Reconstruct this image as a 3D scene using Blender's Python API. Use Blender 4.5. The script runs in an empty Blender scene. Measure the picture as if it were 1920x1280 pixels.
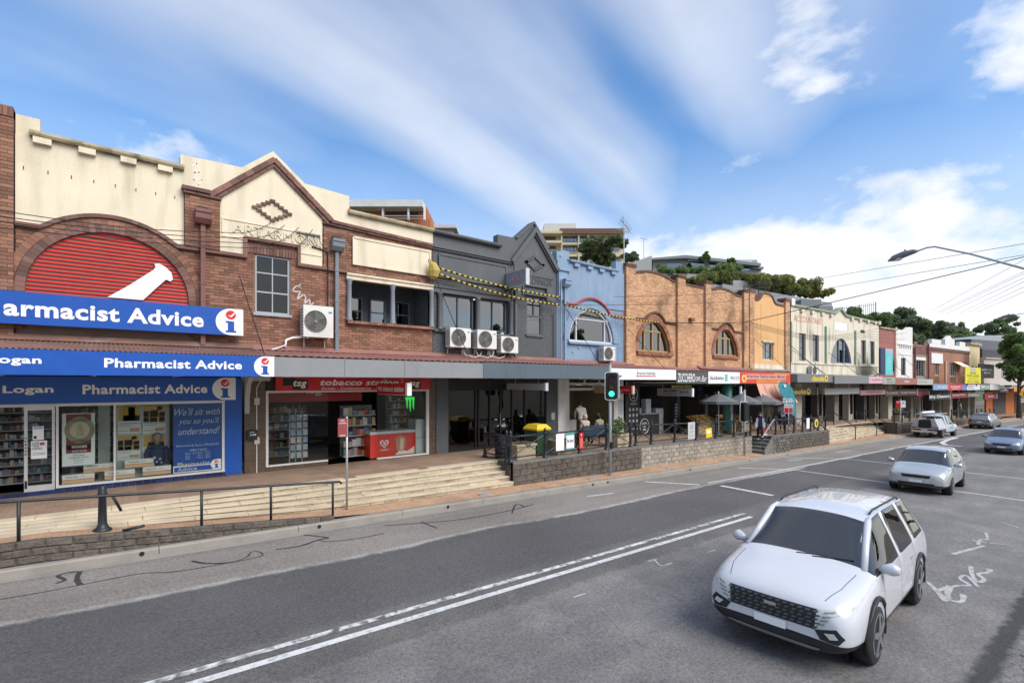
import bpy, bmesh, math, random
from mathutils import Matrix, Vector
random.seed(7)
S = bpy.context.scene
COL = S.collection
R = math.radians

# ------------------------------------------------------------------ camera
FOC, CX, HZ, CAMZ = 920.0, 960.0, 717.0, 2.65      # focal length and horizon of a 1920 px wide frame
YAW = math.atan(FOC / 1140.0)
SA, CA = math.sin(YAW), math.cos(YAW)
cam_d = bpy.data.cameras.new('camera')
cam = bpy.data.objects.new('camera', cam_d)
COL.objects.link(cam)
cam.location = (0, 0, CAMZ)
cam.rotation_euler = (R(90), 0, -YAW)
cam_d.sensor_width = 36
cam_d.lens = FOC / 1920 * 36
cam_d.shift_y = (HZ - 640) / 1920
cam_d.clip_start = 0.1
cam_d.clip_end = 5000
S.camera = cam

# ------------------------------------------------------------------ sky, sun, exposure
SUN_EL, SUN_AZ = R(44), R(163)          # azimuth clockwise from +Y (into the facades); behind the camera
S.view_settings.view_transform = 'Standard'
S.view_settings.look = 'None'
S.view_settings.gamma = 1
S.view_settings.exposure = 0.72
S.view_settings.use_curve_mapping = False

CUMX = 11.3
def make_world():
 w = bpy.data.worlds.new('World'); S.world = w; w.use_nodes = True
 nt = w.node_tree; N = nt.nodes; L = nt.links
 for n in list(N): N.remove(n)
 def nd(t, **k):
  n = N.new(t)
  for a, v in k.items(): setattr(n, a, v)
  return n
 def mth(op, a, b=None, c=None, clamp=False):
  n = nd('ShaderNodeMath', operation=op); n.use_clamp = clamp
  for i, v in enumerate((a, b, c)):
   if v is None: continue
   if isinstance(v, (int, float)): n.inputs[i].default_value = v
   else: L.new(v, n.inputs[i])
  return n.outputs[0]
 def ramp(v, a, b):
  n = nd('ShaderNodeMapRange'); n.interpolation_type = 'SMOOTHSTEP'
  L.new(v, n.inputs[0]); n.inputs[1].default_value = a; n.inputs[2].default_value = b
  return n.outputs[0]
 def noise(vec, scale, detail=6, rough=.55, dist=0.):
  n = nd('ShaderNodeTexNoise'); L.new(vec, n.inputs['Vector'])
  n.inputs['Scale'].default_value = scale; n.inputs['Detail'].default_value = detail
  n.inputs['Roughness'].default_value = rough; n.inputs['Distortion'].default_value = dist
  return n.outputs['Fac']
 sky = nd('ShaderNodeTexSky', sky_type='NISHITA')
 sky.sun_disc = False; sky.sun_elevation = SUN_EL; sky.sun_rotation = SUN_AZ
 sky.air_density = 1.0; sky.dust_density = 0.4; sky.ozone_density = 2.2; sky.altitude = 50
 tc = nd('ShaderNodeTexCoord')
 sep = nd('ShaderNodeSeparateXYZ'); L.new(tc.outputs['Generated'], sep.inputs[0])
 x, y, z = sep.outputs
 zz = mth('ADD', mth('MAXIMUM', z, 0.0), 0.10)
 px = mth('DIVIDE', x, zz); py = mth('DIVIDE', y, zz)
 a = R(17)                      # the streaks run nearly along the street
 sx = mth('ADD', mth('MULTIPLY', px, math.cos(a)), mth('MULTIPLY', py, math.sin(a)))
 sy = mth('SUBTRACT', mth('MULTIPLY', py, math.cos(a)), mth('MULTIPLY', px, math.sin(a)))
 c1 = nd('ShaderNodeCombineXYZ'); L.new(mth('MULTIPLY', sx, .20), c1.inputs[0]); L.new(sy, c1.inputs[1]); c1.inputs[2].default_value = 14.2
 n1 = noise(c1.outputs[0], .9, 4, .45, .4)
 c2 = nd('ShaderNodeCombineXYZ'); L.new(mth('MULTIPLY', sx, .55), c2.inputs[0]); L.new(sy, c2.inputs[1]); c2.inputs[2].default_value = 6.6
 n2 = noise(c2.outputs[0], .55, 4, .5, .3)
 streak = mth('MULTIPLY', ramp(mth('ADD', mth('MULTIPLY', n1, .62), mth('MULTIPLY', n2, .5)), .43, .78), .86)
 # heaped clouds low over the horizon
 c3 = nd('ShaderNodeCombineXYZ'); L.new(mth('ADD', x, CUMX), c3.inputs[0]); L.new(y, c3.inputs[1]); L.new(mth('MULTIPLY', z, 1.9), c3.inputs[2])
 n3 = noise(c3.outputs[0], 1.9, 9, .56, .1)
 low = mth('SUBTRACT', 1.0, ramp(z, .10, .60))
 cum = ramp(mth('ADD', n3, mth('MULTIPLY', low, .16)), .545, .69)
 cum = mth('MULTIPLY', cum, mth('SUBTRACT', 1.0, ramp(z, .45, .75)))
 haze = mth('MULTIPLY', mth('SUBTRACT', 1.0, ramp(z, -.02, .62)), .80)
 cov = mth('MAXIMUM', mth('MAXIMUM', mth('MAXIMUM', streak, .08), cum), haze)
 n4 = noise(c3.outputs[0], 4.5, 6, .6)
 br = mth('MULTIPLY_ADD', n4, 2.2, 5.4)
 cc = nd('ShaderNodeCombineColor'); L.new(mth('MULTIPLY', br, .965), cc.inputs[0]); L.new(mth('MULTIPLY', br, .99), cc.inputs[1]); L.new(mth('MULTIPLY', br, 1.03), cc.inputs[2])
 hs = nd('ShaderNodeHueSaturation'); hs.inputs['Saturation'].default_value = 1.55; hs.inputs['Value'].default_value = 1.25; L.new(sky.outputs[0], hs.inputs['Color'])
 mix = nd('ShaderNodeMix', data_type='RGBA')
 L.new(cov, mix.inputs[0]); L.new(hs.outputs[0], mix.inputs[6]); L.new(cc.outputs[0], mix.inputs[7])
 bg = nd('ShaderNodeBackground'); bg.inputs[1].default_value = 0.10
 L.new(mix.outputs[2], bg.inputs[0])
 out = nd('ShaderNodeOutputWorld'); L.new(bg.outputs[0], out.inputs[0])
make_world()
sun_d = bpy.data.lights.new('sun', 'SUN'); sun_d.energy = 2.5; sun_d.angle = R(45); sun_d.color = (1, .95, .88)
sun = bpy.data.objects.new('sun', sun_d); COL.objects.link(sun)
sun.rotation_euler = (R(90) - SUN_EL, 0, -SUN_AZ + math.pi)
sun.rotation_euler = Vector((-math.sin(SUN_AZ) * math.cos(SUN_EL), -math.cos(SUN_AZ) * math.cos(SUN_EL), -math.sin(SUN_EL))).to_track_quat('-Z', 'Y').to_euler()

# ------------------------------------------------------------------ geometry of the street
XB, KB, DF = 40.4, 0.083, 16.0          # the row bends gently at XB; facades stand at y = 16
def lerp(v, t):
 if v <= t[0][0]: return t[0][1]
 for (a, p), (b, q) in zip(t, t[1:]):
  if v <= b: return p + (q - p) * (v - a) / (b - a)
 return t[-1][1]
def kt(X): return lerp(X, [(-40, .572), (40, -1.572), (140, -2.0)])                 # kerb top
def zt(X): return lerp(X, [(16, 0), (36, -.5), (50, -.66), (62, -.95), (75, -1.3), (90, -1.62), (140, -1.9)])   # terrace
def zp(X):                                                                          # footpath at the foot of the steps
 return kt(X) + .05 if X > 4.1 else lerp(X, [(-8, .0), (-1, -.10), (4.1, kt(4.1) + .05)])
def zr(X, Y): return kt(X) - .13 + .06 * (1 - ((Y - 4) / 7.6) ** 2)                 # road
def bend(X, Y): return (X, Y - KB * max(0, X - XB))
def ray(x, y):
 u = (x - CX) / FOC; v = (HZ - y) / FOC
 return SA + u * CA, CA - u * SA, v
def at(x, y, Y):                        # point of the plane y = Y seen in the photograph at x, y
 d = ray(x, y); t = Y / d[1]
 return Vector((t * d[0], Y, CAMZ + t * d[2]))
def fp(x, y, d=0.0):                    # measured point on the facade plane (d in front/behind): distance along, height
 dx, dy, dz = ray(x, y); t = (DF + d) / dy
 if t * dx > XB:
  c = 1 / math.sqrt(1 + KB * KB)
  t = (DF + d / c + KB * XB) / (dy + KB * dx)
  return XB + (t * dx - XB) / c - d * KB * c, CAMZ + t * dz
 return t * dx, CAMZ + t * dz
I4 = Matrix.Identity(4)
BENT = Matrix.Translation((XB, DF, 0)) @ Matrix.Rotation(-math.atan(KB), 4, 'Z') @ Matrix.Translation((-XB, -DF, 0))
FRM = [I4]
W = {}

# ------------------------------------------------------------------ mesh helpers
class B:
 def __init__(s): s.v = []; s.f = []; s.m = []; s.cm = 0
 def add(s, vs, fs):
  n = len(s.v); s.v += [tuple(p) for p in vs]
  for f in fs: s.f.append(tuple(i + n for i in f)); s.m.append(s.cm)
  return s
 def box(s, x0, x1, y0, y1, z0, z1):
  return s.add([(x, y, z) for z in (z0, z1) for y in (y0, y1) for x in (x0, x1)],
      [(0, 2, 3, 1), (4, 5, 7, 6), (0, 1, 5, 4), (2, 6, 7, 3), (0, 4, 6, 2), (1, 3, 7, 5)])
 def poly(s, p, y0, y1):             # outline in x,z extruded along y
  n = len(p)
  if sum(p[i][0] * p[(i + 1) % n][1] - p[(i + 1) % n][0] * p[i][1] for i in range(n)) < 0: p = p[::-1]
  vs = [(a, y0, b) for a, b in p] + [(a, y1, b) for a, b in p]
  return s.add(vs, [tuple(range(n)), tuple(range(2 * n - 1, n - 1, -1))] + [(i, i + n, (i + 1) % n + n, (i + 1) % n) for i in range(n)])
 def plan(s, p, z0, z1):             # outline in x,y extruded along z
  n = len(p)
  if sum(p[i][0] * p[(i + 1) % n][1] - p[(i + 1) % n][0] * p[i][1] for i in range(n)) < 0: p = p[::-1]
  vs = [(a, b, z0) for a, b in p] + [(a, b, z1) for a, b in p]
  return s.add(vs, [tuple(range(n - 1, -1, -1)), tuple(range(n, 2 * n))] + [(i, (i + 1) % n, (i + 1) % n + n, i + n) for i in range(n)])
 def prof(s, p, x0, x1):             # outline in y,z extruded along x
  n = len(p)
  if sum(p[i][0] * p[(i + 1) % n][1] - p[(i + 1) % n][0] * p[i][1] for i in range(n)) < 0: p = p[::-1]
  vs = [(x0, a, b) for a, b in p] + [(x1, a, b) for a, b in p]
  return s.add(vs, [tuple(range(n - 1, -1, -1)), tuple(range(n, 2 * n))] + [(i, (i + 1) % n, (i + 1) % n + n, i + n) for i in range(n)])
 def tube(s, pts, r, n=8, cap=True):
  pts = [Vector(p) for p in pts]; m = len(pts)
  rs = r if isinstance(r, (list, tuple)) else [r] * m
  up = None; vs = []
  for i, p in enumerate(pts):
   d = (pts[min(i + 1, m - 1)] - pts[max(i - 1, 0)])
   d = d.normalized() if d.length > 1e-9 else Vector((0, 0, 1))
   if up is None: up = Vector((0, 0, 1)) if abs(d.z) < .9 else Vector((1, 0, 0))
   a = d.cross(up)
   if a.length < 1e-6: a = d.cross(Vector((0, 1, 0)))
   a.normalize(); b = a.cross(d).normalized(); up = b
   for k in range(n):
    t = 2 * math.pi * k / n
    vs.append(p + (a * math.cos(t) + b * math.sin(t)) * rs[i])
  fs = [(i * n + k, i * n + (k + 1) % n, (i + 1) * n + (k + 1) % n, (i + 1) * n + k) for i in range(m - 1) for k in range(n)]
  if cap: fs += [tuple(range(n - 1, -1, -1)), tuple(range((m - 1) * n, m * n))]
  return s.add(vs, fs)
 def lathe(s, c, pr, n=12):          # profile of (radius, z) about a vertical axis
  return s.tube([(c[0], c[1], c[2] + z) for _, z in pr], [max(r, 1e-4) for r, _ in pr], n)
 def ring(s, c, r, w, n=16, ax='y'): # torus
  pts = []
  for k in range(n + 1):
   t = 2 * math.pi * k / n
   o = {'y': (math.cos(t) * r, 0, math.sin(t) * r), 'z': (math.cos(t) * r, math.sin(t) * r, 0), 'x': (0, math.cos(t) * r, math.sin(t) * r)}[ax]
   pts.append((c[0] + o[0], c[1] + o[1], c[2] + o[2]))
  return s.tube(pts, w, 6, False)
 def disc(s, cx, cz, r, y0, y1, n=20, rz=None):
  return s.poly([(cx + r * math.cos(2 * math.pi * k / n), cz + (rz or r) * math.sin(2 * math.pi * k / n)) for k in range(n)], y0, y1)
 def strip(s, pts, w, fz, dz=.006):  # flat ribbon lying on a surface z = fz(x, y)
  n = len(s.v); P = [Vector((p[0], p[1])) for p in pts]; m = len(P)
  ws = w if isinstance(w, (list, tuple)) else [w] * m
  for i, p in enumerate(P):
   d = (P[min(i + 1, m - 1)] - P[max(i - 1, 0)]).normalized(); q = Vector((-d.y, d.x)) * ws[i] / 2
   for a in (p + q, p - q): s.v.append((a.x, a.y, fz(a.x, a.y) + dz))
  for i in range(m - 1):
   s.f.append((n + 2 * i, n + 2 * i + 1, n + 2 * i + 3, n + 2 * i + 2)); s.m.append(s.cm)
  return s
 def mesh(s, name, mats, smooth=False):
  me = bpy.data.meshes.new(name); me.from_pydata(s.v, [], s.f)
  for m in (mats if isinstance(mats, (list, tuple)) else [mats]): me.materials.append(m)
  if max(s.m, default=0): me.polygons.foreach_set('material_index', s.m)
  if smooth: me.polygons.foreach_set('use_smooth', [True] * len(me.polygons))
  me.update(); return me
def link(o, parent, local=False):
 COL.objects.link(o)
 if parent is not None:
  o.parent = parent
  if not local:
   o.matrix_parent_inverse = W[parent].inverted() @ FRM[0]; W[o] = FRM[0]
  else: W[o] = W[parent]
 else:
  o.matrix_world = FRM[0]; W[o] = FRM[0]
 return o
LOCAL = [False]
def O(name, b, mats, parent=None, smooth=False, kind=None):
 me = b.mesh(name, mats, smooth) if isinstance(b, B) else b
 o = bpy.data.objects.new(name, me); link(o, parent, LOCAL[0])
 if kind: o['kind'] = kind
 if smooth == 'auto': pass
 return o
def tag(o, label=None, cat=None, group=None, kind=None):
 if label: o['label'] = label
 if cat: o['category'] = cat
 if group: o['group'] = group
 if kind: o['kind'] = kind
 return o
def T(name, label, cat, loc=(0, 0, 0), rz=0, group=None):
 o = bpy.data.objects.new(name, None); COL.objects.link(o); o.empty_display_size = .2
 m = FRM[0] @ Matrix.Translation(loc) @ Matrix.Rotation(rz, 4, 'Z')
 o.matrix_world = m; W[o] = m
 return tag(o, label, cat, group)
def dup(root, loc, rz=0, label=None):
 def cp(o, par):
  c = o.copy(); COL.objects.link(c)
  if par is not None: c.parent = par
  for ch in list(o.children): cp(ch, c)
  return c
 c = cp(root, None)
 m = FRM[0] @ Matrix.Translation(loc) @ Matrix.Rotation(rz, 4, 'Z')
 c.matrix_world = m; W[c] = m
 if label: c['label'] = label
 return c

# ------------------------------------------------------------------ materials
def mat(name, col, rough=.7, var=.12, scale=2.5, bump=.15, bscale=40, metal=0, fine=.06, grime=0, gcol=None, gscale=.9, spec=.4, streak=0, tile=None, emit=None, coat=0, rnd=0, gpos=.62):
 m = bpy.data.materials.new(name); m.use_nodes = True
 nt = m.node_tree; N = nt.nodes; L = nt.links; p = N['Principled BSDF']
 p.inputs['Roughness'].default_value = rough; p.inputs['Metallic'].default_value = metal
 p.inputs['Specular IOR Level'].default_value = spec
 if coat: p.inputs['Coat Weight'].default_value = coat; p.inputs['Coat Roughness'].default_value = .04
 if emit: p.inputs['Emission Color'].default_value = (*emit[:3], 1); p.inputs['Emission Strength'].default_value = emit[3]
 tc = N.new('ShaderNodeTexCoord'); V = tc.outputs['Object']
 def noise(sc, det=4, vec=None):
  n = N.new('ShaderNodeTexNoise'); n.inputs['Scale'].default_value = sc; n.inputs['Detail'].default_value = det
  L.new(vec or V, n.inputs['Vector']); return n.outputs['Fac']
 def mrange(v, a, b, c, d):
  n = N.new('ShaderNodeMapRange'); L.new(v, n.inputs[0])
  for i, q in enumerate((a, b, c, d)): n.inputs[i + 1].default_value = q
  return n.outputs[0]
 def mul(a, b):
  n = N.new('ShaderNodeMath'); n.operation = 'MULTIPLY'; L.new(a, n.inputs[0]); L.new(b, n.inputs[1]); return n.outputs[0]
 f = mrange(noise(scale), .25, .75, 1 - var, 1 + var)
 if fine: f = mul(f, mrange(noise(bscale * 1.7, 2), .25, .75, 1 - fine, 1 + fine))
 if rnd:
  g = N.new('ShaderNodeNewGeometry'); oi = N.new('ShaderNodeObjectInfo')
  ad = N.new('ShaderNodeMath'); ad.operation = 'ADD'; L.new(g.outputs['Random Per Island'], ad.inputs[0]); L.new(oi.outputs['Random'], ad.inputs[1])
  fr = N.new('ShaderNodeMath'); fr.operation = 'FRACT'; L.new(ad.outputs[0], fr.inputs[0])
  f = mul(f, mrange(fr.outputs[0], 0, 1, 1 - rnd, 1 + rnd))
 mx = N.new('ShaderNodeMix'); mx.data_type = 'RGBA'; mx.blend_type = 'MULTIPLY'; mx.inputs[0].default_value = 1
 mx.inputs[6].default_value = (*col, 1)
 cc = N.new('ShaderNodeCombineColor')
 for i in range(3): L.new(f, cc.inputs[i])
 L.new(cc.outputs[0], mx.inputs[7]); c = mx.outputs[2]
 if grime or streak:
  vec = V
  if streak:
   mp = N.new('ShaderNodeMapping'); L.new(V, mp.inputs[0]); mp.inputs['Scale'].default_value = (1, 1, .12); vec = mp.outputs[0]
  gm = mul(mrange(noise(gscale * (3 if streak else 1), 7, vec), gpos - .07, gpos + .13, 0, max(grime, streak)), mrange(noise(gscale * .6, 3), .3, .6, .2, 1))
  m2 = N.new('ShaderNodeMix'); m2.data_type = 'RGBA'; L.new(gm, m2.inputs[0]); L.new(c, m2.inputs[6])
  m2.inputs[7].default_value = (*(gcol or tuple(x * .25 for x in col)), 1); c = m2.outputs[2]
 if tile:
  bt = N.new('ShaderNodeTexBrick'); L.new(V, bt.inputs['Vector']); bt.inputs['Color1'].default_value = (1, 1, 1, 1); bt.inputs['Color2'].default_value = (.82, .82, .82, 1); bt.inputs['Mortar'].default_value = (.55, .55, .55, 1); bt.inputs['Scale'].default_value = 1; bt.inputs['Brick Width'].default_value = tile; bt.inputs['Row Height'].default_value = tile / 2; bt.inputs['Mortar Size'].default_value = .006
  m3 = N.new('ShaderNodeMix'); m3.data_type = 'RGBA'; m3.blend_type = 'MULTIPLY'; m3.inputs[0].default_value = 1; L.new(c, m3.inputs[6]); L.new(bt.outputs[0], m3.inputs[7]); c = m3.outputs[2]
 L.new(c, p.inputs['Base Color'])
 rr = mrange(noise(scale * 3), .2, .8, max(.02, rough - .08), min(1, rough + .08)); L.new(rr, p.inputs['Roughness'])
 if bump:
  bn = N.new('ShaderNodeBump'); bn.inputs['Strength'].default_value = bump; bn.inputs['Distance'].default_value = .02
  L.new(noise(bscale, 5), bn.inputs['Height']); L.new(bn.outputs[0], p.inputs['Normal'])
 return m
def glass(name, tint=(.75, .82, .8), refl=1.0, base=.06):
 m = bpy.data.materials.new(name); m.use_nodes = True
 nt = m.node_tree; N = nt.nodes; L = nt.links
 for n in list(N): N.remove(n)
 tr = N.new('ShaderNodeBsdfTransparent'); tr.inputs[0].default_value = (*tint, 1)
 gl = N.new('ShaderNodeBsdfGlossy'); gl.inputs['Roughness'].default_value = .015
 fr = N.new('ShaderNodeFresnel'); fr.inputs[0].default_value = 1.5
 mr = N.new('ShaderNodeMath'); mr.operation = 'MULTIPLY_ADD'; mr.use_clamp = True
 L.new(fr.outputs[0], mr.inputs[0]); mr.inputs[1].default_value = refl; mr.inputs[2].default_value = base
 mx = N.new('ShaderNodeMixShader'); L.new(mr.outputs[0], mx.inputs[0]); L.new(tr.outputs[0], mx.inputs[1]); L.new(gl.outputs[0], mx.inputs[2])
 tc = N.new('ShaderNodeTexCoord'); no = N.new('ShaderNodeTexNoise'); no.inputs['Scale'].default_value = 1.1; L.new(tc.outputs['Object'], no.inputs['Vector'])
 bp = N.new('ShaderNodeBump'); bp.inputs['Strength'].default_value = .05; bp.inputs['Distance'].default_value = .05; L.new(no.outputs['Fac'], bp.inputs['Height'])
 L.new(bp.outputs[0], gl.inputs['Normal'])
 o = N.new('ShaderNodeOutputMaterial'); L.new(mx.outputs[0], o.inputs[0])
 return m
M = {}
def flat(col, rough=.5, **k):
 key = ('flat', col, rough, tuple(sorted(k.items())))
 if key not in M: M[key] = mat('paint_%d' % len(M), col, rough, .06, 3, .03, 60, fine=.03, **k)
 return M[key]
CREAM = (.72, .635, .47)
M['cream'] = mat('cream_render', CREAM, .8, .07, 1.2, .25, 18, streak=.5, gcol=(.36, .30, .19), gscale=.9, fine=.05, gpos=.57)
M['cream_dirt_and_shade'] = mat('mould_and_letter_shade', (.46, .39, .25), .9, .2, 2, .5, 25, grime=.85, gcol=(.09, .075, .05), gscale=3.2, gpos=.5)  # mould on copings; also colours the painted shade behind the gable letters
M['brick'] = mat('red_brick', (.250, .122, .078), .85, .16, .9, .35, 45, rnd=.34, grime=.5, gcol=(.11, .07, .058), gscale=.8)
M['brick_dark'] = mat('sooty_brick', (.185, .098, .077), .85, .2, 1.5, .35, 45, rnd=.3, grime=.5, gcol=(.06, .05, .045), gscale=1.3)
M['mortar'] = mat('mortar', (.21, .14, .108), .95, .15, 4, .4, 60)
M['tan_brick'] = mat('tan_brick', (.58, .335, .185), .85, .08, .8, .3, 45, rnd=.22, grime=.8, gcol=(.17, .095, .06), gscale=.75, streak=.0, gpos=.55)
M['tan_mortar'] = mat('tan_mortar', (.42, .27, .17), .95, .15, 4, .4, 60)
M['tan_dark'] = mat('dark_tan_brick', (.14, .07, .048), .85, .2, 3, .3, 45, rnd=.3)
M['tan_trim'] = mat('brown_brick_trim', (.29, .125, .07), .85, .12, 3, .3, 45, rnd=.3)
M['grey'] = mat('charcoal_paint', (.088, .095, .099), .55, .12, 1.3, .2, 22, streak=.35, gcol=(.15, .155, .155), gscale=.7)
M['grey_brick'] = mat('charcoal_brick', (.092, .099, .103), .55, .06, 1.3, .2, 22, rnd=.08)
M['blue'] = mat('blue_paint', (.215, .305, .42), .6, .09, 1.4, .2, 22, streak=.45, gcol=(.13, .17, .24), gscale=.8)
M['blue_brick'] = mat('blue_brick', (.215, .305, .42), .6, .06, 1.4, .2, 22, rnd=.07)
M['orange'] = mat('orange_render', (.69, .40, .175), .85, .06, 1.0, .2, 25, streak=.45, gcol=(.36, .19, .08), gscale=.8)
M['stained'] = mat('stained_cream', (.68, .61, .48), .85, .06, 1.0, .2, 25, streak=.75, gcol=(.12, .10, .075), gscale=.8, gpos=.58)
M['white_paint'] = mat('white_paint', (.72, .70, .66), .7, .06, 1.5, .1, 30, streak=.25, gscale=.9)
M['roof_red'] = mat('red_awning_iron', (.25, .115, .095), .6, .18, 1.2, .15, 25, grime=.5, gcol=(.13, .08, .065), gscale=1.1)
M['fascia_grey'] = mat('grey_fascia', (.235, .24, .245), .5, .08, .8, .05, 20, streak=.45, gscale=.7)
M['fascia_slate'] = mat('slate_fascia', (.10, .13, .155), .45, .1, .8, .05, 20, streak=.4, gscale=.7)
M['soffit'] = mat('awning_soffit', (.48, .47, .44), .85, .12, 1.5, .1, 30, grime=.3)
M['sign_blue'] = flat((.012, .082, .37), .35)
M['sign_white'] = flat((.78, .78, .77), .4)
M['sign_red'] = flat((.52, .012, .018), .35)
M['louvre_red'] = mat('red_louvre', (.55, .014, .014), .5, .1, 1.5, .1, 30, grime=.2)
M['black'] = flat((.012, .012, .013), .45)
M['rail'] = mat('black_railing_paint', (.020, .022, .026), .4, .2, 6, .1, 40)
M['steel'] = mat('galvanised_steel', (.42, .44, .46), .45, .12, 5, .08, 40, metal=.6)
M['alu'] = mat('aluminium_frame', (.55, .56, .56), .4, .06, 3, .03, 40, metal=.4)
M['frame_white'] = flat((.62, .61, .58), .5)
M['acwhite'] = mat('air_conditioner_casing', (.66, .65, .60), .45, .06, 2, .03, 30, grime=.2)
M['acgrille'] = flat((.20, .195, .17), .6)
M['glass'] = glass('shop_glass', (.9, .93, .91), .55, .0)
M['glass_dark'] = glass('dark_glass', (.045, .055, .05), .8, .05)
M['glass_up'] = glass('upper_glass', (.20, .23, .25), 1.3, .22)
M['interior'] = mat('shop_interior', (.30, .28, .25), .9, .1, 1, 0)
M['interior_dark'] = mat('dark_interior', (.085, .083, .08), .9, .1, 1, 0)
M['tile_brown'] = mat('brown_wall_tile', (.105, .070, .047), .35, .1, 2, .05, 30, rnd=.15)
M['grout'] = flat((.22, .18, .15), .9)
M['tile_navy'] = mat('navy_tile', (.014, .028, .10), .3, .1, 2, .05, 30, rnd=.25)
M['sand'] = mat('sandstone_block', (.47, .39, .27), .85, .14, 3, .35, 35, rnd=.22, grime=.7, gcol=(.20, .15, .10), gscale=2.2, gpos=.55)  # riser blocks: grime, plus a darker base standing in for shade
M['sandtread'] = mat('sandstone_tread', (.54, .455, .325), .85, .16, 1.6, .3, 30, grime=.55, gcol=(.24, .18, .125), gscale=1.4)  # lighter than the risers, putting top light into the tread colour
M['sandjoint'] = mat('dark_joint', (.12, .095, .07), .95, .2, 5, .3, 40)
M['paving'] = mat('terracotta_paving', (.33, .225, .155), .75, .22, 1.1, .15, 30, grime=.5, gcol=(.22, .17, .125), gscale=1.2, tile=.23)
M['footpath'] = mat('footpath_pavers', (.46, .285, .175), .85, .2, 1.0, .25, 40, grime=.5, gcol=(.22, .17, .125), gscale=1.5, tile=.2)
M['kerb'] = mat('kerb_concrete', (.275, .25, .215), .9, .2, 1.8, .4, 45, grime=.5, gcol=(.17, .15, .125), gscale=1.8)
M['rockface'] = mat('rock_faced_block', (.105, .088, .071), .95, .35, 8, 1.0, 26, fine=.3, rnd=.12, grime=.4, gcol=(.05, .045, .04), gscale=2)
M['greyblock'] = mat('grey_split_block', (.30, .26, .21), .95, .2, 5, .8, 28, fine=.2, rnd=.18, streak=.6, gcol=(.11, .10, .085), gscale=1.3)
M['concrete'] = mat('concrete', (.30, .28, .255), .9, .15, 2, .3, 40, grime=.4)
M['line'] = mat('road_paint', (.58, .58, .57), .75, .12, 4, .3, 60, grime=.85, gcol=(.13, .13, .13), gscale=14, fine=.12, gpos=.58)
M['line_worn'] = mat('worn_road_paint', (.60, .60, .59), .8, .15, 4, .3, 60, grime=1, gcol=(.11, .11, .11), gscale=9, fine=.15, gpos=.47)
M['bitumen'] = mat('crack_seal', (.045, .044, .045), .6, .2, 5, .1, 60)
M['chalk'] = mat('spray_mark', (.42, .42, .415), .85, .2, 6, .2, 60, grime=.9, gcol=(.15, .15, .15), gscale=12, gpos=.54)

# ------------------------------------------------------------------ lettering
TMP = bpy.data.scenes.new('lettering_desk')
def text_mesh(body, bold=0.0, shear=0.0):
 cu = bpy.data.curves.new('lettering', 'FONT'); cu.body = body; cu.offset = bold; cu.shear = shear; cu.resolution_u = 3
 cu.space_character = 1.0 + bold * 2
 o = bpy.data.objects.new('lettering', cu); TMP.collection.objects.link(o)
 vl = TMP.view_layers[0]; vl.update(); dg = vl.depsgraph
 me = bpy.data.meshes.new_from_object(o.evaluated_get(dg))
 vs = [tuple(v.co) for v in me.vertices]; fs = [tuple(p.vertices) for p in me.polygons]
 bpy.data.meshes.remove(me); bpy.data.objects.remove(o); bpy.data.curves.remove(cu)
 return vs, fs
TXT = {}
def text(body, x0, x1, z0, z1, y, m, parent, bold=.0, shear=0., d=.012, keep=False, name='lettering', fx=None):
 """flat raised letters in the box x0..x1, z0..z1 on a plane y facing the street"""
 k = (body, bold, shear)
 if k not in TXT: TXT[k] = text_mesh(*k)
 vs, fs = TXT[k]
 ax, bx_ = min(v[0] for v in vs), max(v[0] for v in vs); ay, by = min(v[1] for v in vs), max(v[1] for v in vs)
 sx = (x1 - x0) / (bx_ - ax); sz = (z1 - z0) / (by - ay)
 n = len(vs)
 f3 = fx or (lambda u, dd, w: (u, dd, w))
 V = [f3(x0 + (v[0] - ax) * sx, y, z0 + (v[1] - ay) * sz) for v in vs]
 b = B(); b.add(V, fs)
 return O(name, b, m, parent)
# ================================================================== THE SETTING
def node_tools(m):
 nt = m.node_tree; N = nt.nodes; L = nt.links
 def mth(op, a, b=None, c=None, clamp=False):
  n = N.new('ShaderNodeMath'); n.operation = op; n.use_clamp = clamp
  for i, v in enumerate((a, b, c)):
   if v is None: continue
   if isinstance(v, (int, float)): n.inputs[i].default_value = v
   else: L.new(v, n.inputs[i])
  return n.outputs[0]
 def noise(vec, sc, det=4, rough=.5):
  n = N.new('ShaderNodeTexNoise'); n.inputs['Scale'].default_value = sc; n.inputs['Detail'].default_value = det; n.inputs['Roughness'].default_value = rough
  L.new(vec, n.inputs['Vector']); return n.outputs['Fac']
 def mrange(v, a, b, c=0., d=1.):
  n = N.new('ShaderNodeMapRange'); L.new(v, n.inputs[0])
  for i, q in enumerate((a, b, c, d)): n.inputs[i + 1].default_value = q
  return n.outputs[0]
 def mix(f, a, b):
  n = N.new('ShaderNodeMix'); n.data_type = 'RGBA'
  if isinstance(f, (int, float)): n.inputs[0].default_value = f
  else: L.new(f, n.inputs[0])
  for i, v in ((6, a), (7, b)):
   if isinstance(v, tuple): n.inputs[i].default_value = (*v, 1)
   else: L.new(v, n.inputs[i])
  return n.outputs[2]
 return N, L, mth, noise, mrange, mix
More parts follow.
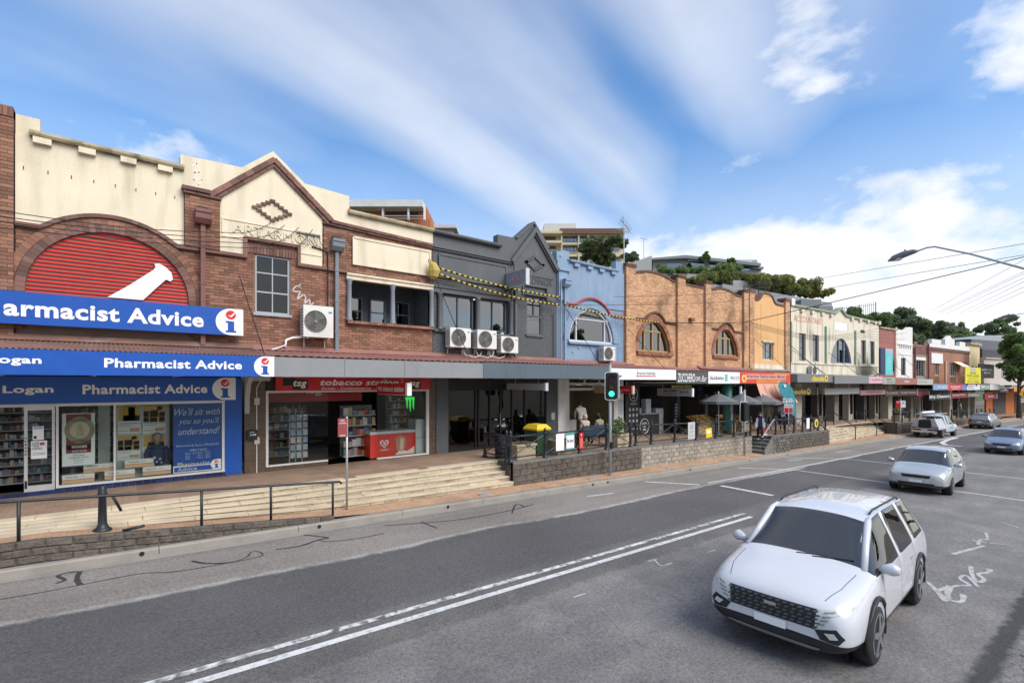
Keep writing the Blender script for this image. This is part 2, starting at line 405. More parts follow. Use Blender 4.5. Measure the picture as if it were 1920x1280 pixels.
def road_material():
 m = bpy.data.materials.new('worn_asphalt'); m.use_nodes = True
 N, L, mth, noise, mrange, mix = node_tools(m)
 p = N['Principled BSDF']; tc = N.new('ShaderNodeTexCoord'); V = tc.outputs['Object']
 sp = N.new('ShaderNodeSeparateXYZ'); L.new(V, sp.inputs[0])
 lat = mth('ADD', sp.outputs[1], mth('MULTIPLY', mth('MAXIMUM', mth('SUBTRACT', sp.outputs[0], XB), 0.), KB))
 wob = mth('MULTIPLY', mth('SUBTRACT', noise(V, .35, 3), .5), .55)
 rag = mth('MULTIPLY', mth('SUBTRACT', noise(V, 5, 5), .5), .14)
 l2 = mth('ADD', mth('ADD', lat, wob), rag)
 l3 = mth('ADD', lat, mth('MULTIPLY', rag, 2.2))
 spk = mth('ADD', mth('MULTIPLY', noise(V, 70, 2, .7), .5), mth('MULTIPLY', noise(V, 22, 4, .75), .5)); mid = noise(V, 1.3, 5, .6); big = noise(V, .32, 4)
 mp = N.new('ShaderNodeMapping'); mp.inputs['Scale'].default_value = (.10, 2.2, 1); L.new(V, mp.inputs[0])
 trk = noise(mp.outputs[0], 1.0, 4)
 c = mix(mrange(l2, 9.22, 9.30), (.098, .094, .093), (.235, .212, .187))          # new mix / old parking lane
 seam = mth('MULTIPLY', mth('MULTIPLY', mrange(l2, 9.16, 9.26), mrange(l2, 9.42, 9.31)), mrange(noise(V, 2.2, 4), .36, .55, .25, .95))
 c = mix(seam, c, (.38, .37, .345))
 old = mix(mrange(mid, .35, .7), (.158, .151, .145), (.215, .205, .195))
 c = mix(mrange(l3, 5.78, 5.70), c, old)
 wear = mth('MULTIPLY', mrange(lat, 6.9, 6.7), mrange(lat, 5.5, 5.72))            # ground stone either side of the double line
 c = mix(mth('MULTIPLY', wear, mrange(mid, .3, .6, .1, .55)), c, (.17, .16, .146))
 pl = mth('ADD', mth('ADD', lat, mth('MULTIPLY', rag, 1.5)), mth('MULTIPLY', mth('SUBTRACT', sp.outputs[0], 7.6), .02))
 c = mix(mth('MULTIPLY', mrange(pl, 1.16, 1.08), mrange(pl, .86, .95)), c, (.045, .044, .043))
 pit = mth('MULTIPLY', mrange(pl, .95, .86), mrange(noise(V, 16, 4), .56, .62))
 c = mix(pit, c, (.05, .048, .047))
 c = mix(mrange(trk, .35, .75, 0, .28), c, (.075, .072, .071))
 f = mth('MULTIPLY', mrange(spk, .34, .66, .38, 1.62), mrange(big, .3, .7, .84, 1.14))
 cc = N.new('ShaderNodeCombineColor')
 for i in range(3): L.new(f, cc.inputs[i])
 mm = N.new('ShaderNodeMix'); mm.data_type = 'RGBA'; mm.blend_type = 'MULTIPLY'; mm.inputs[0].default_value = 1
 L.new(c, mm.inputs[6]); L.new(cc.outputs[0], mm.inputs[7]); L.new(mm.outputs[2], p.inputs['Base Color'])
 L.new(mrange(big, .3, .7, .70, .86), p.inputs['Roughness'])
 p.inputs['Specular IOR Level'].default_value = .35
 bp = N.new('ShaderNodeBump'); bp.inputs['Strength'].default_value = .5; bp.inputs['Distance'].default_value = .01
 L.new(noise(V, 120, 3, .7), bp.inputs['Height']); L.new(bp.outputs[0], p.inputs['Normal'])
 return m
M['road'] = road_material()
def frange(a, b, n): return [a + (b - a) * i / n for i in range(n + 1)]
def sheet(xs, ys, fz, sh=True):
 b = B(); n = len(ys)
 for X in xs:
  for Y in ys: b.v.append((*(bend(X, Y) if sh else (X, Y)), fz(X, Y)))
 for i in range(len(xs) - 1):
  for j in range(n - 1):
   b.f.append((i * n + j, (i + 1) * n + j, (i + 1) * n + j + 1, i * n + j + 1)); b.m.append(0)
 return b
def latbend(X, Y): return Y + KB * max(0, X - XB)

g = B().add([(-900, -900, -2.6), (1400, -900, -2.6), (1400, 1400, -2.6), (-900, 1400, -2.6)], [(0, 1, 2, 3)])
M['ground'] = mat('dry_ground', (.14, .12, .085), .95, .25, .05, .2, 1)
tag(O('ground', g, M['ground']), 'dry ground beneath the street and hill', 'ground', kind='structure')
M['hill'] = mat('hill_grass', (.055, .07, .03), .95, .3, .2, .3, 2)
hb = sheet(frange(-60, 330, 26), [21, 30, 45, 70, 110, 180, 300], lambda X, Y: lerp(Y, [(21, -2), (30, 3), (45, 6.5), (70, 9), (110, 14), (180, 20), (300, 22)]) - lerp(X, [(60, 0), (120, 3)]), False)
tag(O('hill', hb, M['hill'], smooth=True), 'wooded hill rising behind the row of shops', 'hill', kind='structure')

xs = frange(-40, 20, 40) + frange(21.5, 140, 60)
road = O('road', sheet(xs, [-14, -9, -5, -2, 0, 2, 4, 6, 8, 9.5, 10.6, 11.62], zr), M['road'], smooth=True)
tag(road, 'worn grey asphalt road sloping down past the shops', 'road', kind='structure')
zrs = lambda x, y: zr(x, latbend(x, y))
def marking(pts, w, name='line_marking', m='line', dz=.006):
 # resample so the ribbon follows the road
 P = []
 for (a, b_), (c, d) in zip(pts, pts[1:]):
  k = max(1, int(math.hypot(c - a, d - b_) / 1.0))
  P += [(a + (c - a) * i / k, b_ + (d - b_) * i / k) for i in range(k)]
 P.append(pts[-1])
 return O(name, B().strip([bend(*q) for q in P], w, zrs, dz), M[m], road)
marking([(-8, 6.60), (13.4, 6.47)], .11, m='line_worn'); marking([(-8, 6.34), (13.2, 6.18)], .12)
marking([(15.3, 11.1), (16.4, 9.55)], .16); marking([(16.9, 9.0), (16.65, 7.1)], .22)
marking([(21.9, 10.84), (23.0, 9.7), (23.4, 8.92), (23.0, 5.8), (23.1, 3), (22.9, 1.0), (22.9, -2)], .13)
marking([(27.8, 11.2), (29.6, 9.8), (30.2, 8.7), (30.0, 6.8), (29.5, 3.9), (29.4, 2.4), (29.4, -2)], .13)
marking([(17.0, 9.55), (24, 9.35), (34, 9.30), (48, 9.30), (62, 9.45), (74, 9.6)], .10)
marking([(20.2, 9.15), (24.5, 9.05)], .07)
marking([(44.6, 7.1), (44.9, 8.0), (46.5, 8.6), (49.5, 9.0), (52, 9.1)], .30)
marking([(26.6, 10.6), (27.9, 10.45)], .1); marking([(33.6, 10.7), (35.4, 10.5)], .1); marking([(11.5, 10.5), (12.6, 10.35)], .1)
marking([(13.6, 2.2), (15, 1.9)], .08, 'spray_mark', 'chalk')
def rp(x, y):                              # point of the road surface seen at x, y
 z = -.6
 d = ray(x, y)
 for _ in range(12):
  t = (z - CAMZ) / d[2]; z = zrs(t * d[0], t * d[1])
 return t * d[0], t * d[1]
def squiggle(pix, w, name, m, dz=.005):
 pts = [Vector(rp(*p)) for p in pix]; out = []
 for i in range(len(pts) - 1):
  p0, p1, p2, p3 = pts[max(i - 1, 0)], pts[i], pts[i + 1], pts[min(i + 2, len(pts) - 1)]
  for k in range(5):
   t = k / 5
   out.append(.5 * ((2 * p1) + (-p0 + p2) * t + (2 * p0 - 5 * p1 + 4 * p2 - p3) * t * t + (-p0 + 3 * p1 - 3 * p2 + p3) * t ** 3))
 out.append(pts[-1])
 ws = [w * random.uniform(.75, 1.2) for _ in out]
 return O(name, B().strip(out, ws, zrs, dz), M[m], road)
def z6(x, y): return (x / 2.6667, 860 + y / 2.6667)
def z5(x, y): return (1320 + x * .3593, 820 + y * .3593)
for pts, w in (([(0, 702), (180, 672), (390, 632), (700, 574), (880, 563), (1170, 515), (1290, 490), (1315, 478), (1290, 463), (1255, 466), (1235, 490), (1170, 515)], .028),
      ([(280, 622), (325, 605), (290, 585), (340, 568), (395, 563)], .055), ([(400, 562), (385, 600), (402, 630)], .085),
      ([(960, 510), (1020, 521), (1100, 522), (1170, 515)], .06), ([(1380, 453), (1500, 435), (1590, 405), (1640, 395), (1600, 388), (1520, 380)], .06),
      ([(1590, 405), (1650, 413), (1800, 395), (1920, 372)], .035)):
 squiggle([z6(*q) for q in pts], w, 'crack_seal', 'bitumen')
for pts in ([(720, 985), (850, 975), (950, 958), (1000, 945)], [(960, 962), (968, 945), (985, 950)], [(790, 978), (820, 990)]):
 squiggle([(x, y) for x, y in pts], .05, 'crack_seal', 'bitumen')
for pts, w in (([(1165, 752), (1215, 800), (1262, 855)], .08), ([(1215, 800), (1250, 790), (1285, 775), (1270, 820), (1290, 850), (1345, 855), (1352, 818)], .08),
      ([(1285, 780), (1330, 772), (1385, 770), (1335, 735), (1370, 720), (1430, 778)], .06), ([(1392, 672), (1400, 720), (1430, 755), (1462, 740), (1430, 712), (1480, 705), (1495, 690), (1468, 686)], .07),
      ([(1430, 560), (1440, 535), (1478, 530), (1470, 495)], .06), ([(1400, 532), (1445, 545), (1590, 560)], .05), ([(1545, 440), (1600, 455), (1640, 470)], .05),
      ([(20, 598), (62, 586)], .04)):
 squiggle([z5(*q) for q in pts], w, 'spray_mark', 'chalk')
for pts in ([(1215, 1052), (1232, 1048)], [(1228, 1050), (1240, 1060), (1260, 1055)], [(1075, 1120), (1098, 1112)]):
 squiggle(pts, .04, 'spray_mark', 'chalk')
M['scrape'] = mat('scraped_asphalt', (.26, .25, .24), .9, .3, 6, .2, 60)
# scraped ripple bands across the lanes
for i in range(16):
 X0 = 9.3 - i * .33
 O('scrape_mark', B().strip([(X0, 4.9), (X0 - .2 - .1 * math.sin(i * 7), 4.4 - .1 * math.sin(i * 3))], .014, zrs, .004), M['scrape'], road) if i % 3 else None
for i in range(22):
 X0 = 26.4 + i * .33; O('scrape_mark', B().strip([(X0, 7.7), (X0 + .1, 8.4)], .03, zrs, .004), M['scrape'], road)

# kerb and footpath
kerb = O('kerb', sheet(xs, [11.30, 11.605], lambda X, Y: zr(X, Y) + .004), M['kerb']); tag(kerb, 'concrete kerb and gutter along the shop side', 'kerb', kind='structure')
X = -7.0; i = 0
while X < 112:
 L_ = 2.55; x1 = X + L_ - .012
 b = B(); c = [(X, 11.60), (x1, 11.60), (x1, 11.79), (X, 11.79)]
 q = [bend(*p) for p in c]
 lo = [(a, d, kt(p[0]) - .25) for (a, d), p in zip(q, c)]
 q2 = [bend(p[0], p[1] + (.03 if p[1] < 11.7 else 0)) for p in c]
 mi = [(a, d, kt(p[0]) - .03) for (a, d), p in zip(q, c)]
 up = [(a, d, kt(p[0])) for (a, d), p in zip(q2, c)]
 b.add(lo + mi + up, [(0, 1, 5, 4), (4, 5, 9, 8), (8, 9, 10, 11), (1, 2, 6, 5), (5, 6, 10, 9), (3, 0, 4, 7), (7, 4, 8, 11)])
 O('kerb_segment', b, M['kerb'], kerb)
 X += L_; i += 1
for hx in (.38, 3.65, 7.1, 13.0, 13.8, 19.2, 24.6, 29.0, 34.2, 39.0, 46.0):
 p = bend(hx, 11.6)
 O('drain_hole', B().tube([(p[0], p[1] - .012, kt(hx) - .068), (p[0], p[1] + .03, kt(hx) - .068)], .042, 10), M['black'], kerb)
fpath = O('footpath', sheet(xs, [11.785, 12.2, 13.6, 14.5], lambda X, Y: zp(X) + (.0 if X < 4.1 else -.045 + .05 * min(1, (Y - 11.785) / .5))), M['footpath'], smooth=True)
tag(fpath, 'narrow terracotta footpath between kerb and steps', 'footpath', kind='structure')
# header course and cross joints of the footpath pavers
for x_ in [k * .9 + 4.6 for k in range(56)]:
 p = [bend(x_, 11.80), bend(x_, 12.40)]
 O('paver_joint', B().strip(p, .012, lambda a, c: zp(a) - .045 + .05 * min(1, (latbend(a, c) - 11.785) / .5), .004), M['sandjoint'], fpath)
for x_ in (8.4, 13.2, 18.0, 22.6):
 O('pit_cover', B().box(x_, x_ + .45, 11.9, 12.15, zp(x_) - .05, zp(x_) - .006), M['concrete'], fpath)

# terrace
terr = O('terrace', sheet([x for x in xs if x < 9.9] + [10.1], [13.3, 14.5, 17.2], lambda X, Y: zt(X)), M['paving'])
tag(terr, 'brown paved terrace under the shop awnings', 'pavement', kind='structure')
for x0, x1, y0 in ((10.1, 17.0, 12.6), (17.0, 28.3, 12.75), (28.3, 36.8, 12.1), (36.8, 50.0, 13.25), (50.0, 66.0, 12.5), (66.0, 110., 12.45)):
 O('terrace_slab', sheet(frange(x0, x1, max(2, int((x1 - x0) / 2))), [y0, 14.5, 17.2 + (.4 if x0 > 36 else 0)], lambda X, Y: zt(X)), M['paving'], terr)
# coloured bands of paving
for x0 in (.4, 4.9, 7.2, 13.5, 18.5, 22, 31.5):
 O('paving_band', sheet([x0, x0 + .35], [13.4 if x0 < 10 else 12.9, 15.9], lambda X, Y: zt(X) + .004), mat('brown_paving_band', (.25, .165, .115), .75, .2, 2, .1), terr)

# ------------------------------------------------------------------ steps of sandstone blocks
def flight(name, label, xa, xb, ytop, run, n, blk=.39):
 t = T(name, label, 'steps', (xa, ytop, zp(xa)))
 zi = lambda i, X: zt(X) - (zt(X) - zp(X)) * i / n
 st = frange(xa, xb, max(2, int((xb - xa) / 1.5)))
 b = B()
 for i in range(n):                     # solid body behind the facing
  y0 = ytop - i * run + .03
  for a, c in zip(st, st[1:]):
   b.add([(a, y0, zp(a) - .1), (c, y0, zp(c) - .1), (c, y0, zi(i, c) - .03), (a, y0, zi(i, a) - .03), (a, ytop + .5, zi(i, a) - .03), (c, ytop + .5, zi(i, c) - .03)], [(0, 1, 2, 3), (3, 2, 5, 4)])
 O('step_core', b, M['sandjoint'], t)
 for i in range(n):
  yf = ytop - i * run
  X = xa; lens = []
  k = 0
  while X < xb - .05:                # tread slabs
   x1 = min(xb, X + random.uniform(1.0, 1.35)); b = B()
   e = .010; j = random.uniform(-.004, .004)
   th = .040
   yb = yf + run if i else yf + .32
   c = [(X, yf - .030), (x1 - e, yf - .030), (x1 - e, yb), (X, yb)]
   b.add([(p, q, zi(i, p) - th) for p, q in c] + [(p, q, zi(i, p) + .004 + j) for p, q in c],
      [(0, 1, 5, 4), (4, 5, 6, 7), (1, 2, 6, 5), (3, 0, 4, 7), (0, 3, 2, 1)])
   O('tread', b, M['sandtread'], t); X = x1
  X = xa - random.uniform(0, .3)
  while X < xb - .02:                # riser blocks
   x0 = max(X, xa); x1 = min(xb, X + blk - .011)
   if x1 - x0 > .04:
    b = B(); j = random.uniform(-.004, .004); yy = yf + j
    lo = lambda p: zi(i + 1, p) + .008; hi = lambda p: zi(i, p) - .050
    c = [(x0, yy), (x1, yy), (x1, yf + .1), (x0, yf + .1)]
    b.add([(p, q, lo(p)) for p, q in c] + [(p, q, max(hi(p), lo(p) + .004)) for p, q in c], [(0, 1, 5, 4), (4, 5, 6, 7), (1, 2, 6, 5), (3, 0, 4, 7)])
    O('block', b, M['sand'], t)
   X += blk
 return t
flight('entry_steps', 'long sandstone steps tapering along the front of the pharmacy and tobacconist', -4.5, 10.1, 13.30, .215, 5)
FRM[0] = I4
flight('entry_steps', 'broad flight of pale steps with black handrails before the far shops', 36.8, 49.8, 13.25, .19, 6, .5)

# ------------------------------------------------------------------ retaining walls
def block_wall(name, label, xa, xb, yf, ztop, zbot, m, bl=.4, bh=.19, depth=.25, cope=None, jit=.012, cheek=None, gap=.008):
 t = T(name, label, 'wall', (xa, yf, zbot(xa)))
 b = B(); st = frange(xa, xb, max(2, int((xb - xa))))
 for a, c in zip(st, st[1:]):
  b.add([(a, yf + .03, zbot(a) - .3), (c, yf + .03, zbot(c) - .3), (c, yf + .03, ztop(c) - .02), (a, yf + .03, ztop(a) - .02), (a, yf + depth, ztop(a) - .02), (c, yf + depth, ztop(c) - .02)], [(0, 1, 2, 3), (3, 2, 5, 4)])
 b.add([(xa + .01, yf + .03, zbot(xa) - .3), (xa + .01, yf + depth, zbot(xa) - .3), (xa + .01, yf + depth, ztop(xa) - .02), (xa + .01, yf + .03, ztop(xa) - .02)], [(0, 3, 2, 1)])
 O('mortar_core', b, M['sandjoint'], t)
 top_h = .06 if cope else 0
 r = 0
 while True:
  h1 = top_h + r * bh; h0 = h1 + bh - gap
  if all(ztop(x) - h1 < zbot(x) + .01 for x in (xa, xb)): break
  X = xa - (bl / 2 if r % 2 else 0)
  while X < xb - .02:
   x0 = max(X, xa); x1 = min(xb, X + bl - gap)
   if x1 - x0 > .05:
    zz = [(ztop(x) - h1, max(ztop(x) - h0, zbot(x) - .12)) for x in (x0, x1)]
    if min(u - l for u, l in zz) > .02:
     d = random.uniform(0, jit); mx = (x0 + x1) / 2; dm = d + random.uniform(.0, jit)
     b = B()
     c = [(x0, yf + .012), (x1, yf + .012), (x1, yf + .12), (x0, yf + .12)]
     V_ = [(x0, yf + .012, zz[0][1]), (x1, yf + .012, zz[1][1]), (x1, yf + .012, zz[1][0]), (x0, yf + .012, zz[0][0]),
        (x0, yf + .12, zz[0][1]), (x1, yf + .12, zz[1][1]), (x1, yf + .12, zz[1][0]), (x0, yf + .12, zz[0][0])]
     q = [(x0 + .03, yf - d, zz[0][1] + .02), (x1 - .03, yf - dm, zz[1][1] + .02), (x1 - .03, yf - d, zz[1][0] - .02), (x0 + .03, yf - dm, zz[0][0] - .02)]
     b.add(V_ + q, [(0, 1, 9, 8), (1, 2, 10, 9), (2, 3, 11, 10), (3, 0, 8, 11), (8, 9, 10, 11), (3, 2, 6, 7), (0, 3, 7, 4), (1, 5, 6, 2)])
     O('block', b, m, t)
   X += bl
  r += 1
 if cope:
  X = xa
  while X < xb - .05:
   x1 = min(xb, X + .6); b = B()
   c = [(X, yf - .015), (x1 - .008, yf - .015), (x1 - .008, yf + depth), (X, yf + depth)]
   b.add([(p, q, ztop(p) - .06) for p, q in c] + [(p, q, ztop(p) + .004) for p, q in c], [(0, 1, 5, 4), (4, 5, 6, 7), (1, 2, 6, 5), (2, 3, 7, 6), (3, 0, 4, 7)])
   O('coping_stone', b, cope, t); X = x1
 if cheek:
  b = B(); b.box(xa - .0, xa + .22, yf + .02, yf + cheek, zbot(xa) - .3, ztop(xa) - .0); O('end_face', b, M['rockface'], t)
 return t
block_wall('kerb_wall', 'low dark rock-faced block wall under the handrail by the kerb', -4.2, 4.05, 11.74, lambda X: zp(X) + .03, lambda X: kt(X) - .01, M['rockface'], .36, .13, .24, gap=.005)
M['cornerblock'] = mat('corner_stone', (.15, .135, .115), .95, .4, 6, 1, 24, fine=.3, rnd=.3)
M['cope'] = mat('cement_coping', (.16, .15, .135), .95, .2, 4, .4, 30)
block_wall('retaining_wall', 'dark rock-faced wall holding up the terrace beside the traffic light', 10.1, 16.95, 12.45, lambda X: zt(X) + .02, lambda X: zp(X) - .02, M['rockface'], .55, .2, .3, M['cope'], .02, cheek=.86, gap=.004)
block_wall('retaining_wall', 'light grey block wall below the sushi and cafe railing', 17.0, 27.0, 12.6, lambda X: zt(X) + .02, lambda X: zp(X) - .02, M['greyblock'], .42, .185, .3, M['cope'], .012)
block_wall('retaining_wall', 'pale rough stone wall at the corner of the side stairs', 28.0, 30.2, 11.93, lambda X: zt(X) + .02, lambda X: zp(X) - .02, M['cornerblock'], .3, .16, .3, M['cope'], .035)
block_wall('retaining_wall', 'dark stone wall between side stairs and far broad steps', 30.2, 36.8, 12.1, lambda X: zt(X) + .02, lambda X: zp(X) - .02, M['rockface'], .5, .2, .3, M['cope'], .02, cheek=1.1)
FRM[0] = BENT
block_wall('retaining_wall', 'dark stone wall behind the parked white utility', 50.0, 63.0, 12.2, lambda X: zt(X) + .02, lambda X: zp(X) - .02, M['rockface'], .8, .25, .3, M['cope'], .02, cheek=1.0)
block_wall('retaining_wall', 'farthest dark stone wall beside the parked grey hatchback', 64.5, 82.0, 12.3, lambda X: zt(X) + .05, lambda X: zp(X) - .02, M['rockface'], .9, .25, .3, M['cope'], .02)
FRM[0] = I4
def side_stairs():
 t = T('side_stairs', 'narrow concrete steps with dark risers where a woman walks down', 'steps', (27, 12.5, zp(27)))
 n = 5; x0, x1 = 27.0, 28.25
 for i in range(n):
  xa = x0 + (x1 - x0) * i / n; h = zp(27) + (zt(28) - zp(27)) * (i + 1) / n
  O('riser', B().box(xa + .015, 28.4, 12.0, 13.1, zp(27) - .2, h - .03), M['cope'], t)
  O('tread', B().box(xa, xa + (x1 - x0) / n + .02 if i < n - 1 else 28.4, 11.98, 13.1, h - .029, h + .003), M['concrete'], t)
 O('side_wall', B().poly([(26.4, zp(27) - .2), (28.4, zp(27) - .2), (28.4, zt(27) + .02), (26.9, zt(27) + .02)], 13.1, 13.3), M['greyblock'], t)
 O('side_wall', B().poly([(27.0, zp(27) - .2), (28.0, zp(27) - .2), (28.0, zt(28)), (27.0, zp(27) + .18)], 11.93, 11.99), M['cope'], t)
side_stairs()
# ================================================================== BUILDING TOOLS
def fx(p, d=0.): return fp(p, 800, d)[0]
def grid_wall(b, x0, x1, z0, z1, y0, y1, holes):
 xs_ = sorted({x0, x1, *[min(max(h[i], x0), x1) for h in holes for i in (0, 1)]}); zs_ = sorted({z0, z1, *[min(max(h[i], z0), z1) for h in holes for i in (2, 3)]})
 for a, c in zip(xs_, xs_[1:]):
  run = None
  for e, f in zip(zs_, zs_[1:]):
   mx, mz = (a + c) / 2, (e + f) / 2
   if any(h[0] < mx < h[1] and h[2] < mz < h[3] for h in holes):
    if run: b.box(a, c, y0, y1, *run); run = None
   else: run = (run[0] if run else e, f)
  if run: b.box(a, c, y0, y1, *run)
 return b
def room(parent, x0, x1, y0, y1, z0, z1, m, name='interior'):
 b = B()
 v = [(x0, y0, z0), (x1, y0, z0), (x1, y1, z0), (x0, y1, z0), (x0, y0, z1), (x1, y0, z1), (x1, y1, z1), (x0, y1, z1)]
 b.add(v, [(0, 1, 2, 3), (4, 7, 6, 5), (3, 2, 6, 7), (0, 3, 7, 4), (1, 5, 6, 2)])
 return O(name, b, m, parent)
BRK = {}
def bricks(parent, rows, z0, z1, y, m, ind=0, bl=.24, bh=.0865, gap=.011, depth=.06, name='brick', nearest=None):
 """courses of bricks; rows(z) gives the wall's intervals at that height; the nearest ind are single objects"""
 out = []; r = 0; z = z0
 while z + bh * .6 < z1:
  zc = z + bh / 2; off = (bl / 2 if r % 2 else 0)
  for a, c in rows(zc):
   k = math.floor((a - off) / bl);
   while True:
    p = off + k * bl; k += 1
    if p > c - .02: break
    q0, q1 = max(p, a), min(p + bl - gap, c)
    if q1 - q0 > .03: out.append((q0, q1, z, min(z + bh - gap, z1)))
  z += bh; r += 1
 full = sorted([i for i, o in enumerate(out) if o[1] - o[0] > bl - gap - 1e-4 and o[3] - o[2] > bh - gap - 1e-4], key=lambda i: nearest(out[i]) if nearest else out[i][0])[:ind]
 fs = set(full); key = (m.name, bl, bh)
 if ind and key not in BRK:
  BRK[key] = B().box(0, bl - gap, 0, depth, 0, bh - gap).mesh('brick', m)
 for i in full:
  o = bpy.data.objects.new(name, BRK[key]); link(o, parent)
  o.location = (out[i][0], y + random.uniform(-.003, .003), out[i][2])
 b = B()
 for i, (p, q, e, f) in enumerate(out):
  if i in fs: continue
  yy = y + random.uniform(-.003, .003)
  b.add([(p, yy, e), (q, yy, e), (q, yy, f), (p, yy, f), (p, yy + depth, e), (q, yy + depth, e), (q, yy + depth, f), (p, yy + depth, f)],
     [(0, 1, 2, 3), (3, 2, 6, 7), (0, 4, 5, 1), (0, 3, 7, 4), (1, 5, 6, 2)])
 if b.v: O('brickwork', b, m, parent, kind='stuff')
def cut(iv, a, c):
 o = []
 for p, q in iv:
  if c <= p or a >= q: o.append((p, q)); continue
  if a > p: o.append((p, a))
  if c < q: o.append((c, q))
 return o
def arc(cx, cz, r, a0, a1, n, rz=None):
 return [(cx + r * math.cos(R(a0 + (a1 - a0) * i / n)), cz + (rz or r) * math.sin(R(a0 + (a1 - a0) * i / n))) for i in range(n + 1)]
def voussoirs(parent, cx, cz, r0, r1, a0, a1, n, y0, y1, m, name='arch_brick'):
 for i in range(n):
  p = a0 + (a1 - a0) * i / n; q = a0 + (a1 - a0) * (i + .965) / n
  pts = [(cx + r * math.cos(R(t)), cz + r * math.sin(R(t))) for r, t in ((r0, p), (r1, p), (r1, q), (r0, q))]
  O(name, B().poly(pts, y0 + random.uniform(-.004, .004), y1), m, parent)
def band(b, pts, w, y0, y1):            # mitred band along a polyline in x,z
 P = [Vector(p) for p in pts]; L_ = []; Rr = []
 for i, p in enumerate(P):
  d0 = (P[i] - P[i - 1]).normalized() if i else (P[1] - P[0]).normalized()
  d1 = (P[i + 1] - P[i]).normalized() if i < len(P) - 1 else d0
  n0 = Vector((-d0.y, d0.x)); n1 = Vector((-d1.y, d1.x)); n = (n0 + n1).normalized(); k = w / 2 / max(.3, n.dot(n0))
  L_.append(p + n * k); Rr.append(p - n * k)
 for i in range(len(P) - 1):
  b.poly([tuple(q) for q in (L_[i], L_[i + 1], Rr[i + 1], Rr[i])], y0, y1)
 return b
def sash(parent, x0, x1, z0, z1, y, mf, mg, cols=1, rows=1, fw=.05, back=.35, name='window', sill=None, trans=None, bk='interior_dark', fr=.02):
 w = T_part(name, parent, B().poly([(x0 + fw, z0 + fw), (x1 - fw, z0 + fw), (x1 - fw, z1 - fw), (x0 + fw, z1 - fw)], y + .03, y + .036), mg)
 b = B()
 b.box(x0, x0 + fw, y - fr, y + .06, z0, z1); b.box(x1 - fw, x1, y - fr, y + .06, z0, z1); b.box(x0 + fw, x1 - fw, y - fr, y + .06, z0, z0 + fw); b.box(x0 + fw, x1 - fw, y - fr, y + .06, z1 - fw, z1)
 for i in range(1, cols): xx = x0 + (x1 - x0) * i / cols; b.box(xx - fw * .35, xx + fw * .35, y - fr + .004, y + .05, z0 + fw, z1 - fw)
 for i in range(1, rows): zz = z0 + (z1 - z0) * i / rows; b.box(x0 + fw, x1 - fw, y - fr + .006, y + .05, zz - fw * .35, zz + fw * .35)
 if trans: b.box(x0 + fw, x1 - fw, y - fr - .002, y + .056, trans - fw * .5, trans + fw * .5)
 O('frame', b, mf, w)
 if bk: O('backing', B().box(x0, x1, y + back, y + back + .03, z0, z1), M[bk], w)
 if sill: O('sill', B().box(x0 - .06, x1 + .06, y - .12, y + .05, z0 - .08, z0 - .002), sill, w)
 return w
def T_part(name, parent, b, m): return O(name, b, m, parent)
def downpipe(parent, x, z0, z1, y, m, head=True, w=.11):
 o = O('downpipe', B().box(x - w / 2, x + w / 2, y - w * .8, y, z0, z1), m, parent)
 if head:
  O('rainwater_head', B().prof([(y - .30, z1 + .34), (y, z1 + .34), (y, z1 - .02), (y - .16, z1 - .02), (y - .26, z1 + .1), (y - .27, z1 + .24), (y - .30, z1 + .26)], x - .19, x + .19), m, o)
 for k in (.2, .5, .8):
  zz = z0 + (z1 - z0) * k; O('pipe_clip', B().box(x - w * .75, x + w * .75, y - w * .9, y, zz, zz + .03), m, o)
 return o
def air_con(label, x, z, w=.9, h=.72, d=.34, y=16., fan=1.0):
 t = T('air_conditioner', label, 'air conditioner', (x + w / 2, y, z), group='air conditioner units on the upper walls')
 y1 = y - .10; y0 = y1 - d
 O('casing', B().box(x, x + w, y0, y1, z, z + h), M['acwhite'], t)
 cx = x + w * .40; r = min(w * .36, h * .43); cz = z + h * .5
 O('fan_recess', B().disc(cx, cz, r, y0 - .004, y0 + .01, 24), flat((.07, .07, .065), .6), t)
 fb = B()
 for k in range(3):
  a = k * 120 + 20; fb.poly([(cx, cz)] + arc(cx, cz, r * .93, a, a + 78, 6), y0 - .012, y0 - .008)
 O('fan', fb, flat((.12, .12, .115), .5), t)
 g = O('grille', B().ring((cx, y0 - .02, cz), r, .012, 24), M['acgrille'], t)
 gb = B()
 for k in (.25, .5, .75): gb.ring((cx, y0 - .022, cz), r * k, .005, 20)
 for k in range(16):
  a = R(k * 22.5); gb.tube([(cx + .06 * math.cos(a), y0 - .022, cz + .06 * math.sin(a)), (cx + r * math.cos(a), y0 - .022, cz + r * math.sin(a))], .004, 4)
 O('grille_wires', gb, M['acgrille'], g)
 O('fan_hub', B().disc(cx, cz, r * .15, y0 - .028, y0 - .01, 14), M['acgrille'], g)
 sb = B()
 for k in range(9): sb.box(x - .006, x + .01, y0 + .04, y1 - .03, z + .08 + k * (h - .14) / 9, z + .08 + k * (h - .14) / 9 + h * .04)
 O('side_louvres', sb, M['acgrille'], t)
 O('badge', B().box(x + w * .83, x + w * .95, y0 - .004, y0, z + h * .78, z + h * .84), flat((.05, .25, .45)), t)
 for k in (.15, .85):
  O('bracket', B().prof([(y0 + .02, z - .004), (y, z - .004), (y, z - .30), (y - .03, z - .30), (y - .04, z - .06), (y0 + .02, z - .035)], x + w * k - .015, x + w * k + .015), M['alu'], t)
 return t
def fascia_sign(name, label, x0, x1, z0, z1, y, m, th=.06, cat='sign'):
 t = T(name, label, cat, ((x0 + x1) / 2, y, z0))
 O('panel', B().box(x0, x1, y, y + th, z0, z1), m, t)
 return t
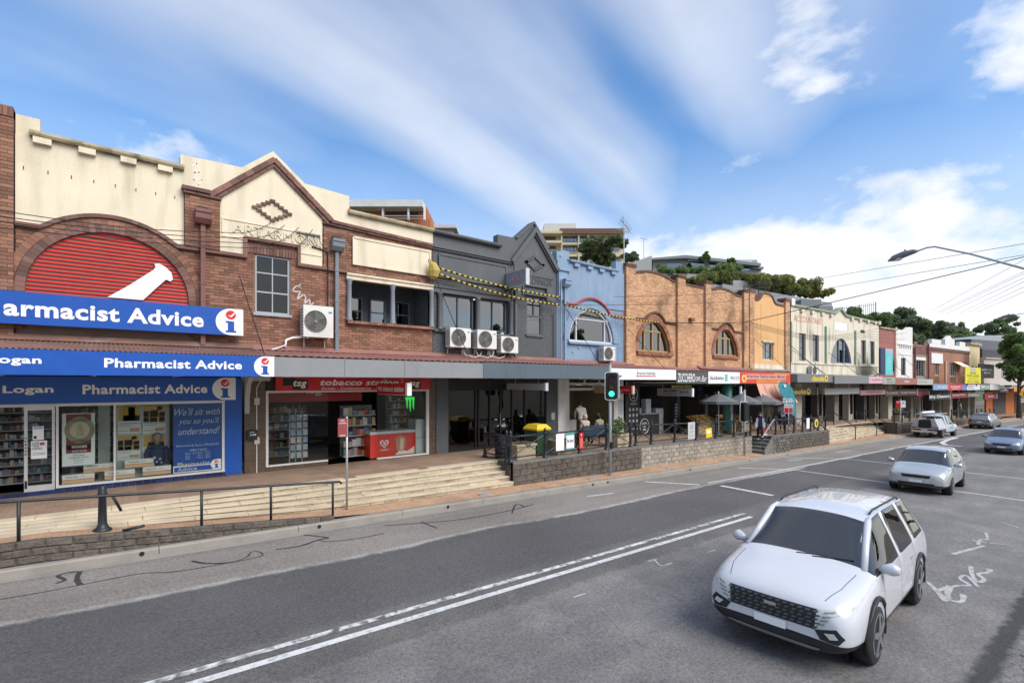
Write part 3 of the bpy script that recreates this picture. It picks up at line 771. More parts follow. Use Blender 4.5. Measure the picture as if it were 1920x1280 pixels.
def awning(label, x0, x1, zf0, zf1, zw, yf=13.4, mf=None, mr=None, rib=.16, yw=15.98, frame=None):
 t = T('awning', label, 'awning', ((x0 + x1) / 2, yf, zf0))
 O('fascia', B().box(x0 + .003, x1 - .003, yf, yf + .05, zf0, zf1), mf, t)
 b = B(); n = int((x1 - x0) / rib) * 2; th = .012
 va = []
 for i in range(n + 1):
  x = x0 + (x1 - x0) * i / n; dz = .028 * (i % 2)
  for yy, zz in ((yf + .02, zf1 + .02 + dz), (yw, zw + dz)): va.append((x, yy, zz))
 fsx = [(2 * i, 2 * i + 2, 2 * i + 3, 2 * i + 1) for i in range(n)]
 b.add(va, fsx); b.add([(x, y_, z - th) for x, y_, z in va], [f[::-1] for f in fsx])
 O('roof_sheet', b, mr or M['roof_red'], t)
 O('flashing', B().prof([(yw, zw + .16), (yw - .02, zw + .16), (yw - .17, zw + .03), (yw - .17, zw + .015), (yw, zw + .10)], x0, x1), mr or M['roof_red'], t)
 for k in range(1, int((x1 - x0) / 1.8)): xx = x0 + k * 1.8; O('panel_joint', B().box(xx - .006, xx + .006, yf - .002, yf, zf0 + .01, zf1 - .01), M['sandjoint'], t)
 O('soffit', B().box(x0 + .01, x1 - .01, yf + .052, 16.0, zf0 + .05, zf0 + .09), M['soffit'], t)
 for k in range(int((x1 - x0) / 1.6)):
  xx = x0 + .8 + k * 1.6; O('joist', B().box(xx - .025, xx + .025, yf + .06, 15.99, zf0 - .0, zf0 + .048), M['soffit'], t)
 return t

# ================================================================== CREAM AND RED BRICK BUILDING (pharmacy and tobacconist)
cb = T('shop_building', 'cream and red brick two-storey building with arched red louvre and ARTARMON gable', 'building', (3.6, 16, 0))
X0, X1 = -1.81, 9.15
AC = (-.05, 4.82)
WIN = (3.20, 4.15, 4.72, 6.44); VER = (5.95, 9.13, 4.68, 6.08)
b = B()
grid_wall(b, X0, X1, 2.9, 8.2, 16.05, 16.35, [WIN, VER, (-2, X1, 0, 2.86)])
O('wall', b, M['mortar'], cb)
b = B(); b.poly([(X0, 8.0), (X1, 8.0), (X1, 8.24), (6.0, 8.24), (6.0, 8.80), (4.6, 8.86), (3.68, 9.60), (2.84, 8.88), (1.36, 8.83), (1.36, 8.40), (-1.40, 8.40), (-1.40, 8.87), (X0, 8.87)], 16.055, 16.36)
O('parapet', b, M['cream'], cb)
# rendered fields
lp = [(X0, 6.36)] + arc(*AC, 2.02, 130, 50, 22) + [(1.44, 6.36), (1.44, 8.39), (X0, 8.39)]
O('render_panel', B().poly(lp, 16.012, 16.06), M['cream'], cb)
O('render_panel', B().poly([(1.44, 7.84), (1.98, 7.90), (3.69, 9.44), (5.36, 7.95), (6.0, 7.86), (9.15, 7.74), (9.15, 8.22), (6.0, 8.22), (6.0, 8.81), (4.6, 8.87), (3.68, 9.61), (2.84, 8.89), (1.36, 8.84), (1.36, 8.38), (1.44, 8.38)], 16.012, 16.054), M['cream'], cb)
O('render_panel', B().poly([(2.29, 6.38), (2.92, 6.38), (2.92, 6.90), (4.42, 6.90), (4.42, 6.34), (5.13, 6.34), (5.13, 7.85), (3.69, 9.20), (2.29, 7.85)], 16.006, 16.056), M['cream'], cb)
for x0, x1, z0, z1 in ((2.33, 5.10, 7.30, 7.34), (2.33, 2.90, 6.80, 6.84), (4.46, 5.10, 6.66, 6.70), (2.33, 2.37, 6.9, 7.3), (5.06, 5.10, 6.9, 7.3)):
 O('panel_moulding', B().box(x0, x1, 15.985, 16.01, z0, z1), M['cream'], cb)
text('ARTARMON', 2.62, 4.96, 6.96, 7.24, 15.999, M['cream_dirt_and_shade'], cb, 0, name='gable_lettering')  # darker offset copy of the letters, painted as their cast shade
text('ARTARMON', 2.60, 4.94, 6.97, 7.25, 15.978, M['cream'], cb, 0, name='gable_lettering')
O('render_panel', B().box(6.14, 9.02, 15.99, 16.05, 6.60, 7.48), M['cream'], cb)
pm = B(); band(pm, [(6.14, 7.48), (9.02, 7.48), (9.02, 6.60), (6.14, 6.60), (6.14, 7.48)], .07, 15.965, 15.99); O('panel_moulding', pm, M['cream'], cb)
O('lintel', B().prof([(16.1, 6.26), (15.90, 6.26), (15.90, 6.20), (15.95, 6.16), (15.95, 6.06), (16.1, 6.06)], 5.90, 9.14), M['cream'], cb)
# copings
def coping(parent, x0, x1, z, m=None, y=15.86, h=.16):
 return O('coping', B().prof([(y + .03, z), (y, z + .05), (y, z + .11), (16.1, z + h + .03), (16.40, z + h), (16.40, z - .02), (16.005, z - .02), (16.005, z)], x0, x1), m or M['cream_dirt_and_shade'], parent)
coping(cb, -1.57, 1.44, 8.41); coping(cb, 5.96, 9.15, 8.22)
for x in (-1.35, -.55, .25, 1.02): O('coping_block', B().box(x - .16, x + .16, 15.90, 16.01, 8.26, 8.40), M['cream'], cb)
for k in range(8): O('weep_hole', B().box(-1.68 + k * .415, -1.665 + k * .415, 15.998, 16.011, 7.60, 7.68), M['black'], cb)
# string courses and raking gable bricks
def string(b, pts, w=.10, y=15.93): band(b, pts, w, y, 16.03); band(b, [(x, z - w * .62) for x, z in pts], w * .3, y + .05, 16.03)
b = B(); string(b, [(X0, 6.32), (-1.38, 6.32)] + arc(*AC, 2.0, 130.5, 48.5, 24)[1:-1] + [(1.30, 6.32), (2.93, 6.32), (2.93, 6.86), (4.41, 6.86), (4.41, 6.30), (5.5, 6.30), (5.92, 6.30)], .09)
O('string_course', b, M['brick_dark'], cb)
def rake(a, c, w, y):
 a, c = Vector(a), Vector(c); n = max(1, int((c - a).length / .25)); d = (c - a) / n; q = Vector((-d.y, d.x)).normalized() * w / 2
 for i in range(n):
  p = a + d * i; e = a + d * (i + .97)
  O('rake_brick', B().poly([tuple(v) for v in (p - q, e - q, e + q, p + q)], y + random.uniform(-.004, .004), 16.03), M['brick_dark'], cb)
rake((1.98, 7.82), (3.69, 9.33), .14, 15.88); rake((3.69, 9.33), (5.40, 7.86), .14, 15.88)
rake((2.06, 7.73), (3.69, 9.18), .10, 15.93); rake((3.69, 9.18), (5.32, 7.77), .10, 15.93)
rake((5.40, 7.84), (9.15, 7.72), .09, 15.92); rake((5.13, 7.76), (9.15, 7.64), .06, 15.96)
rake((1.38, 7.92), (2.05, 7.92), .10, 15.80); rake((1.42, 7.82), (2.32, 7.80), .06, 15.84)
# stepped diamond
for i in range(-4, 5):
 for s in (1, -1):
  h = (4 - abs(i)) * .072
  if i == 0 or True:
   O('diamond_brick', B().box(3.66 + i * .12 - .075, 3.66 + i * .12 + .068, 15.95 + .004 * (i % 2), 16.008, 7.81 + s * h - .038, 7.81 + s * h + .036), M['brick_dark'], cb) if (abs(i) < 4 or s > 0) else None
# brickwork
def rows_cream(z):
 iv = []
 if z < 6.28:
  iv = [(X0, 9.13)]
  dz = max(0, z - AC[1]); h = 1.97 ** 2 - dz * dz
  if h > 0: iv = cut(iv, AC[0] - math.sqrt(h), AC[0] + math.sqrt(h))
  if 4.66 < z < 6.5: iv = cut(iv, 3.16, 4.19)
  if z > 4.60: iv = cut(iv, 5.93, 9.13)
 else:
  if z < 7.74: iv.append((5.16, 9.13))
  if z < 6.84: iv.append((2.96, 4.38))
  if 6.56 < z < 7.52: iv = cut(iv, 6.10, 9.06)
  if z < 6.5: iv = cut(iv, 3.16, 4.19)
 if z > 6.28 and z < 6.34: iv = [q for q in iv if q[0] < 5]
 return iv
bricks(cb, rows_cream, 3.55, 7.72, 16.035, M['brick'], 300)
bricks(cb, lambda z: [(1.45, 2.28)], 6.37, 7.76, 15.90, M['brick'], 0)
O('pier', B().box(1.46, 2.27, 15.912, 16.04, 6.36, 7.79), M['mortar'], cb)
bricks(cb, lambda z: [(5.15, 5.92)], 6.36, 7.62, 15.96, M['brick'], 0)
O('pier', B().box(5.16, 5.91, 15.972, 16.04, 6.36, 7.62), M['mortar'], cb)
voussoirs(cb, *AC, 1.60, 1.78, -2, 182, 46, 15.97, 16.06, M['brick_dark']); voussoirs(cb, *AC, 1.79, 1.955, -2, 182, 50, 15.985, 16.06, M['brick'])
for s in (-1, 1): bricks(cb, lambda z: [(AC[0] + s * 1.78 - .185, AC[0] + s * 1.78 + .185)], 3.9, 4.76, 15.99, M['brick_dark'])
# soldier bricks over the window and the sill row of the balcony
for k in range(16): O('soldier_brick', B().box(2.98 + k * .0875, 2.98 + k * .0875 + .078, 16.0, 16.05, 6.46, 6.68), M['brick_dark'], cb)
for k in range(38): O('sill_brick', B().box(5.92 + k * .0845, 5.92 + k * .0845 + .075, 15.88, 16.10, 4.60, 4.69), M['brick'], cb)
# red louvre in the arch
z = 4.56; k = 0
while z < 6.36:
 hw = math.sqrt(max(.01, 1.60 ** 2 - max(0, z + .03 - AC[1]) ** 2))
 O('louvre_slat', B().prof([(16.02, z), (16.045, z), (16.10, z + .082), (16.075, z + .082)], AC[0] - hw + .01, AC[0] + hw - .01), M['louvre_red'], cb)
 z += .0935
O('louvre_back', B().poly([(AC[0] - 1.6, 4.5)] + [(AC[0] + 1.6, 4.5)] + arc(*AC, 1.6, 0, 180, 30), 16.11, 16.13), M['louvre_red'], cb)
pz = lambda x, y: fp(x * .3437, 180 + y * .3437, 0)
pest = [pz(*q) for q in ((585, 1098), (700, 1035), (835, 950), (848, 935), (842, 915), (870, 914), (905, 935), (935, 965), (943, 1000), (930, 1012), (905, 1002), (850, 1050), (780, 1114))]
O('pestle_emblem', B().poly(pest, 15.975, 16.005), M['sign_white'], cb)
# sash window
w = sash(cb, *WIN, 16.09, flat((.33, .37, .40), .55), M['glass_dark'], 2, 1, .045, trans=5.35, sill=flat((.36, .37, .38), .7))
sash_b = B().box(WIN[0] + .05, WIN[1] - .05, 16.075, 16.09, 5.9, 5.94); O('glazing_bar', sash_b, flat((.33, .37, .40), .55), w)
O('curtain', B().box(3.28, 4.08, 16.16, 16.18, 5.40, 6.38), flat((.20, .24, .25), .9), w)
# balcony recess
room(cb, 5.95, 9.13, 16.06, 17.5, 4.66, 6.24, mat('balcony_boards', (.10, .115, .125), .8, .15, 3, .2, 30), 'balcony_recess')
for x in (6.4, 7.3, 8.3): sash(cb, x, x + .62, 4.75, 5.75, 17.42, flat((.16, .18, .2), .6), M['glass_up'], 1, 2, .05, name='balcony_window')
for x in (5.99, 7.53, 9.07):
 O('balcony_column', B().lathe((x, 15.98, 4.69), [(.115, 0), (.115, .05), (.09, .07), (.10, .10), (.085, .13), (.075, 1.2), (.09, 1.24), (.078, 1.27), (.11, 1.32), (.11, 1.38)], 14), flat((.20, .22, .245), .6), cb, True)
downpipe(cb, 1.86, 3.68, 7.02, 15.89, mat('maroon_pipe', (.20, .085, .07), .6, .15, 2, .1))
downpipe(cb, 5.55, 3.62, 6.90, 15.94, mat('grey_pipe', (.17, .19, .21), .5, .1, 3, .1))
for x, z0 in ((1.86, 7.40), (5.55, 7.28)): O('overflow_hole', B().box(x - .13, x + .13, 15.88, 15.96, z0, z0 + .1), M['black'], cb)
# graffiti scrawls and stray fixings
def scrawl(parent, pts, y, w, m):
 b = B()
 for (a, c), (e, f) in zip(pts, pts[1:]): band(b, [(a, c), (e, f)], w, y - .003, y)
 return O('graffiti', b, m, parent)
scr = flat((.55, .52, .48), .9)
g7 = lambda x, y: fp(320 + x * .328, 260 + y * .328, 0)
scrawl(cb, [g7(*q) for q in ((700, 860), (720, 840), (745, 845), (735, 875), (700, 870))], 16.03, .035, scr)
scrawl(cb, [g7(*q) for q in ((740, 830), (740, 880), (722, 920), (760, 890), (775, 905), (765, 945), (795, 915), (800, 950), (820, 935))], 16.03, .035, scr)
scrawl(cb, [g7(*q) for q in ((120, 160), (150, 140), (155, 170), (135, 195), (165, 190), (130, 235), (180, 235), (160, 265), (140, 240))], 16.01, .04, flat((.72, .68, .58), .9))
O('bracket', B().box(4.35, 5.05, 15.93, 15.99, 7.285, 7.33), M['concrete'], cb)
cond = B().tube([(4.8, 15.98, 6.93), (5.18, 15.97, 6.87), (5.27, 15.93, 6.80), (5.28, 15.93, 6.2), (5.28, 15.95, 4.98)], .022, 6); O('conduit', cond, M['black'], cb)
for x in (4.40, 4.62, 4.82, 5.0): O('service_wire', B().tube([(x, 15.92, 7.30), (x + .02, 15.90, 7.1), (x + .14, 15.93, 6.95), (x + .25, 15.96, 6.92)], .009, 5), M['black'], cb)

O('hose', B().tube([(4.60, 15.85, 4.06), (4.2, 15.9, 4.02), (4.02, 15.9, 3.94), (3.98, 15.85, 3.72)], .035, 8), M['sign_white'], cb, True); O('hose', B().tube([(4.02, 15.88, 3.8), (3.7, 15.7, 3.66), (3.55, 15.6, 3.62)], .02, 6), M['sign_white'], cb, True)
# brick pier of the neighbouring building at the picture's edge
nb = T('brick_building', 'plain red brick wall of the neighbouring building at the left edge', 'building', (-2.6, 16, 0))
O('wall', B().box(-6, -1.83, 15.945, 16.4, 2.9, 8.93), M['mortar'], nb)
bricks(nb, lambda z: [(-4.2, -1.83)], 3.55, 8.72, 15.93, M['brick'], 200, nearest=lambda o: -o[0])
for k in range(12): O('coping_brick', B().box(-2.9 + k * .09, -2.9 + k * .09 + .08, 15.90, 16.42, 8.72, 8.95), M['brick'], nb)
O('wall_below', B().box(-6, -2.75, 15.95, 16.4, -.2, 2.9), M['tile_brown'], nb)

air_con('large white air conditioner beside the sash window of the cream building', 4.42, 4.05, .90, .97, .36)

# ================================================================== PHARMACY
def pharm_logo(t, x0, x1, z0, z1, y, fxm=None):
 h = z1 - z0; cx = x1 - h * .42
 O('logo_disc', B().poly([(x1, z0), (x1, z1), (cx, z1)] + arc(cx, (z0 + z1) / 2, h / 2, 90, 270, 16) + [(cx, z0)], y - .004, y), M['sign_white'], t)
 lx = x1 - h * .42
 O('logo_dot', B().disc(lx, z1 - h * .24, h * .17, y - .008, y - .004, 18), flat((.62, .03, .03), .4), t)
 O('logo_pestle', B().poly([(lx - h * .1, z1 - h * .26), (lx + h * .02, z1 - h * .33), (lx + h * .14, z1 - h * .17), (lx + h * .11, z1 - h * .14), (lx, z1 - h * .26)], y - .011, y - .008), M['sign_white'], t)
 bi = B(); bi.box(lx - h * .10, lx + h * .11, y - .008, y - .004, z0 + h * .16, z0 + h * .52); bi.box(lx - h * .17, lx, y - .0078, y - .004, z0 + h * .46, z0 + h * .53); bi.box(lx - h * .17, lx + h * .18, y - .0078, y - .004, z0 + h * .10, z0 + h * .17)
 O('logo_letter', bi, M['sign_blue'], t)
t = fascia_sign('wall_sign', 'long blue pharmacy sign on the upper wall below the red arch', -3.6, 2.82, 3.98, 4.72, 15.68, M['sign_blue'], .10)
text('armacist Advice', -1.96, 1.86, 4.15, 4.54, 15.673, M['sign_white'], t, .032)
pharm_logo(t, 2.0, 2.82, 3.98, 4.72, 15.68)
fs_ = fascia_sign('awning_sign', 'blue pharmacy sign along the awning edge', -4.4, 3.09, 2.80, 3.30, 13.33, M['sign_blue'], .06)
zz = lambda x, y: fp(x * .3125, 540 + y * .3125, -2.67)
text('Logan', -1.88, -1.14, 2.975, 3.165, 13.323, M['sign_white'], fs_, .032)
text('Pharmacist Advice', zz(625, 440)[0], zz(1452, 440)[0], 2.965, 3.165, 13.323, M['sign_white'], fs_, .032)
pharm_logo(fs_, 2.5, 3.09, 2.80, 3.30, 13.33)
awning('rusty corrugated awning roof over the pharmacy', -6, 3.09, 2.80, 3.28, 3.62, mf=M['sign_white'], mr=mat('rusty_iron', (.19, .10, .075), .75, .3, 1.5, .3, 20, grime=.7, gcol=(.33, .29, .25), gscale=1.4), rib=.09)
pf = T('pharmacy_shopfront', 'pharmacy shopfront with glass windows, sliding door and navy tile base', 'shopfront', (.3, 16, 0))
PX = lambda p: fx(p)
O('floor', B().box(-6, 2.86, 16.0, 21.5, -.02, .10), mat('shop_floor', (.09, .07, .055), .5, .2, 2, .05), pf)
O('tile_core', B().box(PX(105), PX(453), 15.985, 16.2, 0, .13), M['grout'], pf)
xk = PX(105)
while xk < PX(420): O('base_tile', B().box(xk, min(xk + .145, PX(424)), 15.975, 15.99, .004, .128), M['tile_navy'], pf); xk += .152
xk = -4.0
while xk < PX(104): O('base_tile', B().box(xk, min(xk + .145, PX(104)), 15.99, 16.01, -.01, .095), M['tile_navy'], pf); xk += .152
ns = O('sign_band', B().box(-6, PX(441), 15.93, 16.02, 2.15, 2.80), M['sign_blue'], pf)
text('Logan', PX(6), PX(101), 2.36, 2.58, 15.922, M['sign_white'], ns, .03)
text('Pharmacist Advice', PX(155), PX(388), 2.36, 2.60, 15.922, M['sign_white'], ns, .03)
pharm_logo(ns, PX(402), PX(441), 2.16, 2.79, 15.93)
O('side_panel', B().box(PX(421), PX(453), 15.955, 16.1, .03, 2.79), M['sign_blue'], pf)
wf = B()
for a, c in ((PX(105), PX(110)), (PX(213), PX(217)), (PX(416), PX(421))): wf.box(a, c, 15.97, 16.06, .17, 2.14)
wf.box(PX(105), PX(421), 15.95, 16.07, 2.08, 2.148); wf.box(PX(105), PX(421), 15.94, 16.08, .13, .18)
O('window_frame', wf, M['frame_white'], pf)
for a, c in ((PX(110), PX(213)), (PX(217), PX(416))): O('window_pane', B().box(a, c, 16.01, 16.018, .18, 2.08), M['glass'], pf)
room(pf, -6, 2.86, 16.2, 21.5, .10, 2.85, mat('pharmacy_walls', (.36, .36, .34), .8, .1, 1, 0))
O('ceiling_edge', B().box(-6, PX(105), 16.0, 16.2, 2.08, 2.15), M['frame_white'], pf)
O('window_backboard', B().box(PX(217), PX(320), 16.42, 16.45, .13, 2.1), flat((.45, .46, .47), .7), pf)
O('window_deck', B().box(PX(110), PX(420), 16.08, 16.6, .05, .16), flat((.5, .5, .48), .7), pf)
O('partition', B().box(PX(183), PX(206), 16.5, 16.54, .16, 2.08), flat((.42, .45, .42), .6), pf)
dr = T('sliding_door', 'aluminium framed glass sliding door of the pharmacy', 'door', (PX(75), 16.03, .1))
db = B(); d0, d1 = PX(45), PX(105) - .02
db.box(d0, d0 + .06, 16.0, 16.05, .10, 2.08); db.box(d1 - .05, d1, 16.0, 16.05, .10, 2.08); db.box(d0 + .06, d1 - .05, 16.0, 16.05, .10, .24); db.box(d0 + .06, d1 - .05, 16.0, 16.05, 2.0, 2.08)
O('frame', db, M['alu'], dr); O('pane', B().box(d0 + .06, d1 - .05, 16.02, 16.028, .24, 2.0), M['glass'], dr)
O('lock', B().box(d0 + .01, d0 + .05, 15.99, 16.0, .18, .36), M['black'], dr)
for k in range(6): O('sticker', B().disc(d0 + .03, .98 + k * .075, .022, 15.995, 16.0, 10), flat((.15 + .1 * (k % 3), .15, .16)), dr)
def notice(label, x0, x1, z0, z1, y, m, lines=None, cat='poster', blocks=()):
 t = T('poster', label, cat, ((x0 + x1) / 2, y, z0)); O('sheet', B().box(x0, x1, y, y + .004, z0, z1), m, t)
 for (a, c, e, f, mm) in blocks:
  O('print', B().box(x0 + (x1 - x0) * a, x0 + (x1 - x0) * c, y - .003, y, z0 + (z1 - z0) * e, z0 + (z1 - z0) * f), mm, t)
 for (s, a, c, e, f, mm, bo) in (lines or ()):
  text(s, x0 + (x1 - x0) * a, x0 + (x1 - x0) * c, z0 + (z1 - z0) * e, z0 + (z1 - z0) * f, y - .005, mm, t, bo)
 return t
WH, BK = M['sign_white'], M['black']
notice('small pale notice on the upper part of the pharmacy door', PX(61), PX(82), 1.30, 1.62, 16.012, WH, blocks=((.1, .9, .8, .95, flat((.25, .4, .6))), (.1, .35, .1, .3, BK)))
notice('white LOVE YOUR LOCALS notice on the pharmacy door', PX(58), PX(88), .86, 1.28, 16.010, WH, [('LOVE', .08, .5, .80, .92, BK, .02), ('YOUR', .08, .5, .66, .78, BK, .02), ('LOCALS', .08, .7, .52, .64, BK, .02)], blocks=((.55, .85, .74, .9, flat((.5, .04, .1))), (.1, .9, .3, .32, BK), (.1, .9, .22, .24, BK)))
maroon, gold = flat((.22, .016, .022), .5), mat('bronze_medal', (.27, .235, .15), .4, .15, 4, .05, metal=.5)
aw = notice('tall award WINNER poster with bronze medal in the pharmacy window', PX(116), PX(178), .62, 1.90, 16.03, WH,
    [('WINNER', .28, .76, .335, .385, WH, .02), ('NORTH SHORE', .3, .74, .26, .295, WH, .01), ('NICK LOGAN', .33, .67, .185, .21, BK, .01), ('PHARMACIST ADVICE', .2, .8, .14, .165, BK, .01), ('Outstanding', .33, .67, .095, .12, BK, 0), ('Pharmacy', .36, .64, .045, .07, BK, 0)],
    blocks=((.12, .88, .24, .985, maroon), (.125, .875, .32, .40, flat((.03, .045, .02)))))
cx_, cz_ = (PX(116) + PX(178)) / 2 + .02, 1.49; rw = (PX(178) - PX(116)) * .46
O('medal', B().disc(cx_, cz_, rw, 16.02, 16.026, 28, .325), gold, aw); O('medal_face', B().disc(cx_, cz_, rw * .66, 16.014, 16.02, 28, .20), mat('bronze_light', (.42, .38, .27), .4, .15, 4, .05, metal=.4), aw)
O('medal_figure', B().poly([(cx_ - .07, cz_ - .15), (cx_ + .08, cz_ - .15), (cx_ + .06, cz_ + .05), (cx_ + .01, cz_ + .17), (cx_ - .05, cz_ + .06)], 16.009, 16.014), gold, aw)
text('AWARDS', cx_ - .14, cx_ + .14, cz_ - .30, cz_ - .235, 16.012, BK, aw); text('LOCAL BUSINESS', cx_ - .2, cx_ + .2, cz_ + .225, cz_ + .27, 16.012, BK, aw)
ochre, skin, dk, dk2 = flat((.58, .37, .09), .6), flat((.55, .33, .24), .7), flat((.03, .025, .025), .8), flat((.13, .09, .08), .8)
for lab, a, c, z0, z1, ty in (('upper left ochre poster of a man in blue', 221, 265, 1.30, 2.04, 0), ('upper right ochre poster of many portraits', 269, 313, 1.28, 2.04, 1), ('lower left ochre poster of many portraits', 220, 264, .62, 1.26, 1), ('lower right ochre poster behind the mannequin', 269, 312, .64, 1.26, 0)):
 x0, x1 = PX(a), PX(c)
 bl = [(.02, .98, .46, .99, ochre)]
 if ty == 0: bl = [(.02, .98, .46, .99, ochre), (.45, .75, .66, .94, skin), (.22, .95, .46, .66, flat((.12, .19, .30))), (.47, .73, .86, .95, dk2)]
 else: bl = [(.02, .98, .40, .99, ochre), (.30, .66, .58, .82, WH), (.62, .84, .82, .96, dk2), (.02, .26, .60, .80, flat((.15, .22, .32))), (.02, .26, .41, .58, flat((.4, .12, .13))), (.30, .62, .41, .56, flat((.16, .2, .22))), (.70, .96, .60, .76, flat((.45, .3, .2))), (.70, .96, .41, .58, flat((.35, .30, .28)))]
 bl += [(.05, .95, .36, .385, flat((.3, .3, .32))), (.05, .6, .29, .31, flat((.3, .3, .32))), (.05, .45, .10, .115, flat((.5, .08, .05))), (.52, .95, .07, .2, flat((.6, .33, .2)))]
 notice(lab + ' in the pharmacy window', x0, x1, z0, z1, 16.41, WH, blocks=bl)
hs = T('window_sign', 'tall blue opening hours sign reading We will sit with you', 'sign', (PX(370), 16.03, .2))
hx0, hx1 = PX(325), PX(415)
O('panel', B().box(hx0, hx1, 16.022, 16.03, .19, 2.07), M['sign_blue'], hs)
pale = flat((.55, .6, .68), .5)
hz = lambda px, py: fp(200 + px * .1406, 740 + py * .1406)
for s_, a, c, y0, y1 in (("We'll sit with", 905, 1515, 262, 185), ("you so you'll", 955, 1505, 395, 312), ('understand!', 955, 1510, 515, 440)):
 text(s_, hz(a, 0)[0], hz(c, 0)[0], hz((a + c) / 2, y0 + 8)[1], hz((a + c) / 2, y1 - 8)[1], 16.019, pale, hs, .0, .35)
text('Nick Logan', hz(928, 0)[0], hz(1125, 0)[0], hz(1030, 696)[1], hz(1030, 668)[1], 16.019, pale, hs, .02); text('B. Pharm, MPS AACPA', hz(1138, 0)[0], hz(1500, 0)[0], hz(1320, 680)[1], hz(1320, 648)[1], 16.019, pale, hs)
text('OPEN 7 DAYS', hz(1105, 0)[0], hz(1335, 0)[0], hz(1220, 748)[1], hz(1220, 718)[1], 16.019, pale, hs)
for s_, s2, y0 in (('Mon - Fri', '8am - 7pm', 795), ('Sat', '8am - 2pm', 828), ('Sun', '10am - 2pm', 858)):
 text(s_, hz(1052, 0)[0], hz(1195 if len(s_) > 4 else 1110, 0)[0], hz(1120, y0)[1], hz(1120, y0 - 24)[1], 16.019, pale, hs); text(s2, hz(1215 if s2[0] != '1' else 1205, 0)[0], hz(1382, 0)[0], hz(1300, y0 - 16)[1], hz(1300, y0 - 40)[1], 16.019, pale, hs)
O('footer', B().box(hx0, hx1, 16.017, 16.022, .20, hz(1200, 930)[1]), M['sign_white'], hs)
O('footer_panel', B().box(hx0 + .02, hz(1415, 0)[0], 16.013, 16.017, .225, hz(1200, 945)[1]), M['sign_blue'], hs)
text('Pharmacist', hz(945, 0)[0], hz(1375, 0)[0], .36, .48, 16.010, M['sign_white'], hs, .03); text('Advice', hz(945, 0)[0], hz(1205, 0)[0], .24, .345, 16.010, M['sign_white'], hs, .03)
pharm_logo(hs, hz(1418, 0)[0], hx1, .22, .50, 16.016)
for i, (a, c, z0, z1, lab) in enumerate(((116, 177, .19, .40, 'leftmost carton on the window floor'), (196, 253, .20, .41, 'middle carton on the window floor'), (268, 321, .21, .43, 'rightmost carton on the window floor'), (156, 215, .41, .61, 'left carton of the upper row in the window'), (234, 290, .44, .65, 'right carton of the upper row in the window'))):
 t = T('carton', 'white and orange medicine display box, ' + lab, 'box', (PX((a + c) / 2), 16.1, z0), group='medicine cartons in the pharmacy window')
 x0, x1 = PX(a), PX(c); yy = 16.06 + (.06 if i > 2 else 0)
 O('box', B().box(x0, x1, yy, yy + .16, z0, z1), WH, t); h = z1 - z0
 O('orange_band', B().box(x0 + .001, x1 - .001, yy - .002, yy, z0 + .003, z0 + h * .42), flat((.70, .42, .26)), t); O('red_line', B().box(x0 + .001, x1 - .001, yy - .003, yy, z0 + h * .42, z0 + h * .47), flat((.55, .05, .04)), t)
 text('Maltofer', x0 + .06, x0 + (x1 - x0) * .5, z0 + h * .62, z0 + h * .85, yy - .003, flat((.1, .1, .12)), t, 0, .2); text('tablets', x0 + (x1 - x0) * .55, x0 + (x1 - x0) * .72, z0 + h * .66, z0 + h * .80, yy - .003, flat((.5, .1, .08)), t)
t = T('mannequin', 'child display mannequin in navy jersey with white stars', 'mannequin', (PX(296), 16.25, .45)); mxx = PX(296)
O('jersey', B().lathe((mxx, 16.26, .45), [(.15, 0), (.17, .1), (.16, .3), (.19, .42), (.15, .5), (.07, .54)], 16), flat((.012, .025, .085), .8), t, True)
O('head', B().lathe((mxx, 16.26, .98), [(.05, 0), (.055, .06), (.09, .11), (.105, .19), (.09, .27), (.03, .32)], 14), flat((.30, .20, .15), .5), t, True)
O('hair', B().lathe((mxx, 16.28, 1.17), [(.105, 0), (.10, .08), (.05, .13), (.01, .14)], 14), dk, t, True)
for s_ in (-1, 1): O('sleeve', B().tube([(mxx + s_ * .15, 16.26, .92), (mxx + s_ * .23, 16.25, .75), (mxx + s_ * .23, 16.22, .55)], [.075, .07, .06], 10), flat((.012, .025, .085), .8), t, True)
for sx, sz, r_ in ((-.07, .66, .05), (.05, .62, .04), (-.02, .55, .035), (.08, .52, .03), (-.1, .54, .03)):
 O('star', B().poly([(mxx + sx + (r_ if k % 2 == 0 else r_ * .42) * math.sin(k * math.pi / 5), sz + (r_ if k % 2 == 0 else r_ * .42) * math.cos(k * math.pi / 5)) for k in range(10)], 16.07, 16.074), flat((.45, .5, .58)), t)
# shelves full of packets
def shelf(label, x0, x1, y, z0, z1, n, pal, parent=None, name='shelf', dens=.11, rz=0):
 t = T(name, label, 'shelf', ((x0 + x1) / 2, y, z0))
 O('back_panel', B().box(x0, x1, y + .36, y + .39, z0, z1), flat((.2, .2, .2), .8), t)
 for k in range(n): zk = z0 + (z1 - z0) * k / n; O('shelf_board', B().box(x0, x1, y, y + .36, zk, zk + .025), flat((.48, .48, .47), .6), t)
 bs = [B() for _ in pal]
 for k in range(n):
  zk = z0 + (z1 - z0) * k / n + .027; x = x0 + .02; hh = (z1 - z0) / n - .05
  while x < x1 - .06:
   w_ = random.uniform(.5, 1.3) * dens; h_ = hh * random.uniform(.45, .95); yy = y + random.uniform(.01, .08)
   random.choice(bs).box(x, min(x + w_ * .92, x1), yy, yy + .12, zk, zk + h_); x += w_
 for b_, m_ in zip(bs, pal):
  if b_.v: O('packets', b_, m_, t, kind='stuff')
 return t
pal = [flat(c, .5) for c in ((.5, .5, .5), (.24, .10, .09), (.12, .17, .24), (.40, .36, .26), (.16, .24, .2), (.24, .2, .26), (.55, .55, .58), (.07, .07, .08))]
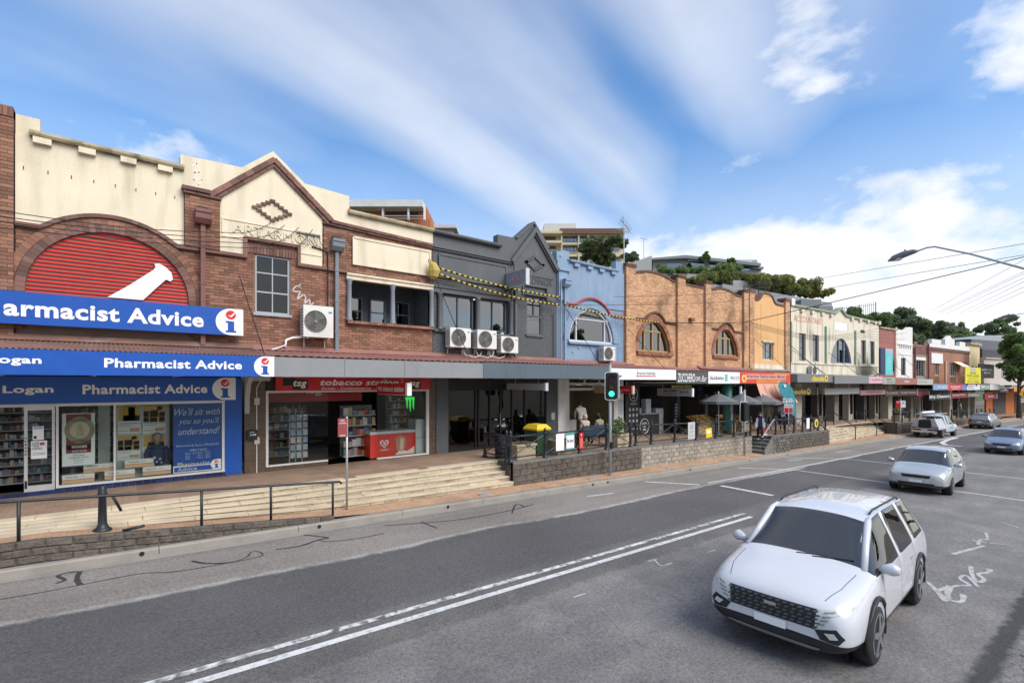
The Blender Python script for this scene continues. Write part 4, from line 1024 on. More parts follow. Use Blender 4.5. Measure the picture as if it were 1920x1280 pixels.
shelf('wall shelf of medicines seen through the pharmacy doorway', -3.2, -1.2, 17.3, .12, 2.1, 9, pal, dens=.07)
shelf('medicine shelf behind the sliding glass door', -1.15, -.2, 17.8, .12, 2.0, 8, pal, dens=.07)
shelf('deep shelf of packets behind the award poster', -.2, 1.0, 18.4, .12, 2.0, 8, pal, dens=.07)
# ================================================================== TOBACCONIST
TB = lambda x, y: fp(440 + x * .2708, 660 + y * .2708, 0)
ts = T('tobacconist_shopfront', 'tobacconist shopfront with red sign, white frames and brown tiled piers', 'shopfront', (6, 16, 0))
def tiled(parent, x0, x1, z0, z1, y=15.97, w=.15, h=.15):
 O('tile_core', B().box(x0, x1, y + .008, y + .2, z0, z1), M['grout'], parent)
 n = max(1, round((x1 - x0) / w)); m_ = max(1, round((z1 - z0) / h))
 for i in range(n):
  for j in range(m_):
   a = x0 + (x1 - x0) * i / n; c = z0 + (z1 - z0) * j / m_
   O('tile', B().box(a + .004, a + (x1 - x0) / n - .004, y, y + .012, c + .004, c + (z1 - z0) / m_ - .004), M['tile_brown'], parent)
tiled(ts, 2.91, 3.46, .0, 2.8); tiled(ts, 8.97, 9.24, .0, 2.8); tiled(ts, 3.47, 5.30, 0, .13, 15.985)
sb_ = O('sign_band', B().box(3.72, 8.95, 15.86, 15.98, 2.40, 2.82), M['sign_red'], ts)
O('lining', B().box(3.5, 8.95, 15.985, 16.1, 2.36, 2.84), M['black'], ts)
text('tobacco station', TB(582, 0)[0], TB(1120, 0)[0], 2.56, 2.75, 15.853, M['sign_white'], sb_, .03, .25)
text('Drinks - Confectioneries - Accessories', TB(590, 0)[0], TB(1110, 0)[0], 2.425, 2.50, 15.853, M['sign_white'], sb_, .015, .25)
for a, c in ((395, 498), (1195, 1275)):
 x0, x1 = TB(a, 0)[0], TB(c, 0)[0]
 O('logo_back', B().poly([(x0 - .02, 2.44), (x1 - .06, 2.44), (x1, 2.50), (x1, 2.74), (x0 + .04, 2.74)], 15.852, 15.86), M['black'], sb_)
 text('tsg', x0, x1 - .03, 2.47, 2.72, 15.847, M['sign_white'], sb_, .03, .2)
O('logo_back', B().box(TB(325, 0)[0], TB(410, 0)[0], 15.853, 15.86, 2.56, 2.79), M['black'], sb_)
fr = B(); a0, a1, a2, a3, a4 = 3.47, TB(645, 0)[0], TB(985, 0)[0], TB(1325, 0)[0], 8.96
fr.box(a0, a0 + .07, 15.96, 16.06, .13, 2.4); fr.box(a0 + .07, a1, 15.965, 16.06, .13, .18); fr.box(a3, a4, 15.96, 16.06, .02, 2.4); fr.box(a2, a3, 15.965, 16.06, .02, .07); fr.box(a0, a4, 15.955, 16.05, 2.34, 2.40)
O('window_frame', fr, M['frame_white'], ts)
O('window_pane', B().box(a0 + .07, a1, 16.0, 16.008, .18, 2.34), M['glass'], ts); O('window_pane', B().box(a2, a3, 16.0, 16.008, .07, 2.34), M['glass'], ts)
room(ts, 3.3, 9.1, 16.1, 21.5, .0, 2.84, mat('tobacconist_walls', (.16, .12, .11), .8, .1, 1, 0))
O('red_bulkhead', B().box(3.6, 7.0, 17.4, 17.45, 2.0, 2.84), M['sign_red'], ts)
text('tsg', 5.0, 5.6, 2.2, 2.5, 17.39, M['sign_white'], ts, .03, .2)
snack = [flat(c, .45) for c in ((.45, .20, .08), (.32, .06, .05), (.42, .34, .14), (.5, .5, .48), (.14, .18, .28), (.1, .2, .12), (.06, .05, .05), (.36, .26, .18), (.1, .09, .09))]
shelf('tall snack shelf with crisp packets inside the tobacconist door', TB(770, 0)[0] + .15, TB(960, 0)[0] + .35, 16.6, .1, 1.85, 5, snack, dens=.15)
shelf('dim shelf of goods deep inside the tobacconist', 3.6, 5.3, 18.2, .1, 1.9, 6, snack, dens=.13)
shelf('fridge shelf of drinks behind the right tobacconist window', 7.9, 8.9, 17.0, .9, 2.2, 5, snack, dens=.09)
cr = T('card_rack', 'white greeting card rack in the left tobacconist window', 'rack', (TB(465, 0)[0], 16.3, .2))
for i in range(3):
 x0 = TB(400 + i * 44, 0)[0]; O('rack_post', B().box(x0 - .01, x0 + .01, 16.34, 16.36, .05, 1.75), M['alu'], cr)
 for k in range(6):
  z0 = .28 + k * .235
  O('card', B().box(x0 + .015, TB(440 + i * 44, 0)[0] - .02, 16.28, 16.30, z0, z0 + .19), flat(random.choice(((.5, .5, .48), (.42, .44, .5), (.55, .5, .5), (.3, .36, .5))), .6), cr)
fz = T('ice_cream_freezer', 'red ice cream freezer with white heart logo in the tobacconist window', 'freezer', (TB(1100, 0)[0], 16.4, 0))
f0, f1 = TB(985, 0)[0] + .05, TB(1240, 0)[0] + .1
O('cabinet', B().box(f0 - .25, f1, 16.10, 16.75, .06, .86), flat((.60, .035, .025), .35), fz)
O('lid', B().box(f0 - .26, f1 + .01, 16.09, 16.76, .86, .95), flat((.5, .52, .53), .35), fz)
O('kick_strip', B().box(f0 - .22, f1 - .03, 16.13, 16.7, 0, .06), BK, fz)
def heart(cx, cz, s, y0, y1, b=None):
 pts = []
 for k in range(28):
  t_ = 2 * math.pi * k / 28; pts.append((cx + s * math.sin(t_) ** 3, cz + s / 16 * (13 * math.cos(t_) - 5 * math.cos(2 * t_) - 2 * math.cos(3 * t_) - math.cos(4 * t_))))
 return (b or B()).poly(pts, y0, y1)
hx_ = TB(1035, 0)[0] + .05
O('heart_logo', heart(hx_, .53, .16, 16.092, 16.098), WH, fz); O('heart_inner', heart(hx_, .53, .11, 16.086, 16.092), flat((.60, .035, .025), .35), fz); O('heart_core', heart(hx_, .535, .055, 16.08, 16.086), WH, fz)
text('STREETS', hx_ - .15, hx_ + .15, .28, .33, 16.09, WH, fz, .02)
ix = TB(1145, 0)[0] + .05
O('ice_cream_print', B().poly([(ix - .14, .25), (ix + .10, .22), (ix + .24, .45), (ix + .22, .70), (ix + .02, .80), (ix - .18, .68)], 16.09, 16.097), flat((.42, .20, .12), .5), fz); O('bite_print', B().poly([(ix - .02, .28), (ix + .12, .26), (ix + .15, .66), (ix, .70)], 16.085, 16.09), flat((.62, .45, .33), .5), fz)
O('splash_print', B().poly([(ix - .2, .10), (f1 - .03, .10), (f1 - .03, .34), (ix + .28, .20), (ix, .26)], 16.092, 16.098), flat((.7, .66, .62)), fz)
fr2 = T('drinks_fridge', 'narrow white fridge at the right end of the tobacconist window', 'fridge', (TB(1285, 0)[0], 16.4, 0))
O('cabinet', B().box(f1 + .08, a3 + .12, 16.2, 16.8, 0, 1.3), flat((.5, .52, .53), .4), fr2); O('door_seam', B().box(f1 + .10, a3 + .10, 16.195, 16.2, .62, .635), BK, fr2)
neon = T('neon_sign', 'glowing green three-clawed neon sign hanging in the tobacconist window', 'neon sign', (TB(1215, 0)[0], 16.05, 1.6))
NG = mat('green_neon', (.05, .8, .1), .4, .02, 1, 0, emit=(.04, 1.0, .12, .35))
for k, (x_, l_) in enumerate(((1195, .42), (1216, .55), (1238, .48))):
 nx = TB(x_, 0)[0]; ztop_ = 2.12
 O('claw', B().poly([(nx - .07, ztop_), (nx + .06, ztop_ + .015), (nx + .035, ztop_ - l_ * .5), (nx + .03, ztop_ - l_), (nx - .01, ztop_ - l_ * .6), (nx - .02, ztop_ - l_ * .25)], 16.03, 16.045), NG, neon)
hang = T('hanging_sign', 'red tobacconist sign box hanging across under the awning', 'sign', (6.95, 14.7, 2.25))
O('box', B().box(6.90, 7.02, 13.72, 15.82, 2.27, 2.62), M['sign_red'], hang); O('end_cap', B().box(6.885, 7.035, 13.60, 13.72, 2.25, 2.64), WH, hang)
O('edging', B().box(6.888, 7.03, 13.72, 15.82, 2.255, 2.27), M['frame_white'], hang)
fmap = lambda u, d, w_: (6.892, 15.82 - u, w_)
text('tobacco station', .45, 1.95, 2.36, 2.54, 0, WH, hang, .03, .2, fx=fmap); text('tsg', .08, .38, 2.36, 2.54, 0, WH, hang, .03, .2, fx=fmap)
for yy in (14.1, 15.4): O('hanger', B().tube([(6.96, yy, 2.62), (6.96, yy, 2.85)], .01, 6), M['steel'], hang)
O('mailbox', B().box(TB(80, 0)[0], TB(150, 0)[0], 15.87, 15.97, .98, 1.27), BK, ts); text('1/98', TB(100, 0)[0], TB(142, 0)[0], 1.10, 1.16, 15.865, WH, ts, .01); O('mail_slot', B().box(TB(98, 0)[0], TB(130, 0)[0], 15.865, 15.87, 1.20, 1.215), M['alu'], ts)
O('conduit', B().tube([(3.22, 15.95, .0), (3.22, 15.95, 2.5), (3.32, 15.95, 2.7), (3.6, 15.9, 2.78)], .017, 6), M['frame_white'], ts)
for z_ in (.85, 2.0): O('junction_box', B().box(3.15, 3.29, 15.90, 15.965, z_, z_ + .2), flat((.5, .45, .36)), ts)
O('awning_corbel', B().prof([(16, 2.8), (15.35, 2.8), (15.5, 2.68), (15.7, 2.55), (15.85, 2.2), (15.88, 1.75), (16, 1.75)], 2.90, 3.02), flat((.42, .41, .38), .7), ts)
O('cornice_block', B().box(2.88, 3.5, 15.6, 16.0, 2.70, 2.83), flat((.42, .41, .38), .7), ts)

awning('light grey fascia awning over the tobacconist', 3.10, 9.57, 2.80, 3.30, 3.60, mf=M['fascia_grey'], rib=.20)
awning('slate blue fascia awning over the charcoal shop', 9.58, 16.10, 2.80, 3.33, 3.60, mf=M['fascia_slate'], rib=.20)

# ================================================================== CHARCOAL BUILDING
gb_ = T('shop_building', 'charcoal painted building with BUILDINGS gable and three air conditioners', 'building', (12.4, 16, 0))
G0, G1 = 9.16, 15.55
GW = (13.75, 14.65, 4.72, 6.40); GV = (9.55, 12.75, 4.66, 6.02)
GM, GBm = M['grey'], M['grey_brick']
b = B(); grid_wall(b, G0, G1, 2.86, 8.2, 16.05, 16.35, [GW, GV]); O('wall', b, GM, gb_)
O('parapet', B().poly([(G0, 8.0), (G1, 8.0), (G1, 8.10), (14.98, 8.62), (14.16, 9.55), (13.26, 8.76), (12.20, 8.73), (12.20, 8.22), (G0, 8.22)], 16.054, 16.36), GM, gb_)
bricks(gb_, lambda z: cut(cut([(G0, G1)], *((13.70, 14.70) if 4.64 < z < 6.46 else (0, 0))), *((9.3, 12.90) if z > 4.6 else (0, 0))) if z < 6.25 else [], 3.6, 6.25, 16.036, GBm)
bricks(gb_, lambda z: [(G0, 12.9)] if not 6.56 < z < 7.5 else [(G0, 9.36), (12.66, 12.9)], 6.30, 7.70, 16.036, GBm)
O('gable_field', B().poly([(13.05, 6.3), (13.52, 6.3), (13.52, 6.86), (14.88, 6.86), (14.88, 6.3), (15.4, 6.3), (15.4, 7.75), (14.16, 9.1), (13.05, 7.85)], 16.01, 16.06), GM, gb_)
b = B(); band(b, [(12.85, 7.70), (14.16, 9.28), (15.50, 7.72)], .16, 15.86, 16.06); band(b, [(12.95, 7.62), (14.16, 9.10), (15.42, 7.64)], .07, 15.93, 16.06); O('gable_moulding', b, GM, gb_)
O('gable_cap', B().poly([(13.2, 8.72), (14.16, 9.55), (15.0, 8.62), (15.06, 8.68), (14.16, 9.66), (13.14, 8.78)], 15.98, 16.42), GM, gb_)
O('panel', B().box(9.42, 12.60, 16.0, 16.05, 6.62, 7.46), GM, gb_)
b = B(); band(b, [(9.42, 7.46), (12.60, 7.46), (12.60, 6.62), (9.42, 6.62), (9.42, 7.46)], .07, 15.97, 16.0); O('panel_moulding', b, GM, gb_)
b = B(); band(b, [(G0, 7.72), (12.9, 7.72)], .10, 15.92, 16.05); band(b, [(G0, 7.62), (12.9, 7.62)], .04, 15.96, 16.05); O('string_course', b, GM, gb_)
coping(gb_, G0, 12.32, 8.20, GM)
O('lintel', B().prof([(16.1, 6.26), (15.90, 6.26), (15.90, 6.20), (15.95, 6.16), (15.95, 6.02), (16.1, 6.02)], G0, 13.0), GM, gb_)
b = B(); band(b, [(13.1, 7.28), (15.3, 7.28)], .035, 15.98, 16.01); band(b, [(13.1, 7.28), (13.1, 6.34), (13.5, 6.34)], .035, 15.98, 16.01); string(b, [(12.95, 6.28), (13.50, 6.28), (13.50, 6.84), (14.90, 6.84), (14.90, 6.28), (15.5, 6.28)], .07, 15.95); O('panel_moulding', b, GM, gb_)
text('BUILDINGS', 13.22, 15.20, 6.94, 7.22, 15.985, mat('charcoal_letter', (.06, .072, .076), .6, .1), gb_, 0, name='gable_lettering')
for i in range(-4, 5):
 for s in (1, -1):
  h = (4 - abs(i)) * .072
  O('diamond_brick', B().box(14.18 + i * .12 - .072, 14.18 + i * .12 + .066, 15.95 + .004 * (i % 2), 16.012, 7.83 + s * h - .038, 7.83 + s * h + .036), GM, gb_)
w = sash(gb_, *GW, 16.09, flat((.10, .115, .12), .5), M['glass_up'], 1, 1, .055, trans=5.55, sill=GM)
O('glazing_bar', B().box(14.18, 14.22, 16.07, 16.09, 5.58, 6.35), flat((.10, .115, .12), .5), w)
b = B(); band(b, [(13.55, 6.46), (14.85, 6.46)], .09, 15.93, 16.05); O('window_hood', b, GM, gb_)
for a, c, n in ((9.6, 11.03, 2), (11.27, 12.70, 2)): sash(gb_, a, c, 4.72, 6.0, 16.14, flat((.09, .10, .11), .5), M['glass_up'], n, 1, .06, name='wide_window')
for x in (9.42, 11.15, 12.83): O('column', B().lathe((x, 15.97, 4.62), [(.13, 0), (.13, .06), (.10, .09), (.095, .12), (.085, 1.22), (.10, 1.27), (.12, 1.34), (.12, 1.40)], 14), GM, gb_, True)
O('sill', B().box(G0, 12.95, 15.90, 16.12, 4.56, 4.64), GM, gb_)
downpipe(gb_, 13.02, 3.6, 6.75, 15.93, GM); O('downpipe', B().tube([(12.86, 15.92, 4.6), (12.86, 15.92, 7.3)], .035, 8), GM, gb_)
O('conduit', B().tube([(15.32, 15.98, 3.7), (15.32, 15.98, 5.6), (15.22, 15.98, 5.72)], .02, 6), GM, gb_)
air_con('left one of the paired beige air conditioners on the charcoal building', 9.62, 3.98, .92, .72, .34)
air_con('right one of the paired beige air conditioners on the charcoal building', 10.85, 3.98, .92, .72, .34)
air_con('air conditioner with dark fan and white hub near the charcoal gable', 12.02, 3.86, .88, .66, .32)
for x_ in (10.3, 10.9, 11.5): O('hose', B().tube([(x_, 15.8, 3.95), (x_ + .1, 15.75, 3.72), (x_ + .45, 15.6, 3.62), (x_ + .8, 15.75, 3.70), (x_ + .95, 15.85, 3.9)], .022, 6), flat((.5, .49, .45)), gb_, True)
# shopfront
gs = T('charcoal_shopfront', 'black framed dark glass shopfront of the charcoal building', 'shopfront', (12.4, 16, 0))
O('pier', B().box(9.26, 9.78, 15.95, 16.2, 0, 2.84), GM, gs); O('pier', B().box(14.85, 15.50, 15.95, 16.2, 0, 2.84), GM, gs)
O('head', B().box(9.78, 14.85, 15.98, 16.2, 2.42, 2.84), M['black'], gs)
cols_ = [9.80, 11.05, 11.20, 11.75, 12.30, 12.90, 13.60, 14.83]
fb = B(); fb.box(9.78, 14.85, 15.97, 16.06, 0, .10); fb.box(9.78, 14.85, 15.97, 16.06, 2.34, 2.42)
for c in cols_: fb.box(c - .03, c + .03, 15.965, 16.07, .10, 2.34)
O('window_frame', fb, M['black'], gs)
for a, c in zip(cols_, cols_[1:]): O('window_pane', B().box(a + .03, c - .03, 16.01, 16.018, .10, 2.34), M['glass_dark'], gs)
O('door_handle', B().tube([(12.24, 15.93, .9), (12.24, 15.93, 1.4)], .014, 6), M['steel'], gs)
for x_ in (12.02, 12.42): O('sticker', B().box(x_, x_ + .1, 15.995, 16.005, 1.12, 1.16), WH, gs)
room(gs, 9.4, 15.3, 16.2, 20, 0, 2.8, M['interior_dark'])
O('meter_box', B().box(15.05, 15.25, 15.85, 15.95, 1.0, 1.32), flat((.45, .46, .46)), gs)
hang = T('hanging_sign', 'blank pale grey sign box hanging under the slate blue awning', 'sign', (12.6, 14.6, 2.35))
O('box', B().box(12.54, 12.66, 13.62, 15.9, 2.36, 2.62), flat((.34, .36, .38), .4), hang); O('end_cap', B().box(12.53, 12.67, 13.52, 13.62, 2.34, 2.64), flat((.5, .5, .5), .4), hang)
for yy in (14.0, 15.4): O('hanger', B().tube([(12.6, yy, 2.62), (12.6, yy, 2.85)], .01, 6), M['steel'], hang)
eco = T('projecting_sign', 'grey lightbox sign with pink rings jutting from the charcoal building', 'sign', (12.5, 15.3, 6.4))
ex = 12.55
O('box', B().box(ex, ex + .16, 14.72, 15.98, 6.55, 7.12), flat((.25, .27, .33), .35), eco)
ef = B();
for y0_, y1_, z0_, z1_ in ((14.68, 16.0, 7.12, 7.16), (14.68, 16.0, 6.51, 6.55), (14.66, 14.72, 6.51, 7.16)): ef.box(ex - .012, ex + .172, y0_, y1_, z0_, z1_)
O('frame', ef, M['alu'], eco)
for k in range(3): O('ring_print', B().ring((ex - .004, 15.62 - k * .28, 6.84), .12, .018, 18, 'x'), flat((.42, .22, .30)), eco)
O('bar_print', B().box(ex - .008, ex, 15.34, 15.37, 6.62, 7.05), flat((.6, .2, .25)), eco)
O('wall_bracket', B().tube([(ex + .08, 15.95, 6.45), (ex + .08, 15.5, 6.52)], .02, 6), BK, eco); O('cable', B().tube([(ex + .08, 15.96, 6.5), (ex + .08, 15.8, 6.25), (ex - .3, 15.95, 6.2), (ex - .4, 15.97, 6.4)], .014, 6), BK, eco)

# ================================================================== BLUE BUILDING
bb = T('shop_building', 'blue painted building with arched window and red arch moulding', 'building', (17.9, 16, 0))
BM = M['blue']; U0, U1 = 15.56, 20.32; BA = (17.90, 4.62)
b = B(); grid_wall(b, U0, U1, 2.86, 8.2, 16.05, 16.35, [(16.34, 19.46, 4.56, 6.18)]); O('wall', b, BM, bb)
O('parapet', B().poly([(U0, 8.15), (U1, 8.15), (U1, 8.80), (19.72, 8.80), (19.72, 8.20), (16.36, 8.20), (16.36, 8.72), (15.95, 8.72), (15.80, 8.62), (U0, 8.62)], 16.054, 16.36), BM, bb)
lp = [(U0, 6.32)] + arc(*BA, 2.0, 122, 58, 20) + [(U1, 6.32), (U1, 8.22), (U0, 8.22)]
O('render_panel', B().poly(lp, 16.0, 16.054), BM, bb)
def rows_blue(z):
 iv = [(U0 + .62, U1)]; h = 1.95 ** 2 - max(0, z - BA[1]) ** 2
 return cut(iv, BA[0] - math.sqrt(h), BA[0] + math.sqrt(h)) if h > 0 else iv
bricks(bb, rows_blue, 3.6, 6.30, 16.036, M['blue_brick'])
voussoirs(bb, *BA, 1.60, 1.93, 0, 180, 40, 16.0, 16.06, M['blue_brick'])
O('spandrel', B().poly([(16.30, 4.50)] + arc(*BA, 1.60, 180, 0, 28) + [(19.5, 4.50), (19.5, 6.26), (16.30, 6.26)], 16.02, 16.055), BM, bb)
b = B(); band(b, [(16.12, 6.30), (16.55, 6.30)] + arc(17.85, 5.05, 1.66, 128, 50, 16) + [(19.25, 6.02), (U1, 6.02)], .075, 15.93, 16.02); O('red_moulding', b, flat((.45, .06, .055), .6), bb)
coping(bb, 16.30, 19.75, 8.22, BM)
for x in (16.75, 17.65, 18.5, 19.4): O('coping_block', B().box(x - .17, x + .17, 15.88, 16.01, 8.05, 8.19), BM, bb)
O('pilaster', B().box(U0 + .02, 16.15, 15.93, 16.05, 6.4, 7.75), BM, bb); b = B(); band(b, [(U0, 7.78), (16.3, 7.78)], .09, 15.86, 16.05); O('pilaster_cap', b, BM, bb)
wb_ = O('arch_window', B().poly([(16.32, 4.62)] + arc(*BA, 1.56, 180, 0, 28)[1:-1] + [(19.46, 4.62)], 16.16, 16.166), M['glass_up'], bb)
b = B(); band(b, arc(*BA, 1.54, 180, 0, 28), .10, 16.08, 16.20); b.box(16.34, 19.46, 16.08, 16.2, 4.56, 4.66); b.box(16.85, 16.92, 16.1, 16.2, 4.66, 5.75); b.box(18.88, 18.95, 16.1, 16.2, 4.66, 5.75); b.box(16.92, 18.88, 16.1, 16.2, 5.64, 5.71)
O('frame', b, flat((.55, .57, .6), .5), wb_); O('sill', B().box(16.25, 19.55, 15.9, 16.1, 4.46, 4.555), BM, wb_); O('backing', B().box(16.3, 19.5, 16.5, 16.52, 4.5, 6.3), M['interior_dark'], wb_)
downpipe(bb, 15.92, 3.6, 7.0, 15.92, BM); O('conduit', B().tube([(15.70, 15.9, 3.65), (15.70, 15.9, 7.3)], .03, 8), M['steel'], bb)
for (x_, z_) in ((16.3, 8.35), (15.8, 8.45), (17.0, 4.3), (16.6, 4.1)): O('paint_chip', B().disc(x_, z_, .06, 15.992, 15.999, 7, .04), flat((.42, .40, .30), .9), bb)
air_con('small air conditioner low on the blue building', 18.25, 3.72, .85, .68, .32)
bs_ = T('open_shopfront', 'white framed open shopfront below the blue building', 'shopfront', (17.8, 16, 0))
for a, c in ((15.52, 16.20), (19.40, 20.3)): O('pier', B().box(a, c, 15.9, 16.25, 0, 2.85), M['white_paint'], bs_)
b = B(); b.box(16.2, 19.4, 15.95, 16.05, 2.28, 2.40); b.box(16.2, 19.4, 15.96, 16.04, 2.56, 2.64); b.box(16.2, 16.28, 15.96, 16.06, 0, 2.28)
for x_ in (16.2, 17.3, 18.35, 19.33): b.box(x_, x_ + .07, 15.96, 16.04, 2.64, 2.85)
O('frame', b, M['white_paint'], bs_); O('transom_glass', B().box(16.2, 19.4, 16.0, 16.006, 2.40, 2.56), M['glass'], bs_)
room(bs_, 15.7, 20.0, 16.25, 19.2, 0, 2.9, mat('olive_wall', (.30, .27, .17), .85, .08, 1, 0))
O('counter', B().box(16.3, 17.0, 16.2, 16.6, 0, .9), flat((.35, .33, .3)), bs_)
O('wall_grille', B().box(19.75, 20.1, 15.89, 15.9, 1.0, 1.8), flat((.5, .5, .5)), bs_)
# ================================================================== TAN BRICK ROW
tb = T('shop_building', 'tan brick building with dark-capped piers and two pointed arch windows', 'building', (26.5, 16, 0))
TA = ((22.95, 4.32, 1.50, 6.03), (30.72, 4.38, 1.58, 6.08))
def parab(c, z):                       # half width of the pointed arch at height z
 cx, z0, hw, zt_ = c; f = max(0, min(1, (z - z0) / (zt_ - z0))); return hw * math.sqrt(max(0, 1 - f ** 1.55))
def arch_pts(c, g=0, n=18):
 cx, z0, hw, zt_ = c; z1 = zt_ + g; L_ = []
 for i in range(n + 1):
  z = z0 + (z1 - z0) * (1 - (1 - i / n) ** 1.6); f = (z - z0) / (z1 - z0); L_.append((cx - (hw + g) * math.sqrt(max(0, 1 - f ** 1.55)), z))
 return L_ + [(2 * cx - x, z) for x, z in L_[-2::-1]]
b = B(); grid_wall(b, 20.33, 33.6, 2.9, 8.3, 16.05, 16.35, [(c[0] - c[2] - .02, c[0] + c[2] + .02, c[1], c[3] + .05) for c in TA]); O('wall', b, M['tan_mortar'], tb)
topz = lambda x: 8.42 + (.26 * math.sin(math.pi * (x - 21.2) / 3.5) if 21.2 < x < 24.7 else 0) + (.25 * math.sin(math.pi * (x - 28.8) / 3.4) if 28.8 < x < 32.2 else 0)
O('parapet', B().poly([(20.33, 8.2), (33.6, 8.2)] + [(x, topz(x)) for x in frange(33.6, 20.33, 50)], 16.053, 16.35), M['tan_mortar'], tb)
def rows_tan(z):
 iv = [(20.35, 33.6)]
 if z > 8.2:
  xs_ = [x for x in frange(20.35, 33.6, 260) if topz(x) > z + .03]; iv = []
  for x in xs_:
   if iv and x - iv[-1][1] < .06: iv[-1] = (iv[-1][0], x)
   else: iv.append((x, x))
 for c in TA:
  if c[1] - .02 < z < c[3] + .26: h = parab((c[0], c[1], c[2] + .26, c[3] + .26), z); iv = cut(iv, c[0] - h, c[0] + h)
 return iv
bricks(tb, rows_tan, 3.3, 8.6, 16.034, M['tan_brick'], 300)
for c in TA:
 a, o_ = arch_pts(c), arch_pts(c, .27)
 for i in range(len(a) - 1):
  O('arch_brick', B().poly([a[i], a[i + 1], o_[i + 1], o_[i]], 15.99 + .006 * (i % 2), 16.06), M['tan_trim'], tb)
 wn = O('arch_window', B().poly([a[0]] + a[1:-1] + [a[-1]], 16.20, 16.206), M['glass_up'], tb)
 fb = B(); band(fb, a, .09, 16.12, 16.23); cx, z0, hw, zt_ = c; cx2 = cx - .12
 fb.box(cx - hw, cx + hw, 16.12, 16.23, z0, z0 + .09)
 for x_ in (cx - .78, cx - .05, cx + .64): fb.box(x_, x_ + .085, 16.13, 16.22, z0 + .09, z0 + (1.12 if x_ != cx - .05 else 1.6))
 fb.box(cx - .78, cx + .72, 16.135, 16.22, z0 + 1.08, z0 + 1.17)
 O('frame', fb, flat((.36, .24, .10), .6), wn)
 O('curtain', B().box(cx - .7, cx + .6, 16.4, 16.42, z0, z0 + 1.1), flat((.30, .27, .2), .9), wn); O('backing', B().box(cx - hw, cx + hw, 16.6, 16.62, z0, zt_), M['interior_dark'], wn)
 O('spandrel', B().poly([(cx - hw - .3, z0)] + a + [(cx + hw + .3, z0), (cx + hw + .3, zt_ + .3), (cx - hw - .3, zt_ + .3)], 16.08, 16.10), M['tan_trim'], wn)
 for k in range(26): O('sill_brick', B().box(cx - hw - .08 + k * .127, cx - hw - .08 + k * .127 + .115, 15.90, 16.2, z0 - .19, z0 - .005), M['tan_trim'], tb)
 sc_ = [(cx - hw - .45, 6.02), (cx - .95, 6.05)] + [(cx - .62 + .31 * k, 6.05 + .46 * math.sin(math.pi * (k + 1) / 6.5)) for k in range(5)] + [(cx + 1.0, 6.03), (cx + hw + .6, 6.03)]
 sb = B(); string(sb, sc_, .10, 15.93); O('drip_course', sb, M['tan_dark'], tb)
for x0, x1, zc in ((20.36, 21.12, 8.80), (25.03, 25.82, 8.86), (28.05, 28.70, 8.90), (32.93, 33.58, 8.92)):
 O('pier', B().box(x0 + .01, x1 - .01, 15.905, 16.06, 3.3, zc - .16), M['tan_mortar'], tb)
 bricks(tb, lambda z: [(x0, x1)], 3.3, zc - .16, 15.89, M['tan_brick'])
 bricks(tb, lambda z: [(x0 - .04, x1 + .04)], zc - .16, zc + .03, 15.84, M['tan_dark'], depth=.5)
 O('pier_back', B().box(x0, x1, 16.04, 16.6, 7.9, zc - .1), M['tan_dark'], tb)
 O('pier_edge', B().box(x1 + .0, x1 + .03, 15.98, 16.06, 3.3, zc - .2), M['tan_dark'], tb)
for i, x in enumerate(frange(21.2, 32.85, 130)):
 if any(a - .05 < x < c + .05 for a, c in ((25.0, 25.82), (28.05, 28.7))): continue
 O('capping_brick', B().box(x, x + .078, 15.99, 16.4, topz(x) - .05, topz(x) + .06 + .012 * (i % 2)), M['tan_dark'], tb)
O('wall_vent', B().box(26.35, 26.75, 15.85, 16.05, 6.30, 6.46), flat((.2, .05, .035)), tb)

# ================================================================== ORANGE BUILDING
ob = T('shop_building', 'orange rendered narrow building with curved gable top', 'building', (36.9, 16, 0))
b = B(); grid_wall(b, 33.6, 40.3, 2.9, 8.3, 16.0, 16.35, [(35.85, 37.6, 4.28, 5.52)]); O('wall', b, M['orange'], ob)
gz = lambda x: 8.42 + .62 * math.exp(-((x - 36.6) / 1.05) ** 4)
O('parapet', B().poly([(33.6, 8.2), (40.3, 8.2)] + [(x, gz(x)) for x in frange(40.3, 33.6, 40)], 16.004, 16.35), M['orange'], ob)
b = B(); band(b, [(x, gz(x) + .03) for x in frange(34.5, 39.4, 36)], .12, 15.94, 16.4); O('coping', b, M['tan_dark'], ob)
for x0, x1 in ((33.75, 34.45), (39.45, 40.25)):
 O('pier', B().box(x0 + .01, x1 - .01, 15.91, 16.05, 3.3, 8.85), M['tan_mortar'], ob); bricks(ob, lambda z: [(x0, x1)], 3.3, 8.85, 15.895, M['tan_brick'])
 O('pier_cap', B().box(x0 - .04, x1 + .04, 15.85, 16.5, 8.85, 9.05), M['tan_dark'], ob)
O('panel_edge', B().box(35.58, 35.62, 15.985, 16.0, 5.8, 8.2), M['orange'], ob); O('panel_edge', B().box(38.3, 38.34, 15.985, 16.0, 4.2, 8.2), M['orange'], ob)
sash(ob, 35.85, 37.6, 4.28, 5.52, 16.12, flat((.5, .52, .54), .5), M['glass_up'], 2, 1, .07); O('hood', B().box(35.7, 37.8, 15.88, 16.0, 5.54, 5.66), M['stained'], ob)
O('ledge', B().box(33.8, 40.2, 15.75, 16.0, 3.5, 3.62), M['concrete'], ob); O('ledge_band', B().box(34.5, 39.4, 15.97, 16.0, 3.62, 3.95), M['stained'], ob)
O('downpipe', B().tube([(40.28, 15.9, 2.9), (40.28, 15.9, 8.8)], .05, 8), BK, ob)

